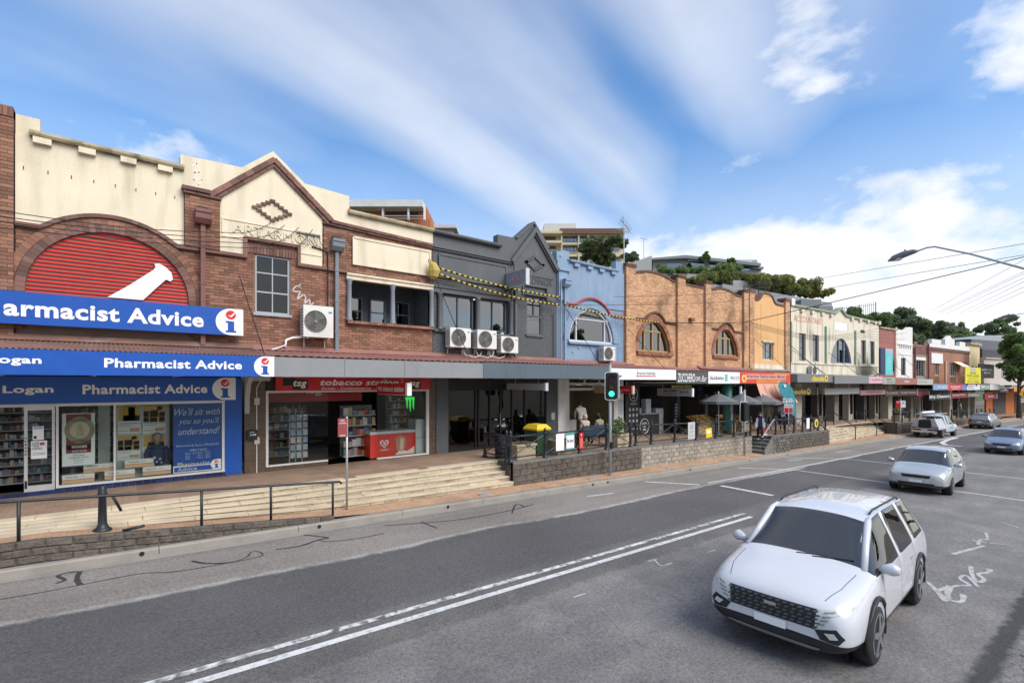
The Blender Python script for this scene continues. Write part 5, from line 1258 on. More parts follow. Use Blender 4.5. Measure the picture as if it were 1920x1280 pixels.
# ================================================================== SHOPFRONTS UNDER THE TAN ROW
sf = T('shopfront_row', 'dark shopfronts of the sushi bar, cafe and grocer under the tan brick building', 'shopfront', (27, 16, zt(27)))
for x in (20.3, 25.1, 28.15, 33.1, 40.0): O('pier', B().box(x - .16, x + .16, 15.9, 16.3, zt(x) - .1, 2.9), flat((.035, .035, .038), .5), sf)
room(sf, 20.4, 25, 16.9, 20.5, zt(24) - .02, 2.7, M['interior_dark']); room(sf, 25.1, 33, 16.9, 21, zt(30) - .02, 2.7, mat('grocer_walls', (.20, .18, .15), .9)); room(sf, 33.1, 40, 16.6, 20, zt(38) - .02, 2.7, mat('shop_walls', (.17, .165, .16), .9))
O('lintel', B().box(20.3, 40.2, 15.95, 16.25, 2.45, 2.92), flat((.04, .04, .042), .6), sf)
cdark = flat((.026, .027, .030), .5)
O('cafe_wall', B().box(20.46, 21.55, 15.96, 16.1, zt(21) - .05, 2.45), cdark, sf)
kb = O('kiosk_counter', B().box(21.55, 23.3, 15.95, 16.35, zt(22) - .05, .95), cdark, sf); O('counter_top', B().box(21.5, 23.4, 15.85, 16.4, .95, 1.0), flat((.3, .3, .3)), kb)
O('machine', B().box(22.3, 22.75, 16.1, 16.4, 1.0, 1.75), M['alu'], kb); O('jar', B().box(21.7, 21.9, 16.1, 16.3, 1.0, 1.3), flat((.4, .4, .38)), kb)
for cx_, cz_, rr in ((21.02, 2.02, .36), (21.95, .33, .42)):
 O('round_logo', B().disc(cx_, cz_, rr, 15.94, 15.948, 28), cdark, sf); O('logo_ring', B().ring((cx_, 15.94, cz_), rr * .93, .018, 28), WH, sf)
 for k, s_ in enumerate(('CUCINA', 'DEL', 'BAR')): text(s_, cx_ - rr * (.55 if k == 0 else .3), cx_ + rr * (.55 if k == 0 else .3), cz_ + rr * (.25 - .4 * k), cz_ + rr * (.5 - .4 * k), 15.937, WH, sf, .02)
for i in range(3):
 for k in range(3): O('menu_icon', B().disc(20.72 + i * .30, 1.25 - k * .30, .075, 15.95, 15.957, 10, .09), flat((.45, .45, .45)), sf)
text('MENU', 20.8, 21.3, 1.5, 1.58, 15.953, WH, sf, .01); O('menu_line', B().box(20.7, 21.4, 15.95, 15.957, .22, .26), flat((.4, .4, .4)), sf)
O('drinks_cabinet', B().box(23.5, 24.2, 16.3, 16.9, zt(24), 1.2), M['alu'], sf)
O('blackboard', B().box(24.55, 25.0, 15.8, 15.9, zt(25) + .1, 1.5), BK, sf)
for k in range(9): O('chalk_line', B().box(24.6, 24.6 + random.uniform(.2, .34), 15.795, 15.8, zt(25) + .25 + k * .17, zt(25) + .29 + k * .17), flat((.4, .4, .4)), sf)
gc = T('awning_column', 'green painted awning column with notices outside the grocer', 'column', (27.4, 14.2, zt(27)))
O('shaft', B().lathe((27.4, 14.2, zt(27)), [(.26, 0), (.26, 3.1)], 18), mat('green_paint', (.05, .20, .16), .5, .1, 3, .05), gc, True); O('notice', B().box(27.22, 27.5, 13.93, 13.94, 1.0, 1.6), flat((.4, .42, .4)), gc); O('notice', B().box(27.25, 27.5, 13.92, 13.93, .5, .95), flat((.35, .38, .36)), gc)

# awnings and their lettered fascias (tan row)
def AX(px): return fp(px, 700, -2.6)[0]
a_ = awning('white sushi bar awning with small black lettering', 16.13, 20.95, 2.78, 3.26, 3.55, mf=M['sign_white'], rib=.2)
text('Artarmon Sushi Bar', AX(1194), AX(1229), 3.01, 3.13, 13.393, BK, a_, .0); O('red_strip', B().box(AX(1193), AX(1230), 13.394, 13.40, 2.92, 2.96), M['sign_red'], a_)
a_ = awning('dark grey cafe awning with tall white lettering', 20.96, 23.88, 2.60, 3.21, 3.4, mf=flat((.075, .077, .08), .5), rib=.3)
text('ZUCCHERO', AX(1271), AX(1303), 2.68, 3.10, 13.393, WH, a_, .01); text('CAFFE', AX(1304), AX(1313), 2.72, 2.95, 13.393, WH, a_, .01); text('Bar', AX(1315), AX(1325), 2.70, 3.0, 13.393, WH, a_, 0, .4)
a_ = awning('white awning with small teal print and phone number', 23.89, 27.24, 2.60, 3.23, 3.4, mf=M['sign_white'], rib=.3)
text('black&white', AX(1331), AX(1357), 2.80, 3.0, 13.393, BK, a_, .0); text('9413 1217', AX(1370), AX(1386), 2.80, 3.0, 13.393, BK, a_, 0); O('teal_print', B().box(AX(1359.5), AX(1364), 13.394, 13.40, 2.72, 3.1), flat((.12, .45, .45)), a_)
a_ = awning('red and orange indoor market awning with flame stripes', 27.25, 34.0, 2.60, 3.27, 3.5, mf=flat((.62, .06, .03), .45), rib=.3)
text('Artarmon Family Indoor Market', AX(1399), AX(1472), 2.86, 3.13, 13.390, flat((.05, .05, .28)), a_, .02)
O('name_panel', B().box(AX(1398), AX(1473), 13.393, 13.40, 2.85, 3.14), flat((.72, .35, .18)), a_)
for k in range(16):
 xk = 29.2 + k * .2; O('flame_stripe', B().poly([(xk, 2.62), (xk + .06, 2.62), (xk + .26, 2.84), (xk + .22, 2.84)], 13.394, 13.40), flat((.75, .55, .12)), a_)
for k in range(10):
 xk = 31.6 + k * .22; O('flame_stripe', B().poly([(xk, 3.10), (xk + .06, 3.10), (xk + .16, 3.25), (xk + .1, 3.25)], 13.394, 13.40), flat((.75, .55, .12)), a_)
for k in range(7): a2 = k * 51; O('fruit_print', B().disc(27.75 + .22 * math.cos(R(a2)), 2.88 + .16 * math.sin(R(a2)), .08, 13.392, 13.40, 10), flat((.8, .6, .2)), a_)
text('INDOOR MARKET', 32.0, 33.2, 2.66, 2.76, 13.393, WH, a_)
# hanging signs below
def cross_sign(label, x, y0, y1, z0, z1, m, txt=None, tm=None, cap=None, **k):
 t = T('hanging_sign', label, 'sign', (x, y0, z0)); O('box', B().box(x, x + .12, y0, y1, z0, z1), m, t)
 if cap: O('end_cap', B().box(x - .008, x + .128, y0 - .08, y0, z0 - .01, z1 + .01), cap, t)
 for s_, a, c, e, f in (txt or ()): text(s_, (y1 - y0) * a, (y1 - y0) * c, z0 + (z1 - z0) * e, z0 + (z1 - z0) * f, 0, tm or WH, t, .02, fx=lambda u, d, w_: (x - .008, y1 - u, w_))
 for yy in (y0 + .3, y1 - .3): O('hanger', B().tube([(x + .06, yy, z1), (x + .06, yy, z1 + .25)], .012, 6), M['steel'], t)
 return t
def along_sign(label, x0, x1, z0, z1, y, m, txt=(), tm=None, end=None, bold=.02):
 t = T('hanging_sign', label, 'sign', ((x0 + x1) / 2, y, z0)); O('box', B().box(x0, x1, y, y + .15, z0, z1), m, t)
 for s_, a, c, e, f in txt: text(s_, x0 + (x1 - x0) * a, x0 + (x1 - x0) * c, z0 + (z1 - z0) * e, z0 + (z1 - z0) * f, y - .006, tm or WH, t, bold)
 if end: O('end_cap', B().box(x1, x1 + .1, y - .01, y + .16, z0 - .01, z1 + .01), end, t)
 for xx in (x0 + .3, x1 - .3): O('hanger', B().tube([(xx, y + .07, z1), (xx, y + .07, z1 + .3)], .012, 6), M['steel'], t)
 return t
t = cross_sign('wood coloured Sushi Bar sign with red end under the white awning', 17.9, 13.7, 15.9, 2.15, 2.50, flat((.48, .36, .22), .5), (('Sushi Bar', .40, .62, .1, .5),), BK, flat((.7, .45, .3)))
O('red_end', B().box(17.892, 18.02, 13.7, 14.45, 2.152, 2.498), M['sign_red'], t); text('SUSHI BAR', 1.55, 2.1, 2.27, 2.36, 0, WH, t, .0, fx=lambda u, d, w_: (17.885, 15.9 - u, w_)); O('red_flower', B().ring((17.885, 15.1, 2.38), .09, .03, 12, 'x'), flat((.5, .03, .02)), t)
cross_sign('pale grey lettered sign box under the cafe awning', 22.6, 13.6, 15.6, 1.95, 2.35, flat((.33, .34, .35), .5), (('Black & White', .2, .6, .55, .85), ('Hair & Beauty', .2, .6, .15, .42), ('9413 1217', .68, .92, .35, .65)), BK, WH)
cross_sign('black sign with gold lettering under the market awning', 27.6, 13.6, 15.8, 1.95, 2.42, BK, (('GOURMET', .5, .85, .5, .85), ('DELICATESSEN', .3, .8, .15, .35)), flat((.4, .3, .05)), WH)
t = T('shop_sign', 'small yellow sign above the grocer entrance', 'sign', (24.7, 15.5, 2.3)); O('panel', B().box(24.0, 26.0, 15.6, 15.65, 2.25, 2.5), flat((.5, .38, .06)), t); O('stripe', B().box(24.1, 25.9, 15.594, 15.6, 2.33, 2.37), flat((.15, .1, .03)), t)
# produce stand, crates of fruit
for k, (x_, y_, lab) in enumerate(((25.6, 14.6, 'nearest the cafe'), (27.0, 14.9, 'beside the green column'), (28.6, 14.5, 'in the middle of the display'), (30.2, 14.4, 'below the right umbrella'))):
 t = T('produce_stand', 'slanted produce stand of fruit and vegetables ' + lab, 'stall', (x_, y_, zt(x_)), group='produce stands outside the grocer')
 zb = zt(x_)
 O('legs', B().box(x_ - .5, x_ + .5, y_ + .05, y_ + .6, zb, zb + .55), flat((.45, .35, .2), .8), t)
 O('tray', B().prof([(y_ - .05, zb + .55), (y_ + .75, zb + .95), (y_ + .75, zb + 1.02), (y_ - .05, zb + .64)], x_ - .6, x_ + .6), flat((.36, .20, .08), .8), t)
 for j, c_ in enumerate(((.55, .16, .03), (.55, .45, .08), (.14, .3, .05), (.5, .05, .03))):
  fb = B()
  for q in range(26):
   fx_ = x_ - .55 + j * .28 + random.uniform(.03, .25); fy = y_ + random.uniform(0, .65); fz_ = zb + .66 + (fy - y_) * .5
   fb.lathe((fx_, fy, fz_), [(.01, -.04), (.045, -.01), (.05, .02), (.01, .06)], 6)
  O('fruit', fb, flat(c_, .5), t, True, kind='stuff')
for k, (x_, y_, lab) in enumerate(((25.3, 13.6, 'leftmost of the three'), (27.4, 13.35, 'middle one of the three'), (29.6, 13.2, 'rightmost of the three'))):
 t = T('market_umbrella', 'grey market umbrella on a white pole, ' + lab, 'umbrella', (x_, y_, zt(x_)), group='umbrellas outside the grocer'); zb = zt(x_)
 O('pole', B().tube([(x_, y_, zb), (x_, y_, zb + 2.3)], .022, 8), flat((.55, .55, .52)), t); O('base', B().lathe((x_, y_, zb), [(.22, 0), (.22, .05), (.04, .08)], 14), BK, t)
 cb2 = B(); n = 8; rim = [(x_ + 1.0 * math.cos(R(22.5 + 45 * q)), y_ + 1.0 * math.sin(R(22.5 + 45 * q)), zb + 1.88) for q in range(n)]; low = [(a, c, e - .14) for a, c, e in rim]
 cb2.add([(x_, y_, zb + 2.32)] + rim + low, [(0, 1 + q, 1 + (q + 1) % n) for q in range(n)] + [(1 + q, 9 + q, 9 + (q + 1) % n, 1 + (q + 1) % n) for q in range(n)])
 O('canopy', cb2, mat('umbrella_cloth', (.13, .135, .14), .8, .1, 2, .1), t)
 for q in range(n): O('rib', B().tube([(x_, y_, zb + 2.26), (rim[q][0], rim[q][1], rim[q][2] - .01)], .008, 4), M['alu'], t)
 O('finial', B().lathe((x_, y_, zb + 2.32), [(.03, 0), (.03, .06), (.01, .09)], 8), WH, t)
blind = T('drop_blind', 'peach and red striped canvas blind hanging from the market awning', 'blind', (32, 13.6, 1.2))
bx0, bx1 = 29.3, 33.9
b = B(); nseg = 14
for i in range(nseg + 1):
 s_ = i / nseg; yy = 13.42 - .5 * s_ + .06 * math.sin(s_ * 3); zz_ = 2.62 - 1.25 * s_
 for x_ in frange(bx0, bx1, 10): b.v.append((x_, yy + .03 * math.sin(x_ * 4) * s_, zz_ - .05 * math.sin((x_ - bx0) / (bx1 - bx0) * math.pi) * s_))
for i in range(nseg):
 for j in range(10): b.f.append((i * 11 + j, i * 11 + j + 1, (i + 1) * 11 + j + 1, (i + 1) * 11 + j)); b.m.append(1 if 9 <= i <= 10 else 0)
O('canvas', b, [mat('peach_canvas', (.62, .33, .23), .85, .12, 2, .2, 20), flat((.60, .16, .10), .8)], blind, True)
for x_ in frange(bx0 + .9, bx1 - .9, 2): O('blind_arm', B().tube([(x_, 13.44, 2.63), (x_, 12.95, 1.40)], .014, 6), flat((.3, .12, .08)), blind)

# ================================================================== ACCOUNTANT BUILDING (the row bends here)
FRM[0] = BENT
ab = T('shop_building', 'stained cream building with red ACCOUNTANT lettering and pointed arch window', 'building', (48.7, 16, zt(48)))
SLIT = [(41.85, 42.95), (44.08, 45.18), (53.25, 54.35), (55.2, 56.3)]; CA_ = (49.28, 4.30, 2.03, 6.50)
b = B(); grid_wall(b, 40.42, 57.3, 2.6, 8.3, 16.0, 16.35, [(a, c, 4.36, 6.56) for a, c in SLIT] + [(47.2, 51.36, 4.3, 6.55)]); O('wall', b, M['stained'], ab)
O('parapet', B().poly([(40.42, 8.2), (57.3, 8.2), (57.3, 8.34), (50.1, 8.52), (49.0, 9.05), (48.0, 8.58), (41.0, 8.66), (40.42, 9.1)], 16.004, 16.36), M['stained'], ab)
olive = flat((.27, .31, .22), .7)
b = B(); band(b, [(41.0, 8.66), (48.0, 8.60), (49.0, 9.08), (50.1, 8.54), (57.3, 8.36)], .16, 15.86, 16.38); O('coping', b, olive, ab)
for x_ in (42.2, 43.9, 45.6, 47.2, 51.2, 52.9, 54.6, 56.2): O('coping_block', B().box(x_ - .2, x_ + .2, 15.84, 16.0, 8.22, 8.44), M['stained'], ab)
O('finial_block', B().box(40.44, 40.95, 15.85, 16.4, 8.6, 9.15), M['white_paint'], ab); O('end_block', B().box(56.9, 57.4, 15.85, 16.4, 8.2, 8.55), M['stained'], ab)
text('ACCOUNTANT', 41.05, 45.7, 7.42, 7.92, 15.994, mat('faded_red', (.56, .16, .12), .8, .2, 4, .1), ab, .005)
O('white_patch', B().box(48.0, 50.3, 15.99, 16.0, 7.18, 7.85), WH, ab)
for a, c in SLIT: sash(ab, a, c, 4.36, 6.56, 16.12, flat((.2, .22, .23), .5), M['glass_up'], 1, 1, .07)
ap = arch_pts(CA_); wn = O('arch_window', B().poly(ap, 16.16, 16.166), M['glass_up'], ab); fb = B(); band(fb, ap, .10, 16.06, 16.18); fb.box(47.25, 51.3, 16.06, 16.18, 4.30, 4.40); fb.box(49.0, 49.08, 16.08, 16.17, 4.4, 6.4); fb.box(50.0, 50.08, 16.08, 16.17, 4.4, 6.2); O('frame', fb, flat((.25, .30, .36), .5), wn)
O('backing', B().box(47.2, 51.3, 16.5, 16.52, 4.3, 6.6), M['interior_dark'], wn)
O('spandrel', B().poly([(47.15, 4.3)] + ap + [(51.4, 4.3), (51.4, 6.6), (47.15, 6.6)], 16.01, 16.04), M['stained'], wn)
for x_ in (40.55, 46.3, 52.0): O('pilaster_strip', B().box(x_ - .13, x_ + .13, 15.93, 16.0, 4.2, 7.35), flat((.12, .25, .16), .6), ab)
O('sill_band', B().box(40.5, 57.2, 15.93, 16.0, 4.14, 4.24), M['stained'], ab)
O('apron_panel', B().box(52.15, 56.9, 15.97, 16.0, 3.45, 4.12), mat('stained_apron', (.33, .29, .21), .9, .2, 2, .2, 25, streak=.8, gcol=(.08, .07, .05), gscale=1), ab)
O('vine_stain', B().disc(53.6, 7.35, .5, 15.985, 16.0, 14, .16), mat('dead_vine', (.05, .045, .03), .95, .3, 8, .6), ab)
air_con('air conditioner above the yellow lettered grey awning', 43.1, 3.28, .95, .70, .32)
def far_building(name, label, x0, x1, ztop_, m, wins, zb=2.5, par=None):
 t = T('shop_building', label, 'building', ((x0 + x1) / 2, 16, zt(x0)))
 b = B(); grid_wall(b, x0 + .01, x1 - .01, zb, ztop_, 16.0, 16.35, [w[:4] for w in wins]); O('wall', b, m, t)
 for w in wins: sash(t, *w[:4], 16.1, w[4], M['glass_up'], w[5], 1, .06)
 return t
whf = flat((.6, .6, .57), .5); dkf = flat((.12, .12, .12), .5)
rb = far_building('r', 'dusty red painted building with arched upper window', 57.35, 61.65, 7.9, mat('dusty_red', (.33, .125, .105), .8, .08, 1, .2, 25, streak=.3, gscale=.8), [])
O('coping', B().box(57.4, 61.6, 15.88, 16.4, 7.9, 8.05), M['cream_dirt_and_shade'], rb); O('pier', B().box(61.2, 61.65, 15.9, 16.0, 3, 8.2), M['stained'], rb)
ap = arch_pts((59.7, 3.8, 1.25, 5.6)); O('arch_window', B().poly(ap, 15.985, 15.99), M['glass_up'], rb); b = B(); band(b, ap, .16, 15.9, 15.99); O('arch_trim', b, flat((.12, .05, .045)), rb)
O('red_poster', B().box(59.2, 60.5, 15.96, 15.975, 3.85, 4.9), flat((.55, .03, .06)), rb)
whb = far_building('w', 'tall white painted building with narrow upper window', 61.7, 66.1, 8.0, M['white_paint'], [(62.9, 64.15, 3.4, 5.2, dkf, 2)])
O('parapet', B().poly([(61.7, 7.9), (66.1, 7.9), (66.1, 8.5), (65.2, 8.5), (64.3, 8.15), (61.7, 8.0)], 16.003, 16.35), M['white_paint'], whb)
b = B(); band(b, [(61.8, 6.6), (65.9, 6.6)], .1, 15.9, 16.0); band(b, [(61.8, 5.55), (65.9, 5.55)], .06, 15.95, 16.0); O('cornice', b, M['white_paint'], whb)
for k in range(7): O('dentil', B().box(62.4 + k * .5, 62.6 + k * .5, 15.92, 16.0, 6.25, 6.52), M['white_paint'], whb)
brn = far_building('b', 'low brown brick building with wide window between two maroon pipes', 66.12, 70.6, 6.75, mat('brown_render', (.27, .20, .15), .85, .1, 1, .2, 25), [(66.7, 69.7, 3.3, 5.05, flat((.4, .42, .42)), 4)])
O('downpipe', B().tube([(66.3, 15.85, 2.5), (66.3, 15.85, 6.4)], .10, 8), flat((.2, .05, .05)), brn); O('downpipe', B().tube([(70.4, 15.85, 2.5), (70.4, 15.85, 7.0)], .09, 8), flat((.2, .05, .05)), brn)
O('lintel', B().box(66.5, 69.9, 15.93, 16.0, 5.1, 5.4), M['white_paint'], brn); bricks(brn, lambda z: [(66.15, 70.6)], 5.7, 6.7, 15.985, M['brick_dark'])
for x_ in (66.9, 69.8): O('parapet_block', B().box(x_ - .45, x_ + .45, 15.95, 16.35, 6.75, 7.05), M['brick_dark'], brn)
crn = far_building('c', 'brick building with white battlemented parapet', 70.65, 86.0, 6.6, M['brick'], [(73.0, 74.4, 3.5, 5.2, whf, 2), (78.2, 80.6, 3.4, 5.1, whf, 3), (83.5, 84.9, 3.5, 5.2, whf, 2)])
O('parapet', B().poly([(70.65, 6.55), (86.0, 6.55), (86.0, 7.25), (84.2, 7.25), (84.2, 7.75), (82.0, 7.75), (82.0, 7.2), (80.0, 7.2), (80.0, 7.8), (79.2, 7.9), (78.2, 8.3), (77.2, 7.9), (76.5, 7.8), (76.5, 7.1), (75.1, 7.1), (75.1, 7.6), (72.0, 7.6), (72.0, 7.05), (70.65, 7.05)], 15.98, 16.36), M['white_paint'], crn)
b = B(); band(b, [(70.7, 6.5), (86, 6.5)], .35, 15.92, 16.0); O('string_course', b, M['brick_dark'], crn)
O('white_board', B().box(71.6, 75.4, 15.9, 15.98, 4.85, 6.0), WH, crn)
O('window_awning', B().prof([(16, 5.2), (15.1, 4.6), (15.1, 4.55), (16, 5.15)], 79.6, 82.4), M['cream'], crn)
O('downpipe', B().tube([(76.4, 15.9, 2.5), (76.4, 15.9, 5.2)], .08, 8), M['cream'], crn)
crm = far_building('cr', 'narrow cream building with small paired arched windows', 86.02, 90.6, 7.9, mat('pale_cream', (.64, .52, .30), .8, .08, 1, .2, 25, streak=.3), [(86.9, 87.7, 3.6, 4.8, dkf, 1), (88.7, 89.5, 3.6, 4.8, dkf, 1)])
O('cornice', B().box(85.9, 90.7, 15.8, 16.4, 7.55, 7.9), M['cream_dirt_and_shade'], crm)
gry = T('shop_building', 'pale pinkish building with orange ground floor at the far bend', 'building', (98, 15, zt(95)))
grm = mat('pinkish_render', (.50, .43, .39), .85, .06, 1, .2, 20)
FRM[0] = BENT @ Matrix.Translation((90.6, 15.6, 0)) @ Matrix.Rotation(R(-9), 4, 'Z') @ Matrix.Translation((-90.6, -16, 0))
b = B(); grid_wall(b, 90.65, 118, 2.3, 5.9, 16.0, 16.4, [(95.4, 99.6, 3.2, 4.7), (104.5, 108, 3.2, 4.7)]); O('wall', b, grm, gry)
sash(gry, 95.4, 99.6, 3.2, 4.7, 16.1, flat((.4, .4, .4)), M['glass_up'], 4, 1, .07); sash(gry, 104.5, 108, 3.2, 4.7, 16.1, flat((.4, .4, .4)), M['glass_up'], 3, 1, .07)
O('dark_roof', B().prof([(16.2, 6.0), (16.2, 7.1), (17.5, 8.6), (24, 8.6), (24, 6.0)], 90.7, 116), flat((.07, .072, .08), .8), gry)
O('roof_edge', B().box(90.6, 117, 15.8, 16.5, 5.85, 6.0), grm, gry)
O('orange_fascia', B().box(92, 118, 13.5, 13.6, 1.5, 2.0), flat((.70, .20, .03), .5), gry); O('orange_wall', B().box(91, 118, 15.9, 16.1, -1.9, 2.0), flat((.55, .14, .025), .6), gry); O('canopy', B().box(91, 118, 13.6, 16, 1.9, 2.0), M['soffit'], gry)
for x_ in (92.8, 99, 106): O('shop_window', B().box(x_, x_ + 3.6, 15.86, 15.9, -1.7, 1.3), M['interior_dark'], gry)
text('FOODORE', 98.9, 103.5, 1.2, 1.42, 15.85, WH, gry)
FRM[0] = BENT
# ground-floor fronts of the bent row
sf2 = T('shopfront_row', 'cream piers and dark entrances of the shops under the far awnings', 'shopfront', (60, 16, zt(60)))
O('lintel', B().box(40.5, 90.6, 16.0, 16.3, 1.7, 3.3), flat((.22, .2, .17), .8), sf2)
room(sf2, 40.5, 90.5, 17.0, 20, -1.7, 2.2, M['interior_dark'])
pm_ = mat('cream_pier', (.45, .41, .33), .75, .08, 2, .1, 30, streak=.3)
for i, x_ in enumerate((41.2, 44.8, 47.6, 50.6, 53.4, 56.2, 59.2, 62, 65, 68, 71.2, 74.4, 77.5, 81, 84.5, 88)):
 wd = (.5, .16, .34, .14, .28, .12)[i % 6]; O('pier', B().box(x_ - wd, x_ + wd, 15.7 + .2 * (i % 2), 16.4, zt(x_) - .2, 2.6), (pm_, flat((.07, .065, .06), .6), flat((.24, .21, .17), .7))[i % 3], sf2)
for i, (x_, wd) in enumerate(((42.3, 1.2), (46.1, .8), (49.0, .9), (52.0, .9), (54.8, .9), (57.6, .9), (60.6, .9), (63.5, .9), (66.5, .9), (69.6, 1), (72.8, .9), (76, .9), (79.2, 1.2), (82.7, 1.2), (86.2, 1.2))):
 O('shop_pane', B().box(x_ - wd, x_ + wd, 16.3, 16.32, zt(x_), 2.0), M['glass_dark'], sf2)
 O('stall_riser', B().box(x_ - wd, x_ + wd * .2, 16.25, 16.35, zt(x_) - .2, zt(x_) + .5), (pm_, flat((.16, .13, .1)), flat((.3, .28, .25)))[i % 3], sf2)
 O('door_frame', B().box(x_ + wd * .25, x_ + wd * .32, 16.22, 16.34, zt(x_) - .1, 2.0), (M['alu'], pm_)[i % 2], sf2)
def far_awning(label, x0, x1, z0, z1, m, txt=(), tm=None, bold=.02):
 t = T('awning', label, 'awning', ((x0 + x1) / 2, 13.4, z0)); O('fascia', B().box(x0 + .01, x1 - .01, 13.4, 13.48, z0, z1), m, t)
 O('roof', B().prof([(13.48, z1 - .02), (16, z1 + .18), (16, z1 + .1), (13.48, z1 - .1)], x0, x1), M['roof_red'] if x0 > 57 else flat((.2, .2, .2), .7), t); O('soffit', B().box(x0, x1, 13.48, 16, z0 + .05, z0 + .08), M['soffit'], t)
 for s_, a, c, e, f in txt: text(s_, x0 + (x1 - x0) * a, x0 + (x1 - x0) * c, z0 + (z1 - z0) * e, z0 + (z1 - z0) * f, 13.392, tm or WH, t, bold)
 return t
yel = flat((.72, .52, .03), .5)
FRM[0] = I4
a_ = far_awning('grey awning with yellow lettering and round yellow badge', 34.02, 41.6, 2.67, 3.22, flat((.17, .17, .17), .5), (('chooks', .46, .76, .14, .86),), yel, .04)
O('chook_badge', B().disc(40.15, 2.96, .30, 13.388, 13.396, 20, .25), yel, a_); O('badge_bird', B().disc(40.15, 2.96, .14, 13.383, 13.388, 12, .10), flat((.1, .06, .02)), a_)
O('dark_end', B().box(34.0, 35.0, 13.37, 13.39, 2.67, 3.2), BK, a_)
FRM[0] = BENT
far_awning('plain grey awning right of the yellow lettered awning', 41.7, 47.8, 2.57, 3.16, flat((.19, .19, .19), .5))
far_awning('pink nails and beauty awning sign', 47.8, 50.55, 2.58, 3.15, flat((.62, .38, .42), .5), (('Lucky Nails & Beauty', .2, .92, .35, .65),), flat((.3, .03, .1)), 0)
far_awning('grey-green panel awning with faint dark lettering', 50.6, 53.35, 2.52, 3.1, flat((.33, .35, .30), .5), (('NEW IMAGE', .3, .7, .55, .8), ('hair studio', .35, .9, .2, .42)), dkf, 0)
far_awning('terracotta awning with white lettering', 53.4, 58.5, 2.47, 2.97, flat((.33, .12, .09), .5), (('DinDigi', .4, .62, .25, .75),))
far_awning('faded cream awning panel before the blue signs', 58.55, 62.85, 2.45, 2.98, flat((.42, .40, .34), .6), (('FOR LEASE', .1, .6, .35, .7),), flat((.33, .31, .27)), 0)
far_awning('light blue awning sign with pale panels', 62.9, 67.3, 1.92, 2.45, flat((.20, .33, .52), .5), (('Dry Cleaning', .3, .95, .3, .7),))
far_awning('bright red awning sign with white lettering', 67.3, 72.1, 1.85, 2.43, flat((.55, .03, .04), .5), (('Asian Supermarket', .18, .85, .35, .8), ('groceries', .25, .75, .1, .28)))
far_awning('narrow blue poster panel on the awning edge', 72.1, 73.6, 1.83, 2.42, flat((.12, .2, .45), .5))
far_awning('white newsagent awning sign', 73.7, 78.7, 1.82, 2.42, flat((.62, .62, .66), .5), (('newspoint', .08, .5, .5, .85), ('news agency', .08, .5, .2, .42)), flat((.1, .12, .2)), 0)
far_awning('sage green awning sign', 78.8, 82.7, 1.78, 2.43, flat((.17, .24, .19), .5), (('deli', .1, .5, .4, .85), ('cafe', .6, .9, .35, .7)))
far_awning('plain white awning panel near the bend', 82.8, 87.2, 1.76, 2.46, flat((.6, .6, .58), .5))
far_awning('dark grey awning with LIQUOR lettering', 87.3, 92.6, 1.45, 1.95, flat((.1, .1, .1), .5), (('LIQUOR', .4, .8, .3, .75),))
# signs under the far awnings
FRM[0] = I4
t = along_sign('black sign with big yellow lettering under the grey awning', 36.2, 41.9, 1.72, 2.28, 14.6, BK, (('chooks', .10, .62, .16, .86),), yel, M['frame_white'], .045)
O('badge', B().disc(40.2, 2.0, .36, 14.588, 14.596, 20, .24), yel, t); O('badge_bird', B().disc(40.2, 2.0, .18, 14.582, 14.588, 12, .10), flat((.1, .06, .02)), t)
FRM[0] = BENT
along_sign('blank pale sign panel over the steps', 42.5, 48.5, 1.72, 2.2, 14.4, flat((.35, .35, .34), .5), (), None, WH)
along_sign('dusty pink Nails and Beauty sign', 48.6, 53.6, 1.6, 2.0, 14.3, flat((.40, .20, .20), .5), (('Nails & Beauty', .25, .85, .3, .75),), flat((.1, .02, .03)), WH)
along_sign('dark brown delight sign with cream lettering', 53.8, 61.6, 1.42, 1.98, 14.3, flat((.06, .025, .015), .5), (('Te Delight', .03, .38, .25, .7), ('Turkish Delight', .45, .95, .25, .7)), flat((.55, .5, .4)), WH)
along_sign('short dark red sign beside the delight sign', 61.8, 65.0, 1.25, 1.8, 14.3, flat((.2, .01, .015), .5), (), None, WH)
along_sign('black Dry Cleaners sign with white lettering', 63.5, 70.0, .88, 1.45, 13.9, BK, (('Dry Cleaners', .03, .96, .2, .85),), WH, WH, .035)
along_sign('maroon arrow sign past the dry cleaners', 70.3, 76.0, .95, 1.5, 13.9, flat((.22, .01, .02), .5), (('Gourmet Wines', .08, .85, .5, .8),))
along_sign('grey sign beside the maroon arrow sign', 76.2, 81.0, 1.0, 1.45, 13.9, flat((.2, .19, .17), .5), (('ANNABELLE', .05, .9, .3, .7),), flat((.45, .45, .43)))
along_sign('dark red sign near the orange shop', 83.0, 88.5, .6, 1.25, 13.9, flat((.25, .015, .03), .5), (('Noodles', .3, .7, .35, .7),), None, WH)
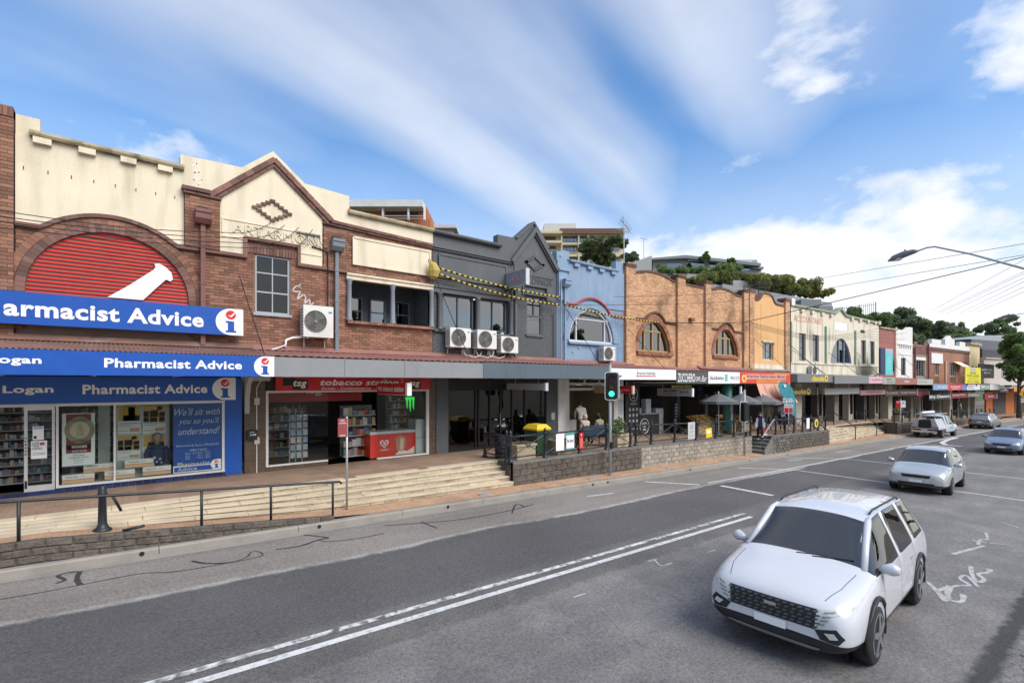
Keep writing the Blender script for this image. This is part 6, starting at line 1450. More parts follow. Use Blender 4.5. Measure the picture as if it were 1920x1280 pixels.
# projecting blades
t = T('blade_sign', 'tall teal and navy blade sign on the red building', 'sign', (57, 14.5, 3.1)); bx_ = fp(1668, 620, -1.5)[0]
O('face', B().box(bx_ - 1.0, bx_ + .75, 14.5, 14.62, 3.35, 5.35), flat((.10, .52, .52), .5), t); O('navy_side', B().box(bx_ - 2.1, bx_ - 1.0, 14.48, 14.62, 3.35, 5.75), flat((.02, .04, .09), .5), t)
O('lilac_top', B().box(bx_ - 1.0, bx_ + .75, 14.5, 14.62, 5.355, 5.75), flat((.42, .38, .5), .5), t)
for k in range(6): O('text_line', B().box(bx_ - .7, bx_ + .4 - .15 * (k % 3), 14.49, 14.5, 3.9 + k * .2, 3.96 + k * .2), flat((.35, .65, .65)), t)
for z_ in (3.3, 3.4): O('stay', B().tube([(bx_ - 1.2, 14.5, z_ + .3), (bx_ - 5.0, 14.0, z_ - .2)], .035, 6), BK, t)
t = T('blade_sign', 'yellow SHOP FOR LEASE board above the far awnings', 'sign', (80, 13.4, 2.4)); p = fp(1830, 690, -2.6)
O('board', B().box(p[0] - 4.6, p[0] + 1.2, 13.25, 13.33, 2.55, 4.35), flat((.66, .60, .03), .5), t); O('logo', B().box(p[0] - 2.8, p[0] - .8, 13.24, 13.25, 3.95, 4.3), flat((.4, .4, .5)), t)
for s_, e, f in (('SHOP', 3.6, 3.85), ('FOR LEASE', 3.28, 3.53), ('9413 1000', 2.65, 2.85)): text(s_, p[0] - (2.9 if len(s_) < 5 else 3.9), p[0] - (.6 if len(s_) < 5 else -.4), e, f, 13.236, flat((.25, .2, .03)), t, .02)
for k in range(2): O('text_line', B().box(p[0] - 3.6, p[0] + .2, 13.24, 13.25, 2.98 + k * .12, 3.03 + k * .12), flat((.3, .25, .03)), t)
for x_ in (p[0] - 3.5, p[0]): O('stay', B().tube([(x_, 13.3, 2.55), (x_, 13.4, 2.2)], .04, 6), BK, t)
t = T('blade_sign', 'black liquor shop board behind the yellow lease board', 'sign', (86, 14.2, 2.6)); p = fp(1848, 690, -1.8)
O('board', B().box(p[0] - 3.0, p[0] + 3.6, 14.15, 14.25, 3.2, 4.95), flat((.03, .027, .027), .5), t); text('LIQUOR', p[0] - 1.6, p[0] + 2.6, 4.1, 4.35, 14.14, WH, t, .02); text('LAND', p[0] - .9, p[0] + 2.1, 3.75, 4.0, 14.14, WH, t, .02)
FRM[0] = I4
# ================================================================== RAILINGS AND STREET FURNITURE
def tp(px, py):                          # point of the terrace seen at px, py
 d = ray(px, py); z = 0.
 for _ in range(10): t = (z - CAMZ) / d[2]; z = zt(t * d[0])
 return t * d[0], t * d[1], z
RL = M['rail']
def ornate_post(t, x, y, z, h=1.0):
 return O('post', B().lathe((x, y, z), [(.10, 0), (.10, .05), (.07, .09), (.055, .14), (.050, h * .5), (.058, h * .52), (.050, h * .56), (.048, h * .86), (.068, h * .88), (.068, h * .91), (.035, h * .93), (.062, h * .97), (.06, h * 1.01), (.02, h * 1.06), (.006, h * 1.10)], 10), RL, t, True)
def railing(label, pts, zf, h=1.0, rings=True, panels=True):
 t = T('railing', label, 'railing', (*pts[0], zf(*pts[0])))
 for x, y in pts: ornate_post(t, x, y, zf(x, y), h)
 for (x0, y0), (x1, y1) in zip(pts, pts[1:]):
  z0, z1 = zf(x0, y0), zf(x1, y1); L_ = math.hypot(x1 - x0, y1 - y0)
  O('top_rail', B().tube([(x0, y0, z0 + .86), (x1, y1, z1 + .86)], .032, 8), RL, t, True); O('bottom_rail', B().tube([(x0, y0, z0 + .17), (x1, y1, z1 + .17)], .024, 8), RL, t, True)
  if not panels or L_ < .4: continue
  for a, c in ((.17, .86), (.86, .17)): O('brace', B().tube([(x0, y0, z0 + a), (x1, y1, z1 + c)], .015, 6), RL, t)
  mx, my, mz = (x0 + x1) / 2, (y0 + y1) / 2, (z0 + z1) / 2 + .515
  if rings:
   b = B(); dx, dy = (x1 - x0) / L_, (y1 - y0) / L_
   b.tube([(mx + dx * .075 * math.cos(k * math.pi / 8), my + dy * .075 * math.cos(k * math.pi / 8), mz + .075 * math.sin(k * math.pi / 8)) for k in range(17)], .014, 6, False)
   O('ring', b, RL, t)
 return t
def ax_(px, Y): return at(px, 0, Y)[0]
ztf = lambda x, y: zt(x)
p1 = [(ax_(p, 12.62), 12.62) for p in (957, 1022, 1087, 1137, 1182)]
railing('ornate black railing on the dark wall beside the traffic light', p1, ztf)
railing('short black railing return beside the top of the long steps', [(ax_(950, 12.75), 12.75), (ax_(909, 14.2), 14.2)], ztf, rings=True)
p2 = [(ax_(p, 12.78), 12.78) for p in (1192, 1221, 1265, 1305.6, 1342, 1376, 1407)]
railing('ornate black railing above the light grey block wall', p2, ztf)
p3 = [(29.2 + k * 1.25, 12.3) for k in range(7)]
railing('ornate black railing between side stairs and broad steps', p3, ztf)
FRM[0] = BENT
railing('far black railing behind the parked white utility', [(50.3 + k * 1.7, 12.5) for k in range(8)], ztf, rings=False)
railing('farthest black railing beside the parked grey hatchback', [(64.8 + k * 1.7, 12.5) for k in range(10)], ztf, rings=False)
FRM[0] = I4
# plain tube railing on the low kerb wall
t = T('handrail', 'plain black tube handrail with bent leg along the kerb', 'railing', (0, 11.86, -.1)); HR = 11.86
rx = [at(p, 0, HR)[0] for p in (35, 208, 378, 508, 624)]; zrail = lambda x: .60 - .066 * (x + 1)
O('top_rail', B().tube([(-4.5, HR, zrail(-4.5))] + [(x, HR, zrail(x)) for x in rx] + [(rx[-1] + .16, HR, zrail(rx[-1] + .16)), (rx[-1] + .21, HR, zrail(rx[-1]) - .06)], .026, 10), RL, t, True)
for i, x in enumerate(rx):
 if i == 1: O('broken_leg', B().tube([(x + .02, HR, zrail(x)), (x + .15, HR + .12, zrail(x) - .33)], .026, 10), RL, t, True)
 else: O('leg', B().tube([(x, HR, zp(x) - .05), (x, HR, zrail(x))], .027, 10), RL, t, True)
O('leg', B().tube([(-3.5, HR, zp(-3.5)), (-3.5, HR, zrail(-3.5))], .027, 10), RL, t, True)
x_ = at(250, 0, 11.9)[0]; tag(O('pipe_offcut', B().tube([(x_ - .16, 11.95, zp(x_) + .04), (x_ + .17, 11.86, zp(x_) + .10)], .028, 10), RL, smooth=True), 'snapped off piece of black pipe lying on the low wall', 'pipe')
x_ = at(192, 0, 12.2)[0]
tag(O('bollard', B().lathe((x_, 12.2, zp(x_)), [(.15, 0), (.15, .03), (.11, .05), (.085, .10), (.072, .14), (.062, .66), (.076, .68), (.076, .72), (.064, .74), (.064, .80), (.04, .85), (.01, .865)], 18), RL, smooth=True), 'black cast bollard on the footpath before the pharmacy steps', 'bollard')
# stair handrails
def stair_rail(label, x, y0, z0, y1, z1, m=RL, frame=I4, x1=None):
 FRM[0] = frame; t = T('stair_handrail', label, 'handrail', (x, y0, z0)); e = x if x1 is None else x1
 O('rail', B().tube([(x, y0 + .15, z0 + .95), (x, y0, z0 + .95), (e, y1, z1 + .92), (e, y1 - .1, z1 + .9)], .034, 8), m, t, True)
 O('upper_post', B().tube([(x, y0, z0), (x, y0, z0 + .95)], .034, 8), m, t, True); O('lower_post', B().tube([(e, y1, z1), (e, y1, z1 + .92)], .034, 8), m, t, True); FRM[0] = I4
for px, lab in ((1556, 'leftmost black handrail on the far broad steps'), (1612, 'second black handrail on the far broad steps'), (1651, 'third black handrail on the far broad steps'), (1690, 'rightmost black handrail on the far broad steps')):
 x = ax_(px, 12.1) - (0.6 if px > 1600 else 0); x = min(x, 49.6); yy = -KB * max(0, x - XB) * .3
 stair_rail(lab, x, 13.6, zt(x), 12.2, zp(x))
t = T('stair_handrail', 'steel handrail beside the woman on the side stairs', 'handrail', (27, 12.05, zp(27)))
O('rail', B().tube([(28.6, 12.08, zt(28) + .88), (28.4, 12.08, zt(28) + .88), (27.1, 12.08, zp(27) + .92), (26.95, 12.08, zp(27) + .9)], .024, 8), M['steel'], t, True); O('lower_post', B().tube([(27.1, 12.08, zp(27)), (27.1, 12.08, zp(27) + .92)], .024, 8), RL, t, True)
# parking and no-stopping signs
def pole_sign(label, x, y, z, h, plates, r=.028, face=(-.75, -.66)):
 t = T('pole_sign', label, 'sign', (x, y, z)); O('pole', B().tube([(x, y, z), (x, y, z + h)], r, 10), M['steel'], t, True)
 n = Vector((*face, 0)).normalized(); s = Vector((-n.y, n.x, 0)); s = -s if s.x < 0 else s
 for (u0, u1, z0, z1, m, txt) in plates:
  def mp(u, d, w_): p = Vector((x, y, 0)) + s * u + n * (r + .006 + d); return (p.x, p.y, z + w_)
  b = B(); c = [mp(u, 0, w_) for u, w_ in ((u0, z0), (u1, z0), (u1, z1), (u0, z1))] + [mp(u, -.004, w_) for u, w_ in ((u0, z0), (u1, z0), (u1, z1), (u0, z1))]
  b.add(c, [(0, 1, 2, 3), (7, 6, 5, 4), (0, 4, 5, 1), (1, 5, 6, 2), (2, 6, 7, 3), (3, 7, 4, 0)]); pl = O('plate', b, m, t)
  for (st, a, c_, e, f, tm) in txt:
   if st: text(st, u0 + (u1 - u0) * a, u0 + (u1 - u0) * c_, z0 + (z1 - z0) * e, z0 + (z1 - z0) * f, .004, tm, pl, .015, fx=mp)
   else:
    q = [mp(u0 + (u1 - u0) * i, .004, z0 + (z1 - z0) * j) for i, j in ((a, e), (c_, e), (c_, f), (a, f))]; O('print', B().add(q, [(0, 1, 2, 3)]), tm, pl)
 return t
RD = mat('faded_sign_red', (.36, .075, .07), .5, .08, 3, .05); SR = M['sign_red']
pole_sign('faded red NO STOPPING sign on a grey pole by the steps', 4.55, 12.3, zp(4.55), 2.36, [(-.21, .02, 1.85, 2.32, RD, [('NO', .3, .7, .84, .94, WH), ('STOPPING', .1, .9, .70, .78, WH), ('', .2, .8, .06, .10, WH)])], face=(-.5, -.86))
pole_sign('red and white no stopping sign on the railing by the flag', 30.9, 12.3, zt(31), 1.75, [(-.25, .25, 1.2, 1.75, WH, [('', .04, .48, .04, .62, SR), ('', .52, .96, .04, .62, RD), ('NO STOPPING', .06, .94, .7, .92, SR)])])
FRM[0] = BENT
pole_sign('red and white parking signs on a pole beside the far steps', 49.9, 11.95, zp(49.9), 2.85, [(-.36, -.02, 2.2, 2.75, SR, [('NO', .2, .8, .7, .9, WH)]), (0, .33, 2.2, 2.75, WH, [('2P', .2, .8, .5, .8, flat((.05, .3, .1)))])])
t = T('warning_sign', 'yellow diamond warning sign with a red and white plate on its pole', 'sign', (86, 10.8, zp(86)))
O('pole', B().tube([(86, 11.0, zp(86)), (86, 11.0, zp(86) + 3.4)], .04, 8), M['steel'], t)
yx = flat((.62, .36, .02), .5); b = B(); cc_ = Vector((86, 10.95, zp(86) + 3.0)); sd = Vector((.62, -.78, 0)); up = Vector((0, 0, 1)); nn = Vector((-.78, -.62, 0))
b.add([cc_ + sd * .62, cc_ + up * .62, cc_ - sd * .62, cc_ - up * .62] + [q + nn * .03 for q in (cc_ + sd * .62, cc_ + up * .62, cc_ - sd * .62, cc_ - up * .62)], [(0, 1, 2, 3), (7, 6, 5, 4), (0, 4, 5, 1), (1, 5, 6, 2), (2, 6, 7, 3), (3, 7, 4, 0)]); O('diamond_plate', b, yx, t)
b = B();
for k in (-1, 1): q = cc_ + sd * .13 * k + nn * .035; b.add([q - sd * .05 - up * .25, q + sd * .05 - up * .25, q + sd * .05 + up * .2, q - sd * .05 + up * .2], [(3, 2, 1, 0), (0, 1, 2, 3)])
O('symbol', b, BK, t); b = B(); q = cc_ - up * 1.05
b.add([q - sd * .4 + nn * .02, q + sd * .3 + nn * .02, q + sd * .3 + nn * .02 + up * .55, q - sd * .4 + nn * .02 + up * .55], [(3, 2, 1, 0), (0, 1, 2, 3)]); O('plate', b, WH, t)
b = B(); b.add([q + nn * .03, q + sd * .3 + nn * .03, q + sd * .3 + nn * .03 + up * .55, q + nn * .03 + up * .55], [(3, 2, 1, 0), (0, 1, 2, 3)]); O('red_print', b, SR, t)
FRM[0] = I4
# traffic signals
def lantern(t, c, n, lit=None, h=1.06, w=.50):
 n = Vector((*n, 0)).normalized(); s = Vector((-n.y, n.x, 0)); c = Vector(c); up = Vector((0, 0, 1))
 def rr(hw, hh, r, d0, d1):
  pts = []
  for cx_, cz_, a0 in ((hw - r, hh - r, 0), (-(hw - r), hh - r, 90), (-(hw - r), -(hh - r), 180), (hw - r, -(hh - r), 270)):
   for k in range(5): a = R(a0 + k * 22.5); pts.append((cx_ + r * math.cos(a), cz_ + r * math.sin(a)))
  m = len(pts); v = [c + s * a + up * e + n * d for d in (d1, d0) for a, e in pts]
  return B().add(v, [tuple(range(m)), tuple(range(2 * m - 1, m - 1, -1))] + [(i, i + m, (i + 1) % m + m, (i + 1) % m) for i in range(m)])
 O('backing_edge', rr(w / 2, h / 2, .10, -.02, 0), M['sign_white'], t); bd = O('backing_board', rr(w / 2 - .025, h / 2 - .025, .08, -.03, .006), BK, t)
 O('lamp_housing', rr(.15, .43, .05, -.22, -.01), BK, bd)
 for k, col in enumerate(((.10, .01, .01), (.12, .07, .01), (.02, .06, .05))):
  z = .29 - k * .29; cc = c + up * z
  m_ = flat(col, .3) if k != lit else mat('green_lamp', (.05, .6, .35), .3, .02, 1, 0, emit=(.03, .85, .42, 1.6))
  ring = [cc + s * .105 * math.cos(2 * math.pi * q / 18) + up * .105 * math.sin(2 * math.pi * q / 18) + n * .02 for q in range(18)]
  ln = O('lens', B().add(ring, [tuple(range(18))]), m_, bd)
  vs = [];
  for q in range(13):
   a = R(-35 + 250 * q / 12); d_ = s * .115 * math.cos(a) + up * .115 * math.sin(a); vs += [cc + d_ + n * .005, cc + d_ + n * (.06 + .16 * max(0, math.sin(a)))]
  O('visor', B().add(vs, [(2 * q, 2 * q + 2, 2 * q + 3, 2 * q + 1) for q in range(12)]), BK, ln)
def signal(label, x, y, z, h, lans):
 t = T('traffic_light', label, 'traffic light', (x, y, z), group='traffic signals along the kerb'); O('pole', B().tube([(x, y, z), (x, y, z + h)], .055, 14), mat('pole_grey', (.34, .36, .37), .5, .08, 3, .05), t, True); O('cap', B().lathe((x, y, z + h), [(.058, 0), (.058, .03), (.02, .06)], 12), M['steel'], t); O('base', B().lathe((x, y, z), [(.10, 0), (.10, .015), (.06, .02)], 12), M['steel'], t)
 for c, n, l in lans: lantern(t, c, n, l)
 O('button_box', B().box(x - .07, x + .05, y - .13, y - .05, z + 1.0, z + 1.25), BK, t); O('sticker', B().box(x - .03, x + .03, y - .058, y - .05, z + 1.7, z + 1.85), flat((.2, .4, .38)), t)
 return t
sx_, sy_ = 14.55, 12.12
signal('traffic light showing green beside the dark retaining wall', sx_, sy_, zp(14.5), 4.15, [((sx_ - .06, sy_ - .12, 2.52), (-.72, -.69), 2), ((sx_ + .22, sy_ - .12, 2.52), (.9, -.42), None)])
signal('traffic light seen from behind near the side stairs', 25.3, 12.2, zp(25.3), 3.35, [((25.1, 12.15, 1.15), (.35, .94), None)])
# bins, planters, bench
x, y, z = ax_(942, 13.6), 13.6, 0.; t = T('litter_bin', 'black slatted round litter bin behind the railing', 'bin', (x, y, z))
O('drum', B().lathe((x, y, z), [(.24, .04), (.26, .08), (.27, .75), (.25, .8), (.15, .82)], 18), BK, t, True); O('foot', B().lathe((x, y, z), [(.14, 0), (.14, .04)], 12), M['steel'], t)
for k in range(5): O('hoop', B().ring((x, y, z + .15 + k * .14), .272, .012, 20, 'z'), RL, t)
x, y, z = ax_(1007, 13.4), 13.4, 0.; t = T('wheelie_bin', 'dark green wheelie bin with yellow lid', 'bin', (x, y, z))
gm = mat('green_plastic', (.03, .065, .035), .45, .06, 3, .05); ym = mat('yellow_plastic', (.66, .45, .02), .4, .05, 3, .03)
O('body', B().add([(x + sx * (.24 if zz_ == 0 else .30), y + sy * (.26 if zz_ == 0 else .34), z + .05 + zz_ * .85) for zz_ in (0, 1) for sx, sy in ((-1, -1), (1, -1), (1, 1), (-1, 1))], [(3, 2, 1, 0), (4, 5, 6, 7), (0, 1, 5, 4), (1, 2, 6, 5), (2, 3, 7, 6), (3, 0, 4, 7)]), gm, t)
O('rim', B().box(x - .33, x + .33, y - .37, y + .37, z + .88, z + .93), gm, t)
O('lid', B().add([(x + sx * a, y + sy * c, z + h_) for a, c, h_ in ((.34, .38, .93), (.35, .39, .99), (.22, .26, 1.14)) for sx, sy in ((-1, -1), (1, -1), (1, 1), (-1, 1))], [(i + 4 * k, (i + 1) % 4 + 4 * k, (i + 1) % 4 + 4 * k + 4, i + 4 * k + 4) for k in (0, 1) for i in range(4)] + [(8, 9, 10, 11)]), ym, t)
for s_ in (-1, 1): O('wheel', B().tube([(x + s_ * .27, y + .3, z + .1), (x + s_ * .33, y + .3, z + .1)], .1, 14), BK, t)
O('handle', B().tube([(x - .28, y + .42, z + .95), (x + .28, y + .42, z + .95)], .02, 8), ym, t)
PL = mat('sandstone_planter', (.42, .34, .22), .9, .15, 4, .4, 30, grime=.4)
def leaf_mesh(name, clumps, n, size, m, parent, seed=1, asp=.55, sq=1.0):
 import numpy as np
 r = np.random.default_rng(seed); c = np.array([q[:3] for q in clumps]); rad = np.array([q[3] for q in clumps])
 w = rad ** 2; idx = r.choice(len(c), n, p=w / w.sum()); d = r.normal(size=(n, 3)); d /= np.linalg.norm(d, axis=1)[:, None]
 rr = rad[idx] * (r.random(n) ** .45); p = c[idx] + d * rr[:, None] * np.array([1, 1, sq])
 a = r.normal(size=(n, 3)) + d * .4; a /= np.linalg.norm(a, axis=1)[:, None]; b2 = np.cross(a, r.normal(size=(n, 3))); b2 /= np.linalg.norm(b2, axis=1)[:, None]
 s = size * r.uniform(.6, 1.35, n)[:, None]; u = a * s; v = b2 * s * asp
 V = np.stack([p - u, p - v * .9, p + u, p + v], 1).reshape(-1, 3)
 me = bpy.data.meshes.new(name); me.vertices.add(4 * n); me.vertices.foreach_set('co', V.ravel()); me.loops.add(4 * n); me.loops.foreach_set('vertex_index', np.arange(4 * n, dtype=np.int32))
 me.polygons.add(n); me.polygons.foreach_set('loop_start', np.arange(0, 4 * n, 4, dtype=np.int32)); me.polygons.foreach_set('loop_total', np.full(n, 4, dtype=np.int32)); me.materials.append(m); me.update(calc_edges=True)
 return O(name, me, m, parent)
def leafmat(name, col, var=.45):
 m = bpy.data.materials.new(name); m.use_nodes = True; N, L, mth, noise, mrange, mix = node_tools(m); p = N['Principled BSDF']
 g = N.new('ShaderNodeNewGeometry'); tc = N.new('ShaderNodeTexCoord')
 f = mth('MULTIPLY', mrange(g.outputs['Random Per Island'], 0, 1, 1 - var, 1 + var), mrange(noise(tc.outputs['Object'], .6, 3), .3, .7, .85, 1.3))
 h = N.new('ShaderNodeHueSaturation'); h.inputs['Color'].default_value = (*col, 1); L.new(f, h.inputs['Value']); L.new(mrange(noise(tc.outputs['Object'], .9, 2), .3, .7, .47, .53), h.inputs['Hue'])
 L.new(h.outputs[0], p.inputs['Base Color']); p.inputs['Roughness'].default_value = .6; p.inputs['Specular IOR Level'].default_value = .3
 tr = N.new('ShaderNodeBsdfTranslucent'); L.new(h.outputs[0], tr.inputs[0]); mx = N.new('ShaderNodeMixShader'); mx.inputs[0].default_value = .42
 o = N['Material Output']; L.new(p.outputs[0], mx.inputs[1]); L.new(tr.outputs[0], mx.inputs[2]); L.new(mx.outputs[0], o.inputs[0]); return m
LG, LD, LO, LY = leafmat('leaf_green', (.15, .22, .065)), leafmat('leaf_dark', (.115, .155, .072)), leafmat('leaf_olive', (.15, .17, .08)), leafmat('leaf_bronze', (.22, .20, .055))
for px, py, w_, lab, pl in ((977, 863, .42, 'pale sandstone planter box beside the green bin', 0), (1050, 858, .40, 'sandstone planter box behind the hanging white notice', 0), (1160, 842, .44, 'sandstone planter box with leafy shrub beside the bench', 1)):
 x, y, z = tp(px, py); y = 13.2; x = ax_(px, 13.2); t = T('planter_box', lab, 'planter', (x, y, z), group='sandstone planters behind the railing')
 O('box', B().box(x - w_, x + w_, y - .3, y + .3, z, z + .45), PL, t); O('rim', B().box(x - w_ - .04, x + w_ + .04, y - .34, y + .34, z + .45, z + .53), PL, t); O('soil', B().box(x - w_ + .05, x + w_ - .05, y - .25, y + .25, z + .53, z + .535), flat((.04, .03, .02), .95), t)
 if pl: leaf_mesh('shrub', [(x + a, y + c, z + .78 + e, .24) for a, c, e in ((-.2, 0, 0), (.2, .05, .05), (0, 0, .22), (.1, .1, -.1), (-.3, 0, -.15))], 500, .06, LG, t, 3)
x, y, z = ax_(1120, 13.5), 13.5, zt(15.); t = T('park_bench', 'dark blue slatted bench with its back to the street', 'bench', (x, y, z)); BC = mat('bench_paint', (.022, .045, .075), .5, .1, 3, .1)
for k in range(5): O('seat_slat', B().box(x - .85, x + .85, y + .12 + k * .09, y + .19 + k * .09, z + .42, z + .45), BC, t)
for k in range(5): O('back_slat', B().box(x - .85, x + .85, y + .02 - k * .018, y + .045 - k * .018, z + .50 + k * .085, z + .57 + k * .085), BC, t)
for s_ in (-.7, .7):
 O('leg', B().tube([(x + s_, y + .52, z), (x + s_, y + .50, z + .42), (x + s_, y + .08, z + .42), (x + s_, y - .06, z)], .022, 6), BK, t); O('back_stay', B().tube([(x + s_, y + .10, z + .40), (x + s_, y - .04, z + .93)], .02, 6), BK, t)
# notices tied to the railings
def rail_notice(label, px0, px1, Y, z0, z1, m, pr=()):
 x0, x1 = ax_(px0, Y), ax_(px1, Y); t = T('railing_notice', label, 'notice', ((x0 + x1) / 2, Y, z0)); O('board', B().box(x0, x1, Y - .045, Y - .035, z0, z1), m, t)
 for a, c, e, f, mm in pr: O('print', B().box(x0 + (x1 - x0) * a, x0 + (x1 - x0) * c, Y - .049, Y - .045, z0 + (z1 - z0) * e, z0 + (z1 - z0) * f), mm, t)
 return t
teal = flat((.06, .30, .30), .5)
rail_notice('blank white notice tied to the railing', 1041, 1056, 12.62, .22, .82, WH)
t = rail_notice('white and teal notice tied to the railing', 1060.5, 1075, 12.62, .22, .84, WH, ((0, 1, .84, 1, teal), (0, 1, 0, .08, teal))); text('Be kind', ax_(1062, 12.62), ax_(1073.5, 12.62), .48, .60, 12.568, flat((.1, .1, .2)), t, .01)
rail_notice('narrow red notice on a railing post', 1084.5, 1092, 12.56, .20, .80, SR, ((.4, .6, .82, .92, WH), (.15, .85, .08, .68, flat((.62, .12, .09)))))
t = rail_notice('tall pale notice with grey print on the cafe railing', 1288.5, 1301.5, 12.78, -.02, .78, flat((.48, .46, .46)), ((.2, .8, .45, .47, dkf), (.2, .7, .38, .40, dkf), (.2, .8, .2, .22, dkf), (.3, .7, .6, .85, flat((.33, .33, .34)))))
x0, x1 = ax_(1321, 12.78), ax_(1334, 12.78); t = T('railing_notice', 'yellow notice hanging askew from the cafe railing', 'notice', (x0, 12.74, .2)); zz0 = zt(23) + .12
O('board', B().poly([(x0, zz0 + .44), (x1 - .08, zz0 + .48), (x1, zz0 + .02), (x0 + .1, zz0 - .02)], 12.735, 12.745), yel, t); O('print', B().box(x0 + .15, x1 - .15, 12.730, 12.735, zz0 + .22, zz0 + .34), WH, t)
t = rail_notice('white panel on the railing beside the black bird notice', 1511, 1516.5, 12.3, zt(33) + .2, zt(33) + .85, WH)
x0, x1 = ax_(1523, 12.3), ax_(1535, 12.3); t = T('railing_notice', 'black notice with yellow oval bird badge on the railing', 'notice', (x0, 12.26, 0)); zz0 = zt(35); O('board', B().box(x0, x1, 12.25, 12.26, zz0 + .15, zz0 + .88), BK, t); O('badge', B().disc((x0 + x1) / 2, zz0 + .52, .30, 12.24, 12.25, 20, .27), yel, t); O('bird', B().disc((x0 + x1) / 2 + .02, zz0 + .5, .12, 12.235, 12.24, 9, .16), BK, t)
FRM[0] = BENT
t = T('planter_box', 'planter with yellow green shrub behind the far railing', 'planter', (53.5, 13.2, zt(53))); O('box', B().box(53.0, 54.0, 13, 13.6, zt(53), zt(53) + .5), PL, t); leaf_mesh('shrub', [(53.5, 13.3, zt(53) + .8, .4), (53.8, 13.3, zt(53) + 1, .3)], 500, .09, LY, t, 8); FRM[0] = I4
# teal feather flag
fx0, fy0 = 31.4, 12.75; t = T('feather_flag', 'teal We are open feather flag beside the orange building', 'flag', (fx0, fy0, zt(31)))
zb = zt(31); fm = lambda px, py: at(px, py, fy0)
out_ = [fm(*q) for q in ((1492, 795), (1487, 780), (1480, 765), (1472, 752), (1464, 738), (1459.5, 728), (1459, 722), (1462, 717.5), (1467, 715.5), (1473, 716.5), (1480, 721), (1486, 729), (1490, 740), (1492, 755), (1493, 775))]
b = B(); n = len(out_); b.add([(p.x, p.y + .04 * math.sin(p.z * 5), p.z) for p in out_] + [(p.x, p.y + .012 + .04 * math.sin(p.z * 5), p.z) for p in out_], [tuple(range(n)), tuple(range(2 * n - 1, n - 1, -1))] + [(i, i + n, (i + 1) % n + n, (i + 1) % n) for i in range(n)])
O('sail', b, mat('teal_cloth', (.03, .20, .235), .7, .15, 2, .2, 10), t)
O('pole', B().tube([(out_[0].x, fy0, zb)] + [(p.x + .02, fy0 + .01, p.z) for p in out_[:0:-1][:8]], .016, 6), BK, t)
pp = fm(1467, 741); qq = fm(1485, 746); text('We are', pp.x - .15, qq.x - .15, zb + 1.98, zb + 2.10, fy0 - .06, WH, t, 0); text('open', pp.x - .1, qq.x + .05, zb + 1.72, zb + 1.96, fy0 - .06, WH, t, .0)
O('emblem', B().disc(fm(1470, 723).x, fm(1470, 723).z, .2, fy0 - .055, fy0 - .05, 10, .10), flat((.5, .6, .62)), t)
# A-board, cones of flowers, trolley
x, y, z = tp(1478, 818); t = T('standing_sign', 'small red and white standing sign by the stairs railing', 'sign', (28.9, 12.8, zt(29))); O('board', B().box(28.75, 29.05, 12.8, 12.84, zt(29), zt(29) + .5), SR, t); O('foot', B().box(28.7, 29.1, 12.7, 12.9, zt(29), zt(29) + .04), WH, t)
# street lamps
def street_lamp(label, X):
 t = T('street_lamp', label, 'street lamp', (X, -1.2, zr(X, -1)), group='street lamps over the road')
 O('pole', B().tube([(X, -1.2, -1), (X, -1.2, 6.7)], [.11, .08], 12), M['steel'], t, True)
 O('arm', B().tube([(X, -1.2, 6.2), (X + .2, 1.2, 6.75), (X + .4, 4.3, 8.55), (X + .45, 5.6, 9.18), (X + .47, 5.9, 9.2), (X + .48, 6.3, 9.1)], [.055, .055, .045, .04, .038, .035], 10), M['steel'], t, True)
 hd = O('head', B().tube([(X + .48, 6.25, 9.11), (X + .48, 6.4, 9.12), (X + .49, 6.8, 9.06), (X + .5, 7.2, 8.95), (X + .5, 7.45, 8.84)], [.06, .12, .17, .15, .03], 12), mat('lamp_grey', (.16, .17, .19), .5, .05, 3, .03), t, True)
 O('diffuser', B().tube([(X + .49, 6.75, 8.98), (X + .5, 7.0, 8.90), (X + .5, 7.3, 8.84)], [.05, .13, .05], 12), flat((.6, .62, .6), .2), hd, True); O('sensor', B().tube([(X + .49, 6.75, 9.2), (X + .49, 6.75, 9.29)], .035, 8), BK, hd)
street_lamp('street lamp on a long raised arm over the road', 30.2); street_lamp('small distant street lamp against the trees', 66.5)
# cables
def cable(label, pts, r=.012, sag=0., m=None, name='overhead_cable', n=14):
 P = []
 for a, c in zip(pts, pts[1:]):
  a, c = Vector(a), Vector(c)
  for k in range(n): s_ = k / n; p = a.lerp(c, s_); p.z -= sag * 4 * s_ * (1 - s_); P.append(p)
 P.append(Vector(pts[-1])); return tag(O(name, B().tube(P, r, 5), m or M['black']), label, 'cable', 'overhead cables')
def tiger(label, a, c, sag, r=.038):
 t = T('striped_cable', label, 'cable', a, group='black and yellow cable covers'); a, c = Vector(a), Vector(c); n = int((c - a).length / .12); P = [a.lerp(c, k / n) - Vector((0, 0, sag * 4 * (k / n) * (1 - k / n))) for k in range(n + 1)]
 b = B(); k = 0
 for i in range(n):
  b.cm = i % 2
  if i % 2 == 0: b.tube([P[i], P[i + 1]], r, 7, False)
  else: b.tube([P[i], P[i + 1]], r, 7, False)
 O('cover', b, [BK, mat('tape_yellow', (.62, .44, .05), .5, .05, 3, .05)], t, kind='stuff'); return t
q0 = at(822, 502, 15.75); q0b = at(820, 512, 15.75); q1 = at(1050, 557, 15.7); q1b = at(1049, 571, 15.7)
tiger('upper black and yellow covered cable across the charcoal building', q0, q1, .12); tiger('lower black and yellow covered cable across the charcoal building', q0b, q1b, .18)
q2 = at(1234, 604, 15.6); tiger('black and yellow covered cable across the blue building', at(1058, 571, 15.7), q2, .10)
bag = T('cable_cover', 'yellow cloth wrapped round the cable end on the cream building', 'cover', at(810, 510, 15.8)); c_ = at(812, 508, 15.78)
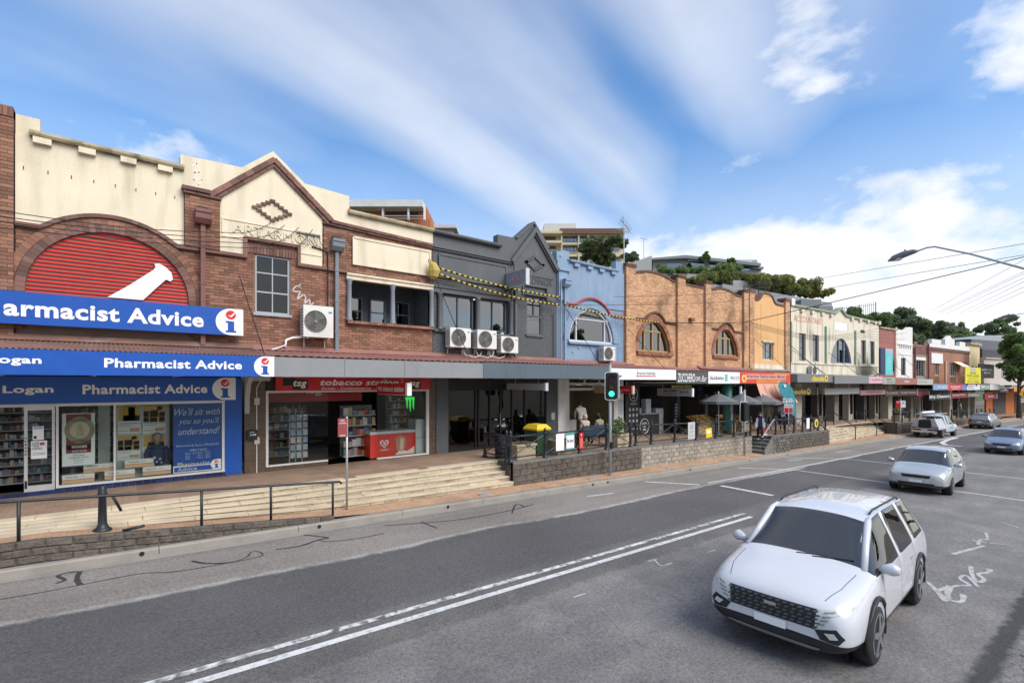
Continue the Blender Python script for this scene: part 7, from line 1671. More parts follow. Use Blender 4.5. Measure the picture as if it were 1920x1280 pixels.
O('wrap', B().tube([c_ + Vector((-.12, .0, .34)), c_ + Vector((-.05, -.05, .22)), c_ + Vector((.02, -.06, .0)), c_ + Vector((.0, -.04, -.2)), c_ + Vector((.0, 0, -.3))], [.03, .15, .22, .17, .06], 9), mat('yellow_cloth', (.46, .34, .09), .9, .2, 5, .6, 12), bag, False); O('hook', B().ring(tuple(c_ + Vector((-.12, .05, .36))), .06, .012, 10), BK, bag)
PZ = Vector((34, -3, 9.56)); q3 = at(1396, 604, 15.9)
cable('thick black service cable crossing the road to the tan building', [tuple(q2), tuple(q3), tuple(PZ)], .022, .05)
pole = T('power_pole', 'timber power pole on the near side of the road', 'pole', (34, -3, -1.3)); O('shaft', B().tube([(34, -3, -1.5), (34, -3, 14)], [.17, .12], 10), mat('timber_pole', (.16, .12, .09), .9, .2, 3, .3), pole, True); O('crossarm', B().box(33.9, 34.1, -4.2, -1.8, 12.9, 13.05), mat('timber_arm', (.14, .11, .08), .9), pole)
def wire(label, p, q, tp_=70, tq=40.8, ext=1.55, r=.017):
 d0, d1 = ray(*p), ray(*q); a = Vector((d0[0] * tp_, d0[1] * tp_, CAMZ + d0[2] * tp_)); c = Vector((d1[0] * tq, d1[1] * tq, CAMZ + d1[2] * tq)); e = a + (c - a) * ext
 return cable(label, [tuple(a), tuple(e)], r)
for k, (p, q) in enumerate((((1748, 582), (1920, 487)), ((1757, 586), (1920, 509)), ((1762, 587), (1920, 513)), ((1776, 587), (1920, 521)), ((1800, 587), (1920, 528)), ((1815, 586), (1920, 538)), ((1830, 586), (1920, 547)))):
 wire(('topmost', 'second', 'third', 'fourth', 'fifth', 'sixth', 'lowest')[k] + ' of the bundle of power lines rising over the far trees', p, q)
wire('highest thin power line above the hedged house', (1430, 540), (1920, 457), 60, 30); wire('second thin power line above the hedged house', (1400, 566), (1920, 478), 60, 30)
for k in range(4): cable(('top', 'second', 'third', 'bottom')[k] + ' of four service wires sweeping past the red arch', [tuple(at(-40, 388 + k * 11, 14.6)), tuple(at(425 + 40 * k, 436 + 10 * k, 15.7)), tuple(at(508 + 26 * k, 418 + 4 * k, 15.92))], .010, .12)
cable('thin wire crossing the blue and tan buildings, upper one', [tuple(at(1150, 556, 15.6)), tuple(at(1340, 550, 15.5)), tuple(at(1480, 530, 14.5))], .011, .05); cable('thin wire crossing the blue and tan buildings, lower one', [tuple(at(1056, 572, 15.6)), tuple(at(1340, 567, 15.5)), tuple(at(1500, 548, 14.5))], .011, .05)
for k in range(5): cable(('uppermost', 'second', 'third', 'fourth', 'lowest')[k] + ' of five sagging wires across the accountant building', [tuple(at(1395 + k * 3, 600 + k * 3, 15.7)), tuple(at(1530, 630 + k * 2, 14.6)), tuple(at(1625, 620 + 3 * k, 13.6)), tuple(at(1700, 600 + 12 * k, 12.8))], .012, .1)
# awning stays
def stay(label, p0, p1, d1=-2.4): a = at(*p0, 15.95); x1, z1 = fp(*p1, d1); cable(label, [tuple(a), (x1, DF + d1, z1)], .013, 0, M['black'], 'awning_stay')
stay('rusty stay rod beside the pharmacy sign', (449, 518), (496, 665)); stay('stay rod left of the yellow cable cover', (815, 518), (880, 672)); stay('stay rod crossing the blue building', (1060, 575), (1124, 683)); stay('stay rod crossing the left tan arch', (1176, 615), (1246, 690)); stay('stay rod crossing the orange window', (1411, 632), (1480, 698))
for p0, p1, lab in (((1474, 640), (1545, 700), 'left'), ((1484, 656), (1548, 701), 'second'), ((1552, 660), (1610, 703), 'third'), ((1605, 661), (1650, 705), 'fourth'), ((1660, 670), (1705, 708), 'fifth'), ((1683, 660), (1740, 712), 'sixth')):
 d0, d1 = ray(*p0), ray(*p1); x0, z0 = fp(*p0, 0); x1, z1 = fp(*p1, -2.4); FRM[0] = BENT; cable('%s stay rod of the far awnings' % lab, [(x0, 15.95, z0), (x1, 13.6, z1)], .018, 0, M['black'], 'awning_stay'); FRM[0] = I4
# ================================================================== BACKGROUND HOUSES, HEDGES, TREES
VF = Matrix.Rotation(-YAW, 4, 'Z')        # the houses on the hill face down the slope, turned away from the street
def vat(x, y, t): return Vector(((x - CX) / FOC * t, t, CAMZ + (HZ - y) / FOC * t))
def pbox(t, x0, x1, y0, y1, depth):
 a, c = vat(x0, y1, t), vat(x1, y0, t); return B().box(a.x, c.x, t, t + depth, a.z, c.z)
FRM[0] = VF
ap = T('apartment_block', 'red brick apartment block with white roof slab behind the cream parapet', 'building', vat(730, 420, 60)); OB = mat('orange_brick', (.40, .15, .07), .85, .1, 1, .2, 10)
O('wall', pbox(60, 640, 800, 388, 470, 14), OB, ap); o_ = pbox(58.2, 655, 792, 374, 387, 16); O('roof_slab', o_, mat('white_concrete', (.6, .6, .58), .8, .1, 1, .1, 10), ap)
O('roof_slab', pbox(60.5, 788, 806, 410, 425, 12), OB, ap)
for a, c in ((668, 690), (724, 762), (768, 784)):
 w = O('window', pbox(59.96, a, c, 387, 403, .03), M['glass_up'], ap); O('frame', pbox(59.93, a, c, 386, 388, .03), whf, w)
for a in (716, 764, 794): O('column', pbox(58.6, a, a + 3, 387, 412, .4), WH, ap)
O('balcony_rail', pbox(58.4, 716, 792, 404, 405.2, .05), M['steel'], ap); O('balcony_rail', pbox(58.4, 716, 792, 409, 410, .05), M['steel'], ap)
t = T('apartment_block', 'pale roof of a further block just above the charcoal coping', 'building', vat(835, 430, 64)); O('roof_slab', pbox(64, 806, 856, 421, 427, 10), mat('pale_roof', (.52, .53, .55), .8), t); O('wall', pbox(64.5, 808, 850, 427, 450, 9), mat('dim_wall', (.3, .3, .3), .8), t)
ca = T('apartment_block', 'cream apartment block with balconies behind the charcoal gable', 'building', vat(1090, 500, 60)); CM = mat('cream_concrete', (.58, .51, .36), .85, .08, 1, .1, 10)
O('wall', pbox(80, 1015, 1170, 430, 540, 14), CM, ca); O('roof_room', pbox(84, 1020, 1080, 419, 431, 8), mat('grey_plant_room', (.5, .5, .48), .8), ca); O('parapet_band', pbox(78.6, 1050, 1172, 428, 438, 10), mat('brown_band', (.16, .09, .065), .85), ca)
for k, y in enumerate((433, 451, 473, 495)):
 O('balcony_slab', pbox(78, 1012, 1054 if k < 2 else 1060, y, y + 4, 4), CM, ca); O('floor_slab', pbox(79, 1054, 1172, y + 4, y + 7.5, 2), CM, ca)
 for a, c in ((1018, 1042), (1056, 1068), (1069, 1082), (1088, 1100), (1104, 1116), (1122, 1134), (1140, 1160)):
  w = O('window', pbox(79.9, a, c, y + 6.5, y + 20, .05), M['glass_up'], ca); O('mullion', pbox(79.85, (a + c) / 2 - .5, (a + c) / 2 + .5, y + 6.5, y + 20, .05), dkf, w)
for a in (1052, 1084, 1102): O('column', pbox(78.9, a, a + 2.5, 438, 530, .5), CM, ca)
# grey hedged house on the slope
gh = T('hillside_house', 'grey rendered modern house on terraced planter walls above the tan shops', 'building', vat(1330, 520, 47)); GR = mat('grey_render', (.36, .355, .34), .85, .05, 1, .1, 15); GD = mat('grey_roof', (.20, .215, .22), .7, .05, 1, .05, 15)
a, c = vat(1178, 520, 50), vat(1222, 480, 50); O('wing_wall', B().poly([(a.x, a.z - 3), (c.x, a.z - 3), (c.x, vat(1222, 479, 50).z), (vat(1200, 488, 50).x, vat(1200, 487, 50).z), (a.x, vat(1182, 495, 50).z)], 50, 58), GR, gh)
O('wall', pbox(51, 1224, 1420, 487, 570, 8), GR, gh)
a = vat(1222, 486, 50.4); e = vat(1285, 479, 50.4); f_ = vat(1425, 494, 50.4); O('roof', B().poly([(a.x, a.z - .1), (a.x, a.z + .08), (e.x, e.z), (f_.x, f_.z), (f_.x, f_.z - .3), (e.x, e.z - .3)], 50.2, 60), GD, gh)
O('end_roof', pbox(50.6, 1412, 1432, 500, 504, 5), GD, gh); O('end_wall', pbox(51.2, 1414, 1428, 504, 540, 5), GR, gh)
for a, c, y0, y1 in ((1250, 1278, 493, 505), (1288, 1322, 489, 503), (1330, 1345, 492, 503), (1352, 1368, 494, 504), (1380, 1405, 497, 508)): w = O('window', pbox(50.95, a, c, y0, y1, .04), M['glass_up'], gh); O('frame', pbox(50.92, a, c, y0 - .8, y0, .04), dkf, w)
O('roller_blind', pbox(50.7, 1290, 1342, 484, 489, .2), whf, gh); O('roller_blind', pbox(50.7, 1360, 1410, 489, 496, .2), whf, gh); O('round_window', B().tube([tuple(vat(1234.5, 501, 50.98)), tuple(vat(1234.5, 501, 50.9))], .25, 12), dkf, gh)
def terr_wall(x0, x1, yl, yr, Y, dep=3, lo=40):
 a, c = vat(x0, yl, Y), vat(x1, yr, Y); return O('planter_wall', B().poly([(a.x, a.z - 5), (c.x, c.z - 5), (c.x, c.z), (a.x, a.z)], Y, Y + dep), GR, gh)
terr_wall(1215, 1330, 512, 514, 47.5); terr_wall(1375, 1476, 525, 532, 45.5); terr_wall(1355, 1560, 532, 568, 43.5); terr_wall(1290, 1380, 524, 540, 46); terr_wall(1240, 1320, 530, 536, 45); O('plant_box', pbox(42.8, 1502, 1540, 561, 575, 2), GD, gh); O('plant_box', pbox(42.6, 1536, 1562, 574, 590, 2), GD, gh)
def hedge(label, pts, Y, m, n, size=.11, seed=1, rad=.55, m2=None):
 t = T('hedge', label, 'hedge', vat(*pts[0][:2], Y), group='clipped hedges of the hillside house'); cl = []
 rnd = random.Random(seed)
 for x, y, r_ in pts:
  r_ *= .8; p = vat(x, y, Y)
  for k in range(7): cl.append((p.x + rnd.uniform(-r_, r_), p.y + rnd.uniform(-.5, .9), p.z + rnd.uniform(-.45, .45) * r_, r_ * rnd.uniform(.55, .85)))
 b = B()
 for x, y, z, r_ in cl: b.lathe((x, y, z - r_ * .7), [(.05, 0), (r_ * .6, r_ * .25), (r_ * .72, r_ * .7), (r_ * .55, r_ * 1.15), (.05, r_ * 1.4)], 7)
 O('branches', b, flat((.10, .13, .045), .95), t); leaf_mesh('foliage', cl, n, size, m, t, seed)
 if m2: leaf_mesh('foliage', cl[: len(cl) * 2 // 3], n // 2, size, m2, t, seed + 50)
 return t
hedge('long dark green hedge along the house front', [(1250 + k * 18, 510 - k * .6, .7) for k in range(8)], 47.9, LG, 9000, .10, 1)
hedge('rounded green and bronze hedge in the middle terrace', [(1325 + k * 17, 524 - 4 * math.sin(k), .95) for k in range(6)], 46.4, LG, 12000, .11, 2, m2=LY)
hedge('bronze hedge on the second terrace', [(1405 + k * 13, 527, .75) for k in range(6)], 45.9, LY, 8000, .10, 3, m2=LG)
hedge('tall bronze green hedge behind the iron fence', [(1440 + k * 14, 530 + k * 2, .95) for k in range(6)], 44.6, LY, 12000, .11, 4, m2=LG)
hedge('low bronze hedge stepping down to the right end', [(1505 + k * 11, 545 + k * .9, .5) for k in range(5)], 44, LY, 6000, .09, 5, m2=LG)
hedge('narrow yellowish hedge between the tan brick piers', [(1286 + k * 9, 527 + k * .5, .45) for k in range(3)], 45.3, LY, 3000, .09, 6)
# iron fences on the roofs
def picket(label, px0, px1, y0a, y0b, y1a, y1b, Y, n):
 t = T('iron_fence', label, 'fence', at(px0, y1a, Y))
 for k in range(n + 1):
  s_ = k / n; x = px0 + (px1 - px0) * s_; O('picket', B().tube([tuple(at(x, y0a + (y0b - y0a) * s_, Y)), tuple(at(x, y1a + (y1b - y1a) * s_, Y))], .02 if k % 8 else .05, 5), BK, t)
 for f in (.12, .85): O('fence_rail', B().tube([tuple(at(px0, y0a + (y1a - y0a) * f, Y)), tuple(at(px1, y0b + (y1b - y0b) * f, Y))], .02, 5), BK, t)
FRM[0] = I4
picket('black iron fence on the roof behind the orange gable', 1395, 1478, 536, 516, 560, 560, 19.5, 24); picket('thin iron fence on the roof behind the accountant gable', 1580, 1642, 576, 566, 590, 606, 20, 16)
# rooftop aerials
t = T('tv_aerial', 'tall rooftop aerial mast with tilted comb antenna', 'antenna', at(1170, 495, 21)); am = M['steel']
O('mast', B().tube([tuple(at(1170, 500, 21)), tuple(at(1170, 406, 21))], .035, 6), am, t); p = at(1170, 433, 21); O('crossbar', B().tube([p - Vector((.8, 0, .02)), p + Vector((.9, 0, .03))], .02, 5), am, t); p0, p1 = at(1164, 412, 21), at(1181, 433, 21); O('boom', B().tube([p0, p1], .025, 5), am, t)
for k in range(9): q = p0.lerp(p1, k / 8); O('element', B().tube([q - Vector((.12, .3, -.16)), q + Vector((.12, .3, -.16))], .014, 4), am, t)
t = T('tv_aerial', 'thin rooftop aerial with short crossbar', 'antenna', at(1207, 490, 24)); O('mast', B().tube([tuple(at(1207, 490, 24)), tuple(at(1207, 446, 24))], .03, 6), am, t); p = at(1207, 448, 24); O('crossbar', B().tube([p - Vector((.5, 0, 0)), p + Vector((.5, 0, 0))], .02, 5), am, t)
t = T('tv_aerial', 'little aerial above the right hand hedge', 'antenna', at(1535, 550, 27)); O('mast', B().tube([tuple(at(1535, 552, 27)), tuple(at(1535, 537, 27))], .025, 6), am, t); O('crossbar', B().tube([tuple(at(1533, 539, 27)), tuple(at(1537, 539, 27))], .02, 5), am, t)
BARK = mat('bark', (.10, .08, .06), .95, .25, 3, .5, 20)
def tree(label, base, h, crowns, n, size, m, seed, group='trees behind the shops', name='tree', m2=None, tr=None, clump=9, sq=.8):
 t = T(name, label, 'tree', base, group=group); base = Vector(base); rnd = random.Random(seed); cl = []; b = B(); r0 = tr or h * .028
 top = base + Vector((0, 0, h * .55)); b.tube([base - Vector((0, 0, .3)), base + Vector((rnd.uniform(-.02, .02) * h, 0, h * .28)), top], [r0 * 1.2, r0 * .85, r0 * .6], 8)
 for cx_, cy_, cz_, rx, rz in crowns:
  cc = base + Vector((cx_, cy_, cz_)); b.tube([base + Vector((0, 0, h * rnd.uniform(.25, .5))), base.lerp(cc, .6) + Vector((0, 0, h * .08)), cc], [r0 * .55, r0 * .35, r0 * .12], 6)
  for k in range(clump):
   d = Vector((rnd.gauss(0, 1), rnd.gauss(0, 1), rnd.gauss(0, 1))).normalized(); q = cc + Vector((d.x * rx, d.y * rx, d.z * rz)) * rnd.uniform(.55, .95); rr = rx * rnd.uniform(.26, .48)
   cl.append((*q, rr)); b.tube([cc, cc.lerp(q, .8)], [r0 * .14, r0 * .05], 4)
 O('trunk', b, BARK, t, True); leaf_mesh('crown', cl, n, size, m, t, seed, sq=sq)
 if m2: leaf_mesh('crown', cl[::2], n // 3, size, m2, t, seed + 9, sq=sq)
 return t
def ftree(label, px, py_top, py_bot, Y, wpx, n, size, m, seed, m2=None, lobes=7, name='tree', group='trees behind the shops', sq=.8, clump=9, gap=1.0):
 b0, t0 = vat(px, py_bot, Y), vat(px, py_top, Y); h = t0.z - b0.z; hw = wpx / 2 / FOC * Y * .85
 base = (b0.x, Y, b0.z - h * .35); H = h * 1.42; rnd = random.Random(seed * 3 + 1); cr = []
 for k in range(lobes): a = rnd.uniform(0, 6.28); q = rnd.uniform(.1, .75) * gap; cr.append((hw * q * math.cos(a), hw * q * math.sin(a) * .7, H * rnd.uniform(.40, .88 - .18 * q), hw * rnd.uniform(.36, .55), H * rnd.uniform(.10, .17)))
 return tree(label, base, H, cr, n, size, m, seed, group, name, m2, sq=sq, clump=clump)
LF = leafmat('leaf_far', (.16, .20, .115), .35)
FRM[0] = VF
ftree('spreading gum tree in front of the cream apartment block', 1135, 438, 506, 62, 105, 16000, .15, LO, 11, LG, 9, 'gum_tree')
ftree('dark shrub top beside the aerial mast', 1190, 468, 500, 56, 50, 3000, .12, LD, 12, None, 4)
ftree('round topiary tree on the upper terrace, left one', 1322, 466, 492, 48.6, 24, 4500, .07, LG, 13, None, 5, 'topiary_tree', 'potted trees of the hillside house'); ftree('round topiary tree on the upper terrace, right one', 1372, 478, 498, 48.6, 24, 2500, .07, LG, 14, LY, 4, 'topiary_tree', 'potted trees of the hillside house')
ftree('bright green tree behind the right end of the accountant building', 1625, 572, 640, 95, 120, 15000, .28, LG, 15, LF, 8)
ftree('broad dark fig tree left of the power lines', 1716, 578, 690, 120, 125, 20000, .32, LF, 16, LO, 11, 'fig_tree'); ftree('second dark fig tree below the power lines', 1765, 590, 690, 112, 90, 15000, .28, LF, 17, LO, 9, 'fig_tree')
ftree('open crowned tree with sky showing through at the ridge', 1808, 586, 680, 125, 75, 7000, .24, LO, 18, LF, 8, 'open_tree', gap=1.25); ftree('green tree low behind the battlemented parapet', 1800, 612, 700, 100, 90, 12000, .22, LG, 19, LF, 8); ftree('layered dark tree at the right skyline', 1890, 582, 690, 110, 100, 14000, .26, LF, 20, LG, 9)
ftree('dark mass of trees behind the white building', 1690, 600, 700, 108, 90, 12000, .26, LF, 21, None, 8); ftree('hedge of trees right of the cream tower', 1850, 622, 700, 104, 90, 9000, .2, LF, 22, LO, 7)
FRM[0] = I4
# street tree at the right edge, and a house roof above the far shops
sp_ = (87.5, 7.9, -1.85); tree('leafy street tree at the right edge of the road', sp_, 10.5, [(-1.2, -.6, 7.9, 1.7, 1.3), (.3, .2, 9.2, 1.8, 1.3), (1.2, -.4, 7.4, 1.9, 1.4), (-2.2, .4, 6.3, 1.2, .9), (.2, -1.2, 6.2, 1.6, 1.1), (2, .6, 9, 1.6, 1.2), (-.3, 0, 5.4, 1.1, .7)], 12000, .17, LG, 23, 'street trees', 'street_tree', LD, .24)
FRM[0] = VF
t = T('hillside_roof', 'pale low-pitched metal roof among the trees above the far shops', 'building', vat(1870, 640, 92)); a, c = vat(1813, 640, 92), vat(1910, 640, 92)
O('roof', B().poly([(a.x, vat(1813, 640, 92).z), (vat(1838, 630, 92).x, vat(1838, 629, 92).z), (vat(1890, 628, 92).x, vat(1890, 628, 92).z), (c.x + 8, vat(1920, 642, 92).z)], 92, 104), mat('pale_metal_roof', (.42, .44, .45), .5, .05, 1, .05), t); O('wall', pbox(92.5, 1816, 1935, 641, 690, 10), mat('pale_wall', (.45, .44, .42), .8), t)
FRM[0] = I4
# trees across the road, behind the viewer (they show in the shop windows)
for k, (x, y, h) in enumerate(((-9, -24, 12), (1, -27, 14), (10, -23, 11), (20, -26, 13), (31, -24, 12), (44, -25, 13), (60, -26, 12))):
 rnd = random.Random(k + 40); cr = [(rnd.uniform(-2.6, 2.6), rnd.uniform(-2, 2), h * rnd.uniform(.45, .9), rnd.uniform(1.5, 2.4), rnd.uniform(1.1, 1.8)) for _ in range(9)]
 tree(('first', 'second', 'third', 'fourth', 'fifth', 'sixth', 'seventh')[k] + ' leafy tree of the row across the road, reflected in the shop windows', (x, y, -.8), h, cr, 5000, .3, LD, 60 + k, 'trees across the road', 'roadside_tree', LG)
# ================================================================== PEOPLE
def evaluated(obs):                      # apply modifiers away from the scene
 vl = TMP.view_layers[0]; vl.update(); me = bpy.data.meshes.new_from_object(obs.evaluated_get(vl.depsgraph)); return me
def person(label, loc, rz, J, clothes, hair=(.02, .015, .012), hair_len=0, group=None, facing=True):
 """J: joints in metres, the figure faces -y; one skinned body, materials by the nearest bone"""
 bones = [('pelvis', 'spine', 'top'), ('spine', 'chest', 'top'), ('chest', 'neck', 'top'), ('neck', 'jaw', 'skin'), ('jaw', 'crown', 'skin')]
 for s in ('l', 'r'):
  bones += [('chest', 'sh' + s, 'top'), ('sh' + s, 'el' + s, 'top'), ('el' + s, 'wr' + s, 'sleeve'), ('wr' + s, 'ha' + s, 'skin'), ('ha' + s, 'th' + s, 'skin'), ('ha' + s, 'fi' + s, 'skin'), ('pelvis', 'hip' + s, 'leg'), ('hip' + s, 'kn' + s, 'leg'), ('kn' + s, 'an' + s, 'leg'), ('an' + s, 'to' + s, 'shoe')]
 rad = dict(pelvis=.15, spine=.135, chest=.155, neck=.055, jaw=.085, crown=.08)
 for s in 'lr': rad.update({'sh' + s: .075, 'el' + s: .05, 'wr' + s: .034, 'ha' + s: .036, 'th' + s: .011, 'fi' + s: .016, 'hip' + s: .10, 'kn' + s: .066, 'an' + s: .045, 'to' + s: .04})
 for s in 'lr':
  w, e = Vector(J['wr' + s]), Vector(J['el' + s]); d = (w - e).normalized(); J.setdefault('ha' + s, tuple(w + d * .07)); J.setdefault('fi' + s, tuple(Vector(J['ha' + s]) + d * .09)); J.setdefault('th' + s, tuple(Vector(J['ha' + s]) + d * .03 + Vector((-.03 if s == 'r' else .03, -.03, 0))))
 names = list(rad); me = bpy.data.meshes.new('body'); me.from_pydata([J[n] for n in names], [(names.index(a), names.index(c)) for a, c, _ in bones], [])
 ob = bpy.data.objects.new('body', me); TMP.collection.objects.link(ob)
 sk = ob.modifiers.new('s', 'SKIN'); sk.use_smooth_shade = True
 for i, n in enumerate(names): v = me.skin_vertices[0].data[i]; r = rad[n]; v.radius = (r, r * (.72 if n in ('pelvis', 'spine', 'chest') else 1)); v.use_root = n == 'pelvis'
 ss = ob.modifiers.new('u', 'SUBSURF'); ss.levels = 2; ss.render_levels = 2
 m2 = evaluated(ob); bpy.data.objects.remove(ob)
 keys = ['top', 'sleeve', 'leg', 'shoe', 'skin']; m2.materials.clear()
 for k in keys: m2.materials.append(clothes[k])
 for p in m2.polygons:
  c = p.center; best = None
  for a, e, k in bones:
   A, E = Vector(J[a]), Vector(J[e]); d = E - A; t_ = max(0, min(1, (c - A).dot(d) / max(d.length_squared, 1e-9))); q = (c - (A + d * t_)).length - (rad[a] * (1 - t_) + rad[e] * t_)
   if best is None or q < best[0]: best = (q, k)
  p.material_index = keys.index(best[1])
 LOCAL[0] = True
 t = T('person', label, 'person', loc, rz, group); O('body', m2, None, t)
 hc = Vector(J['jaw']).lerp(Vector(J['crown']), .62); hm = flat(hair, .8); up = (Vector(J['crown']) - Vector(J['jaw'])).normalized(); back = Vector((0, 1, 0)) - up * up.y; back = back.normalized() if back.length > .1 else Vector((0, 1, 0))
 b = B(); b.tube([hc - up * (.07 + hair_len) + back * .05, hc - up * .02 + back * .035, hc + up * .05 + back * .02, hc + up * .10 + back * .01, hc + up * .125], [.075, .098, .10, .075, .02], 12); O('hair', b, hm, t, True)
 if facing:
  f = -back; e0 = hc - up * .02 + f * .083; rt = up.cross(f)
  for s in (-1, 1): O('eye', B().tube([e0 + rt * s * .032 - f * .01, e0 + rt * s * .032 + f * .006], .010, 8), dk, t)
  O('nose', B().tube([e0 + f * .0, e0 - up * .035 + f * .022, e0 - up * .042 + f * .004], [.006, .012, .008], 6), clothes['skin'], t, True); O('mouth', B().tube([e0 - up * .07 + rt * .022, e0 - up * .07 - rt * .022], .006, 6), flat((.25, .07, .06), .6), t)
  for s in (-1, 1): O('ear', B().tube([hc - up * .03 + rt * s * .088, hc + up * .012 + rt * s * .092], [.014, .018], 6), clothes['skin'], t, True)
 LOCAL[0] = False
 return t
SK = mat('skin', (.42, .23, .15), .55, .05, 8, .05); SK2 = mat('skin_tan', (.30, .16, .10), .55, .05, 8, .05)
def stand(dx=0, stride=.0, lean=0., h=1.7):
 k = h / 1.72; L_ = lean
 J = dict(pelvis=(0, 0, .95), spine=(0, -.02 - L_ * .3, 1.14), chest=(0, -L_ * .75, 1.36), neck=(0, -L_ * 1.0 - .01, 1.50), jaw=(0, -L_ * 1.15 - .035, 1.57), crown=(0, -L_ * 1.25 - .015, 1.70))
 for s, q in (('l', 1), ('r', -1)):
  f = stride * q
  J['sh' + s] = (q * .185, -L_ * .85, 1.42); J['el' + s] = (q * .24, -L_ * .85 + f * .35 + .02, 1.16); J['wr' + s] = (q * .23, -L_ * .85 + f * .5 - .06, .93)
  J['hip' + s] = (q * .09, 0, .90); J['kn' + s] = (q * .10, -f * .55 - .03, .50); J['an' + s] = (q * .10, -f * .9 + .03 + (abs(f) * .25 if f < 0 else 0), .09 + (.05 if f < 0 and stride else 0)); J['to' + s] = (q * .12, -f * .9 - .10 + (abs(f) * .2 if f < 0 else 0), .045)
 return {n: (v[0] * k, v[1] * k, v[2] * k) for n, v in J.items()}
# man leaning at the open shopfront, seen from behind
J = stand(lean=.22, h=1.76); J.update(ell=(.22, -.32, 1.20), wrl=(.16, -.52, 1.08), elr=(-.24, -.20, 1.20), wrr=(-.22, -.42, .98)); x, y, z = ax_(1091, 15.1), 15.1, 0
person('man in pale long-sleeved top leaning into the open shopfront', (x, y, z), R(150), J, dict(top=flat((.52, .50, .43), .9), sleeve=flat((.52, .50, .43), .9), leg=flat((.06, .035, .03), .9), shoe=BK, skin=SK), (.03, .025, .02), 0, None, True)
def seated(): return dict(pelvis=(0, .05, .56), spine=(0, .10, .74), chest=(0, .10, .96), neck=(0, .07, 1.10), jaw=(0, .03, 1.17), crown=(0, .04, 1.30), shl=(.18, .08, 1.02), shr=(-.18, .08, 1.02), ell=(.23, .02, .78), elr=(-.23, .02, .78), wrl=(.14, -.18, .68), wrr=(-.14, -.18, .68), hipl=(.09, -.02, .54), hipr=(-.09, -.02, .54), knl=(.11, -.42, .52), knr=(-.11, -.42, .52), anl=(.11, -.42, .10), anr=(-.11, -.42, .10), tol=(.12, -.54, .045), tor=(-.12, -.54, .045))
bxx, byy = ax_(1120, 13.5), 13.5
pk = flat((.50, .36, .29), .9); person('person in a hooded pink top sitting on the blue bench', (bxx - .45, byy + .33, zt(15)), R(180), seated(), dict(top=pk, sleeve=pk, leg=flat((.08, .06, .06), .9), shoe=BK, skin=SK), (.45, .34, .28), .04, None, False)
J = seated(); J['crown'] = (.06, .0, 1.29); kh = flat((.25, .20, .13), .9); person('dark haired person in a khaki jacket sitting on the blue bench', (bxx + .42, byy + .33, zt(15)), R(180), J, dict(top=kh, sleeve=kh, leg=flat((.05, .05, .06), .9), shoe=BK, skin=SK), (.02, .015, .012), .05, None, False)
# woman walking down the side stairs (towards the camera side)
J = stand(stride=.22, h=1.63); J['jaw'] = (0, -.03, 1.49); stx = 27.6; zst = zp(27) + (zt(28) - zp(27)) * .6
J['anr'] = (-.09, .12, .20); J['tor'] = (-.10, .0, .15)
pw = person('woman in dark top and pale open jacket walking down the side stairs', (stx, 12.45, zst), R(-62), J, dict(top=flat((.025, .028, .045), .9), sleeve=flat((.50, .53, .60), .9), leg=flat((.018, .018, .02), .9), shoe=flat((.4, .4, .4)), skin=SK), (.03, .02, .015), .06)
LOCAL[0] = True
for s in (-1, 1): O('jacket_front', B().poly([(s * .20, 1.34), (s * .09, 1.36), (s * .11, 1.05), (s * .13, .84), (s * .22, .84), (s * .21, 1.1)], -.125, -.105), flat((.46, .49, .56), .9), pw)
LOCAL[0] = False
# man looking at his phone by the flag
J = stand(h=1.78); J.update(ell=(.25, -.05, 1.18), wrl=(.08, -.26, 1.12), elr=(-.25, -.05, 1.18), wrr=(-.08, -.26, 1.12), jaw=(0, -.06, 1.60), crown=(0, -.08, 1.75)); lb = flat((.42, .47, .56), .9)
pm = person('man in pale blue short-sleeved shirt looking at his phone', (ax_(1467, 13.2), 13.2, zt(30)), R(-50), J, dict(top=lb, sleeve=SK, leg=flat((.03, .035, .06), .9), shoe=BK, skin=SK), (.16, .09, .04))
tag(O('mobile_phone', B().box(-.04, .04, -.01, .0, -.07, .07), BK), 'mobile phone held by the man in pale blue', 'phone'); ph = bpy.data.objects['mobile_phone']; ph.matrix_world = Matrix.Translation((ax_(1467, 13.2), 13.2, zt(30))) @ Matrix.Rotation(R(-50), 4, 'Z') @ Matrix.Translation((0, -.37, 1.15)) @ Matrix.Rotation(R(-40), 4, 'X')
# man walking away with a shopping bag
J = stand(stride=.14, h=1.76); gt = flat((.27, .25, .20), .9); X_, Y_ = ax_(1441, 13.9), 13.9
person('man in grey green shirt and trousers walking away with a bag', (X_, Y_, zt(30)), R(130), J, dict(top=gt, sleeve=gt, leg=flat((.20, .185, .16), .9), shoe=BK, skin=SK), (.02, .015, .012), 0, None, False)
bg = T('shopping_bag', 'white plastic shopping bag carried by the walking man', 'bag', (X_ + .28, Y_ - .25, zt(30))); O('bag', B().add([(X_ + .28 + sx * a, Y_ - .25 + sy * c, zt(30) + z_) for a, c, z_ in ((.13, .07, .34), (.16, .10, .45), (.13, .06, .68), (.05, .02, .76)) for sx, sy in ((-1, -1), (1, -1), (1, 1), (-1, 1))], [(i + 4 * k, (i + 1) % 4 + 4 * k, (i + 1) % 4 + 4 * k + 4, i + 4 * k + 4) for k in range(3) for i in range(4)] + [(3, 2, 1, 0)]), flat((.5, .5, .53), .5), bg); O('handle', B().ring((X_ + .28, Y_ - .25, zt(30) + .79), .05, .008, 10), WH, bg)
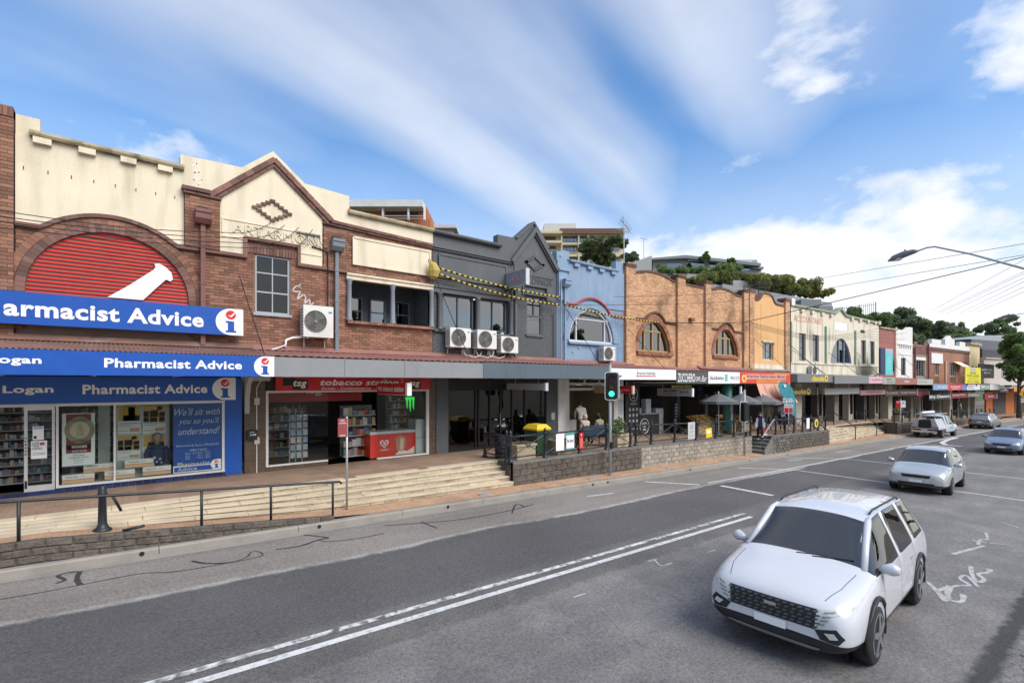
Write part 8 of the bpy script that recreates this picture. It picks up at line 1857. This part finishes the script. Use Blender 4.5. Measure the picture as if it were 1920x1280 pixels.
# distant person by the far railing
FRM[0] = BENT; J = stand(h=1.72, stride=.1); gg = flat((.30, .27, .26), .9)
sX = fp(1800, 740, -3.0)[0]; person('distant person in grey top near the farthest railing', (sX, 13.0, zt(sX)), R(30), J, dict(top=gg, sleeve=gg, leg=flat((.06, .06, .07), .9), shoe=BK, skin=SK2), (.02, .015, .012), 0, None, True); FRM[0] = I4
# ================================================================== VEHICLES
from mathutils.bvhtree import BVHTree
def paint(name, col, metal=.0, rough=.35): return mat(name, col, rough, .03, 1.5, .0, 40, metal=metal, fine=0, coat=.8)
CG = glass('car_glass', (.42, .47, .47), 1.2, .12); CB = mat('black_trim', (.018, .018, .020), .5, .1, 5, .05); TY = mat('tyre_rubber', (.022, .022, .023), .8, .1, 8, .1); RIM = mat('alloy_rim', (.38, .39, .40), .35, .05, 4, .02, metal=.8); CH = mat('chrome', (.6, .6, .6), .2, .02, 3, 0, metal=.9)
HL = mat('headlamp', (.50, .54, .52), .12, .1, 6, .0, coat=.8); TL = mat('tail_lamp', (.35, .015, .015), .2, .05, 3, 0, coat=.6)
def car_body(st, glass_rows, wheels, wr, matl):
 """st: stations (x, zbottom, zsill, zmid, zbelt, ztop, zcentre, wb, ws, wm, ww, wt); glass_rows: {(station, row)}"""
 V, Fc, mi = [], [], []
 def sec(s):
  x, zb, zs, zm, zw, zt_, zc, wb, ws, wm, ww, wt = s
  h = [(0, zb), (wb, zb), (ws, zs), (wm, zm), (ww, zw), (wt, zt_), (wt * .55, zc - (zc - zt_) * .12), (0, zc)]
  return [(x, y, z) for y, z in h] + [(x, -y, z) for y, z in h[-2:0:-1]]
 n = 14
 for s in st: V += sec(s)
 for i in range(len(st) - 1):
  for k in range(n):
   Fc.append((i * n + k, i * n + (k + 1) % n, (i + 1) * n + (k + 1) % n, (i + 1) * n + k)); row = k if k < 7 else 13 - k
   mi.append(1 if (i, row) in glass_rows else 2 if row in (0, 1) else 0)
 for base, rev in ((0, True), ((len(st) - 1) * n, False)):
  for k in range(7):                # close the ends across the width
   a, c, d, e = base + k, base + k + 1, base + (n - k - 1) % n, base + (n - k) % n
   f = tuple(dict.fromkeys((a, c, d, e)))
   if len(f) > 2: Fc.append(f[::-1] if rev else f); mi.append(2 if k < 2 else 0)
 me = bpy.data.meshes.new('body'); me.from_pydata(V, [], Fc)
 for m in matl: me.materials.append(m)
 me.polygons.foreach_set('material_index', mi); me.polygons.foreach_set('use_smooth', [True] * len(mi)); me.update()
 bm = bmesh.new(); bm.from_mesh(me); bmesh.ops.recalc_face_normals(bm, faces=bm.faces); cl = bm.edges.layers.float.new('crease_edge')
 for e in bm.edges:
  ms = {f.material_index for f in e.link_faces}
  if len(ms) > 1: e[cl] = 1.0 if 1 in ms else .45
 vl_ = bm.verts.layers.float.new('crease_vert')
 for v in bm.verts:
  k = [e for e in v.link_edges if e[cl] > .9]
  if len(k) == 2 and abs((k[0].other_vert(v).co - v.co).normalized().dot((k[1].other_vert(v).co - v.co).normalized())) < .8: v[vl_] = .8
 bm.to_mesh(me); bm.free()
 ob = bpy.data.objects.new('body', me); TMP.collection.objects.link(ob); ss = ob.modifiers.new('u', 'SUBSURF'); ss.levels = 3; ss.render_levels = 3
 sm = evaluated(ob); bvh = BVHTree.FromPolygons([v.co.copy() for v in sm.vertices], [tuple(p.vertices) for p in sm.polygons]); bpy.data.meshes.remove(sm)
 cut_ = []
 for x, y in wheels:
  b = B().tube([(x, y - .26 * (1 if y > 0 else -1) - .0, wr), (x, y + .5 * (1 if y > 0 else -1), wr)], wr * 1.17, 28); cm = b.mesh('cut', matl[2]); co = bpy.data.objects.new('cut', cm); TMP.collection.objects.link(co); cut_.append(co)
  bo = ob.modifiers.new('b', 'BOOLEAN'); bo.object = co; bo.operation = 'DIFFERENCE'; bo.solver = 'EXACT'; bo.material_mode = 'TRANSFER'
 m2 = evaluated(ob)
 for o in (ob, *cut_): bpy.data.objects.remove(o)
 return m2, bvh
def wheel(t, x, y, r, w=.22):
 s = 1 if y > 0 else -1
 wh_ = O('wheel', B().tube([(x, y - s * w * .5, r), (x, y - s * w * .42, r), (x, y + s * w * .38, r), (x, y + s * w * .5, r)], [r * .9, r, r, r * .9], 32), TY, t, True)
 O('rim', B().tube([(x, y + s * w * .40, r), (x, y + s * w * .53, r), (x, y + s * w * .54, r)], [r * .70, r * .72, r * .66], 28), RIM, wh_); O('rim_well', B().tube([(x, y + s * w * .535, r), (x, y + s * w * .545, r)], r * .64, 24), BK, wh_)
 for k in range(5):
  a = R(72 * k + 15); d = Vector((math.cos(a), 0, math.sin(a))); q = Vector((-math.sin(a), 0, math.cos(a))); c = Vector((x, y + s * w * .55, r))
  v = [c + d * r * .08 - q * .045, c + d * r * .08 + q * .045, c + d * r * .68 + q * .03, c + d * r * .68 - q * .03]; v2 = [p + Vector((0, s * .012, 0)) for p in v]
  O('spoke', B().add(v + v2, [(0, 1, 2, 3), (7, 6, 5, 4), (0, 4, 5, 1), (1, 5, 6, 2), (2, 6, 7, 3), (3, 7, 4, 0)]), RIM, wh_)
 O('hub_cap', B().tube([(x, y + s * w * .55, r), (x, y + s * w * .62, r)], r * .13, 12), RIM, wh_)
def decal(t, name, pts, view, m, bvh, off=.008, sub=4, mirror=False):
 """thin trim following the body; view front/rear: pts are (y, z); left/right: (x, z); top: (x, y)"""
 for sgn in ((1, -1) if mirror else (1,)):
  bm = bmesh.new(); vs = [bm.verts.new((a * (sgn if view in ('front', 'rear') else 1), c, 0)) for a, c in pts]; bm.faces.new(vs); bmesh.ops.triangulate(bm, faces=bm.faces)
  for _ in range(sub):
   ed = [e for e in bm.edges if e.calc_length() > .06]
   if ed: bmesh.ops.subdivide_edges(bm, edges=ed, cuts=1); bmesh.ops.triangulate(bm, faces=bm.faces)
  V = []; ok = True
  for v in bm.verts:
   a, c = v.co.x, v.co.y
   o, d = {'front': (Vector((4, a, c)), Vector((-1, 0, 0))), 'rear': (Vector((-4, a, c)), Vector((1, 0, 0))), 'left': (Vector((a, 3, c)), Vector((0, -1, 0))), 'right': (Vector((a, -3, c)), Vector((0, 1, 0))), 'top': (Vector((a, c, 4)), Vector((0, 0, -1)))}[view if not (mirror and sgn < 0 and view in ('left', 'right')) else ('right' if view == 'left' else 'left')]
   if view == 'top' and sgn < 0: o = Vector((a, -c, 4))
   h = bvh.ray_cast(o, d)
   V.append((h[0] - d * off) if h[0] is not None else None)
  fs = [tuple(v.index for v in f.verts) for f in bm.faces] if bm.verts.index_update() is None else []
  bm.free()
  keep = [f for f in fs if all(V[i] is not None for i in f)]
  V = [v if v is not None else Vector((0, 0, .5)) for v in V]
  # make faces look outwards
  b = B(); dd = {'front': Vector((1, 0, 0)), 'rear': Vector((-1, 0, 0)), 'left': Vector((0, 1, 0)), 'right': Vector((0, -1, 0)), 'top': Vector((0, 0, 1))}[view if not (mirror and sgn < 0 and view in ('left', 'right')) else ('right' if view == 'left' else 'left')]
  out = []
  for f in keep:
   nrm = (V[f[1]] - V[f[0]]).cross(V[f[2]] - V[f[0]]); out.append(f if nrm.dot(dd) > 0 else f[::-1])
  b.add(V, out); O(name, b, m, t)
def line(bvh, t, name, pts, view, m, w=.008, off=.004):
 P = [Vector(p) for p in pts]
 for p, q in zip(P, P[1:]):
  d = (q - p).normalized(); nn_ = Vector((-d.y, d.x)) * w / 2; decal(t, name, [tuple(p - nn_), tuple(q - nn_), tuple(q + nn_), tuple(p + nn_)], view, m, bvh, off, 4)
def car(name, label, loc, rz, st, glass_rows, wheels, wr, paint_m, cat='car', low=None):
 m2, bvh = car_body(st, glass_rows, wheels, wr, [paint_m, CG, low or CB]); t = T(name, label, cat, loc, rz); LOCAL[0] = True; O('body', m2, None, t)
 for x, y in wheels: wheel(t, x, y - .10 * (1 if y > 0 else -1), wr); O('wheel_well', B().tube([(x, y - .24 * (1 if y > 0 else -1), wr), (x, y - .23 * (1 if y > 0 else -1), wr)], wr * 1.2, 20), BK, t)
 xa = max(s[0] for i, s in enumerate(st) if any(g[0] == i for g in glass_rows)) + .55; zd = .30 + [s for s in st if s[0] <= xa][-1][4] * .66; w = st[len(st) // 2][10] - .06; SE = flat((.022, .022, .024), .7)
 O('dashboard', B().prof([(-w + .08, zd - .3), (w - .08, zd - .3), (w - .08, zd - .02), (-w + .08, zd - .02)], xa - .42, xa - .05), SE, t); O('floor_tray', B().box(-1.7, xa, -w + .05, w - .05, .44, .47), SE, t)
 for s in (1, -1):
  O('door_lining', B().box(-1.6, xa - .1, s * w - .012, s * w + .012, .45, zd + .02), SE, t)
  O('seat', B().prof([(s * .34 - .24, .5), (s * .34 + .24, .5), (s * .34 + .24, .68), (s * .34 - .24, .68)], xa - 1.2, xa - .7), SE, t); O('seat_back', B().tube([(xa - 1.15, s * .34, .66), (xa - 1.3, s * .34, zd + .18), (xa - 1.33, s * .34, zd + .2), (xa - 1.34, s * .34, zd + .4)], [.22, .2, .1, .11], 8), SE, t, True)
 O('rear_seat', B().box(xa - 2.2, xa - 2.0, -w + .1, w - .1, .5, zd + .15), SE, t); O('steering_wheel', B().ring((xa - .52, -.34, zd + .0), .17, .018, 16, 'x'), SE, t)
 return t, bvh
def mirrors(t, x, z, y, m):
 for s in (1, -1):
  mi = O('door_mirror', B().tube([(x, s * (y + .02), z), (x, s * (y + .07), z + .02), (x - .02, s * (y + .16), z + .04), (x - .03, s * (y + .24), z + .03)], [.03, .06, .085, .05], 10), m, t, True); O('mirror_glass', B().tube([(x - .09, s * (y + .15), z + .04), (x - .095, s * (y + .15), z + .04)], .06, 10), CH, mi)
slope = -.0268
def put(t, X, Y, head, sc=1.0):                   # stand a vehicle on the sloping road
 z = zr(X, Y); g = (zr(X + 1, Y) - zr(X - 1, Y)) / 2; m = Matrix.Translation((*bend(X, Y), z)) @ Matrix.Scale(sc, 4) @ Matrix.Rotation(-math.atan(g), 4, 'Y') @ Matrix.Rotation(head, 4, 'Z'); t.matrix_world = m; W[t] = m
#            x     zb   zs   zm   zw    zt    zc    wb   ws   wm   ww   wt
SUV = [(-2.30, .48, .60, .80, .98, 1.04, 1.06, .62, .74, .80, .78, .66), (-2.18, .30, .46, .78, 1.06, 1.16, 1.18, .78, .88, .93, .88, .70), (-2.02, .24, .42, .76, 1.12, 1.40, 1.43, .82, .91, .95, .90, .66), (-1.72, .22, .40, .74, 1.13, 1.60, 1.645, .84, .92, .955, .91, .63),
    (-1.10, .20, .40, .72, 1.09, 1.63, 1.685, .85, .93, .945, .905, .64), (-.98, .20, .40, .72, 1.085, 1.635, 1.69, .85, .93, .945, .905, .64), (-.10, .20, .40, .71, 1.06, 1.64, 1.70, .85, .93, .935, .90, .645), (.00, .20, .40, .71, 1.055, 1.64, 1.70, .85, .93, .935, .90, .645),
    (.42, .20, .40, .71, 1.04, 1.60, 1.665, .85, .93, .935, .895, .64), (.56, .20, .40, .71, 1.035, 1.565, 1.63, .85, .93, .935, .893, .635), (1.22, .20, .40, .71, 1.02, 1.10, 1.135, .85, .925, .945, .885, .73), (1.34, .20, .40, .71, 1.01, 1.045, 1.085, .85, .925, .95, .88, .72), (1.85, .22, .42, .70, .95, .99, 1.03, .83, .91, .94, .85, .66), (2.16, .24, .42, .66, .86, .91, .945, .78, .87, .89, .79, .60), (2.30, .28, .42, .62, .78, .83, .86, .66, .76, .78, .70, .52), (2.345, .36, .46, .60, .72, .76, .78, .52, .62, .64, .58, .44)]
gl = {(2, 5), (2, 6), (9, 5), (9, 6)} | {(i, 4) for i in (3, 5, 7, 9)} | {(8, 4), (4, 4)}
gl -= {(4, 4)}; gl |= {(7, 4)}
WHT = paint('white_car_paint', (.56, .57, .60), 0, .3)
t, bv = car('white_suv', 'large white SUV driving towards the viewer in the near lane', (0, 0, 0), 0, SUV, gl, [(1.42, .93), (1.42, -.93), (-1.34, .93), (-1.34, -.93)], .37, WHT)
decal(t, 'grille', [(-.56, .80), (.56, .80), (.62, .72), (.50, .56), (-.50, .56), (-.62, .72)], 'front', CB, bv, .006)
for k in range(5):
 z = .58 + k * .045
 for j in range(-6, 7): decal(t, 'grille_facet', [(j * .085 - .03 + .02 * (k % 2), z), (j * .085 + .02 + .02 * (k % 2), z + .006), (j * .085 + .03 + .02 * (k % 2), z + .03), (j * .085 - .02 + .02 * (k % 2), z + .024)], 'front', flat((.09, .095, .10), .25), bv, .012, 1)
decal(t, 'headlamp', [(.52, .80), (.60, .81), (.84, .845), (.82, .80), (.66, .75), (.58, .60), (.50, .58)], 'front', HL, bv, .011, 4, True)
for k in range(4): decal(t, 'lamp_facet', [(.53 + k * .02, .62 + k * .05), (.60 + k * .03, .64 + k * .05), (.61 + k * .03, .66 + k * .05), (.54 + k * .02, .64 + k * .05)], 'front', flat((.2, .23, .2), .2), bv, .016, 2, True)
decal(t, 'lamp_recess', [(.50, .56), (.72, .62), (.80, .52), (.74, .44), (.56, .46)], 'front', CB, bv, .008, 4, True); decal(t, 'driving_lamp', [(.60, .55), (.70, .57), (.74, .51), (.66, .49)], 'front', HL, bv, .014, 3, True)
decal(t, 'lower_intake', [(-.46, .44), (.46, .44), (.42, .34), (-.42, .34)], 'front', CB, bv, .008); decal(t, 'skid_plate', [(-.56, .345), (.56, .345), (.50, .27), (-.50, .27)], 'front', flat((.22, .225, .23), .4), bv, .012)
decal(t, 'number_plate', [(-.19, .55), (.19, .55), (.19, .45), (-.19, .45)], 'front', WH, bv, .02); decal(t, 'emblem', [(-.07, .735), (.07, .735), (.07, .695), (-.07, .695)], 'front', CH, bv, .016, 2)
line(bv, t, 'bonnet_seam', [(1.40, .70), (1.9, .66), (2.2, .57)], 'top', CB, .006); line(bv, t, 'bonnet_seam', [(1.40, -.70), (1.9, -.66), (2.2, -.57)], 'top', CB, .006)
for v in ('left', 'right'):
 line(bv, t, 'door_seam', [(.98, 1.0), (1.0, .62), (.93, .40)], v, CB); line(bv, t, 'door_seam', [(-.04, 1.04), (-.04, .40)], v, CB); line(bv, t, 'door_seam', [(-1.02, 1.06), (-1.06, .75), (-.98, .62)], v, CB); line(bv, t, 'sill_seam', [(.93, .42), (-.90, .42)], v, CB)
 for x in (.12, -.92): decal(t, 'door_handle', [(x, .90), (x + .22, .905), (x + .22, .875), (x, .87)], v, WHT, bv, .022, 2)
 line(bv, t, 'crease', [(1.1, .84), (.4, .66), (-.3, .62), (-1.0, .86)], v, flat((.5, .5, .52), .3), .012, .003)
mirrors(t, .98, 1.06, .84, WHT)
for s in (1, -1): O('pillar', B().tube([(1.22, s * .745, 1.06), (.90, s * .69, 1.305), (.55, s * .635, 1.55), (.40, s * .62, 1.60)], [.04, .045, .05, .03], 8), WHT, t, True)
for s in (1, -1):
 O('roof_rail', B().tube([(.30, s * .60, 1.645), (.15, s * .605, 1.685), (-1.4, s * .605, 1.675), (-1.55, s * .60, 1.62)], .014, 8), CB, t, True); O('wiper', B().tube([(1.26, s * .1 + .05, 1.12), (1.16, s * .1 + .52, 1.155)], .010, 5), CB, t)
decal(t, 'tail_lamp', [(.30, .98), (.86, 1.0), (.86, .92), (.30, .93)], 'rear', TL, bv, .01, 3, True)
for i, (x, y) in enumerate(((1.42, .935), (1.42, -.935), (-1.34, .945), (-1.34, -.945))):
 s = 1 if y > 0 else -1; O('arch_trim', B().tube([(x + .445 * math.cos(R(a)), y - s * (.0 if abs(a - 90) < 60 else .02), .37 + .445 * math.sin(R(a))) for a in range(-15, 196, 15)], .03, 6), CB, t, True)
LOCAL[0] = False; put(t, 8.5, 2.82, math.pi + R(3), .965)
# silver hatchback behind
HB = [(-2.10, .42, .52, .68, .84, .90, .92, .58, .68, .74, .72, .60), (-1.98, .26, .40, .66, .92, 1.02, 1.05, .72, .80, .83, .79, .62), (-1.80, .22, .36, .64, .96, 1.28, 1.31, .74, .82, .845, .81, .58), (-1.45, .20, .34, .62, .97, 1.42, 1.46, .76, .83, .85, .82, .56), (-.95, .18, .33, .62, .95, 1.45, 1.495, .77, .84, .85, .82, .57), (-.86, .18, .33, .62, .95, 1.455, 1.50, .77, .84, .85, .82, .57), (.0, .18, .33, .61, .93, 1.46, 1.505, .77, .84, .845, .815, .575), (.10, .18, .33, .61, .93, 1.455, 1.50, .77, .84, .845, .815, .575), (.45, .18, .33, .61, .92, 1.41, 1.455, .77, .84, .845, .81, .57), (.58, .18, .33, .61, .915, 1.37, 1.41, .77, .84, .845, .808, .565), (1.18, .18, .33, .60, .90, .96, .99, .77, .83, .85, .80, .66), (1.30, .18, .33, .60, .89, .92, .95, .76, .83, .85, .795, .65), (1.75, .20, .34, .58, .80, .84, .87, .74, .81, .83, .76, .60), (2.02, .22, .34, .54, .70, .75, .78, .68, .76, .78, .70, .54), (2.14, .28, .36, .50, .62, .66, .68, .54, .62, .64, .58, .44)]
def hatch(name, label, X, Y, head, pm, front=True):
 t, bv = car(name, label, (0, 0, 0), 0, HB, {(2, 5), (2, 6), (9, 5), (9, 6), (3, 4), (5, 4), (7, 4), (8, 4), (9, 4)}, [(1.28, .84), (1.28, -.84), (-1.26, .84), (-1.26, -.84)], .31, pm, low=pm)
 decal(t, 'grille', [(-.40, .66), (.40, .66), (.36, .56), (-.36, .56)], 'front', CB, bv, .008); decal(t, 'headlamp', [(.44, .68), (.72, .74), (.74, .64), (.46, .57)], 'front', HL, bv, .01, 4, True); decal(t, 'lower_intake', [(-.5, .40), (.5, .40), (.46, .30), (-.46, .30)], 'front', CB, bv, .008); decal(t, 'number_plate', [(-.18, .50), (.18, .50), (.18, .41), (-.18, .41)], 'front', WH, bv, .015, 3)
 decal(t, 'tail_lamp', [(.48, .90), (.72, .92), (.74, .70), (.52, .72)], 'rear', TL, bv, .01, 3, True); decal(t, 'number_plate', [(-.18, .72), (.18, .72), (.18, .62), (-.18, .62)], 'rear', WH, bv, .015, 3); decal(t, 'lower_bumper', [(-.62, .42), (.62, .42), (.58, .32), (-.58, .32)], 'rear', CB, bv, .01)
 for v in ('left', 'right'):
  line(bv, t, 'door_seam', [(.95, .88), (.95, .35)], v, CB); line(bv, t, 'door_seam', [(.05, .92), (.05, .35)], v, CB); line(bv, t, 'door_seam', [(-.9, .93), (-.95, .6)], v, CB)
  for x in (.12, -.82): decal(t, 'door_handle', [(x, .80), (x + .18, .805), (x + .18, .78), (x, .775)], v, pm, bv, .02, 2)
 mirrors(t, .92, .95, .80, pm if front else CB); LOCAL[0] = False; put(t, X, Y, head); return t
hatch('silver_hatchback', 'silver hatchback following the white SUV', 23.3, 4.45, math.pi + R(2), paint('silver_paint', (.50, .52, .52), .5, .3))
hatch('grey_car', 'blue grey car half cut off by the right edge of the road', 43.2, 4.6, math.pi + R(-2), paint('blue_grey_paint', (.20, .25, .34), .4, .3))
t = hatch('parked_hatchback', 'parked dark silver hatchback seen from behind at the far kerb', 66.3, 10.45, R(-4.7), paint('grey_silver_paint', (.27, .28, .29), .5, .3), False)
# white utility with tool boxes
UT = [(-.55, .40, .50, .70, .95, 1.0, 1.02, .70, .80, .84, .82, .74), (-.50, .30, .44, .70, 1.02, 1.62, 1.66, .78, .86, .88, .85, .66), (-.42, .28, .44, .70, 1.03, 1.70, 1.76, .78, .86, .89, .86, .66), (.10, .28, .44, .70, 1.03, 1.73, 1.79, .78, .87, .89, .86, .67), (.20, .28, .44, .70, 1.03, 1.73, 1.79, .78, .87, .89, .86, .67), (.75, .28, .44, .70, 1.02, 1.70, 1.75, .78, .87, .89, .86, .66), (.90, .28, .44, .70, 1.02, 1.64, 1.69, .78, .87, .89, .86, .66), (1.45, .28, .44, .70, 1.02, 1.12, 1.15, .78, .87, .89, .85, .72), (1.55, .28, .44, .70, 1.01, 1.07, 1.10, .78, .87, .90, .85, .70), (2.2, .30, .46, .70, .97, 1.01, 1.04, .76, .85, .88, .82, .64), (2.5, .34, .48, .68, .88, .93, .95, .70, .78, .80, .74, .58), (2.58, .42, .52, .64, .80, .84, .86, .56, .64, .66, .6, .48)]
t, bv = car('utility_truck', 'white utility with aluminium tool boxes parked at the kerb', (0, 0, 0), 0, UT, {(6, 5), (6, 6), (2, 4), (4, 4), (5, 4), (6, 4), (0, 5), (0, 6)}, [(1.75, .86), (1.75, -.86)], .37, WHT, 'utility truck')
for s in (1, -1): wheel(t, -1.35, s * .78, .37)
SV = mat('checker_aluminium', (.50, .51, .52), .4, .08, 8, .25, 60, metal=.6)
O('tray', B().box(-2.45, -.58, -.90, .90, .68, .78), SV, t)
for s in (1, -1):
 O('tool_box', B().add([(x, s * y, z) for x in (-2.40, -.62) for y, z in ((.90, .78), (.45, .78), (.38, 1.50), (.62, 1.50))], [(0, 1, 2, 3), (7, 6, 5, 4), (0, 4, 5, 1), (1, 5, 6, 2), (2, 6, 7, 3), (3, 7, 4, 0)]), SV, t); O('box_lid', B().box(-2.38, -.64, min(s * .36, s * .64), max(s * .36, s * .64), 1.502, 1.53), WHT, t)
 O('rear_lamp', B().box(-2.475, -2.45, min(s * .62, s * .86), max(s * .62, s * .86), .66, .74), TL, t); O('blue_stripe', B().box(-2.46, -2.451, min(s * .3, s * .85), max(s * .3, s * .85), .80, .88), flat((.06, .12, .35)), t)
 O('ladder_rack', B().tube([(-2.3, s * .62, 1.5), (-2.3, s * .60, 1.86), (1.0, s * .55, 1.88)], .022, 6), M['alu'], t)
for k in range(5): O('rack_bar', B().tube([(-2.2 + k * .75, -.6, 1.88), (-2.2 + k * .75, .6, 1.88)], .02, 6), M['alu'], t)
O('roof_tube', B().tube([(-2.2, .25, 1.98), (.6, .25, 1.98)], .09, 10), WH, t); O('dark_crate', B().box(-2.3, -.7, -.36, .36, .80, 1.42), CB, t)
O('rear_bumper', B().box(-2.56, -2.46, -.80, .80, .46, .60), CH, t); O('tail_board', B().box(-2.46, -2.452, -.6, .6, .56, .70), CB, t); O('number_plate', B().box(-2.475, -2.46, -.19, .19, .60, .69), WH, t); text('PORTA', -.15, .15, .615, .67, 0, BK, t, .01, fx=lambda u, d, w_: (-2.48, -u, w_))
O('mud_flap', B().box(-1.85, -1.83, -.9, -.62, .15, .55), CB, t); O('mud_flap', B().box(-1.85, -1.83, .62, .9, .15, .55), CB, t); mirrors(t, 1.05, 1.08, .86, CB)
for v in ('left', 'right'): line(bv, t, 'door_seam', [(1.2, 1.0), (1.2, .5)], v, CB); line(bv, t, 'door_seam', [(.15, 1.02), (.15, .5)], v, CB); decal(t, 'side_sticker', [(.3, .82), (1.0, .82), (1.0, .66), (.3, .66)], v, flat((.10, .35, .55)), bv, .008, 3)
LOCAL[0] = False; put(t, 52.2, 10.5, R(-4.7))
bpy.data.scenes.remove(TMP)
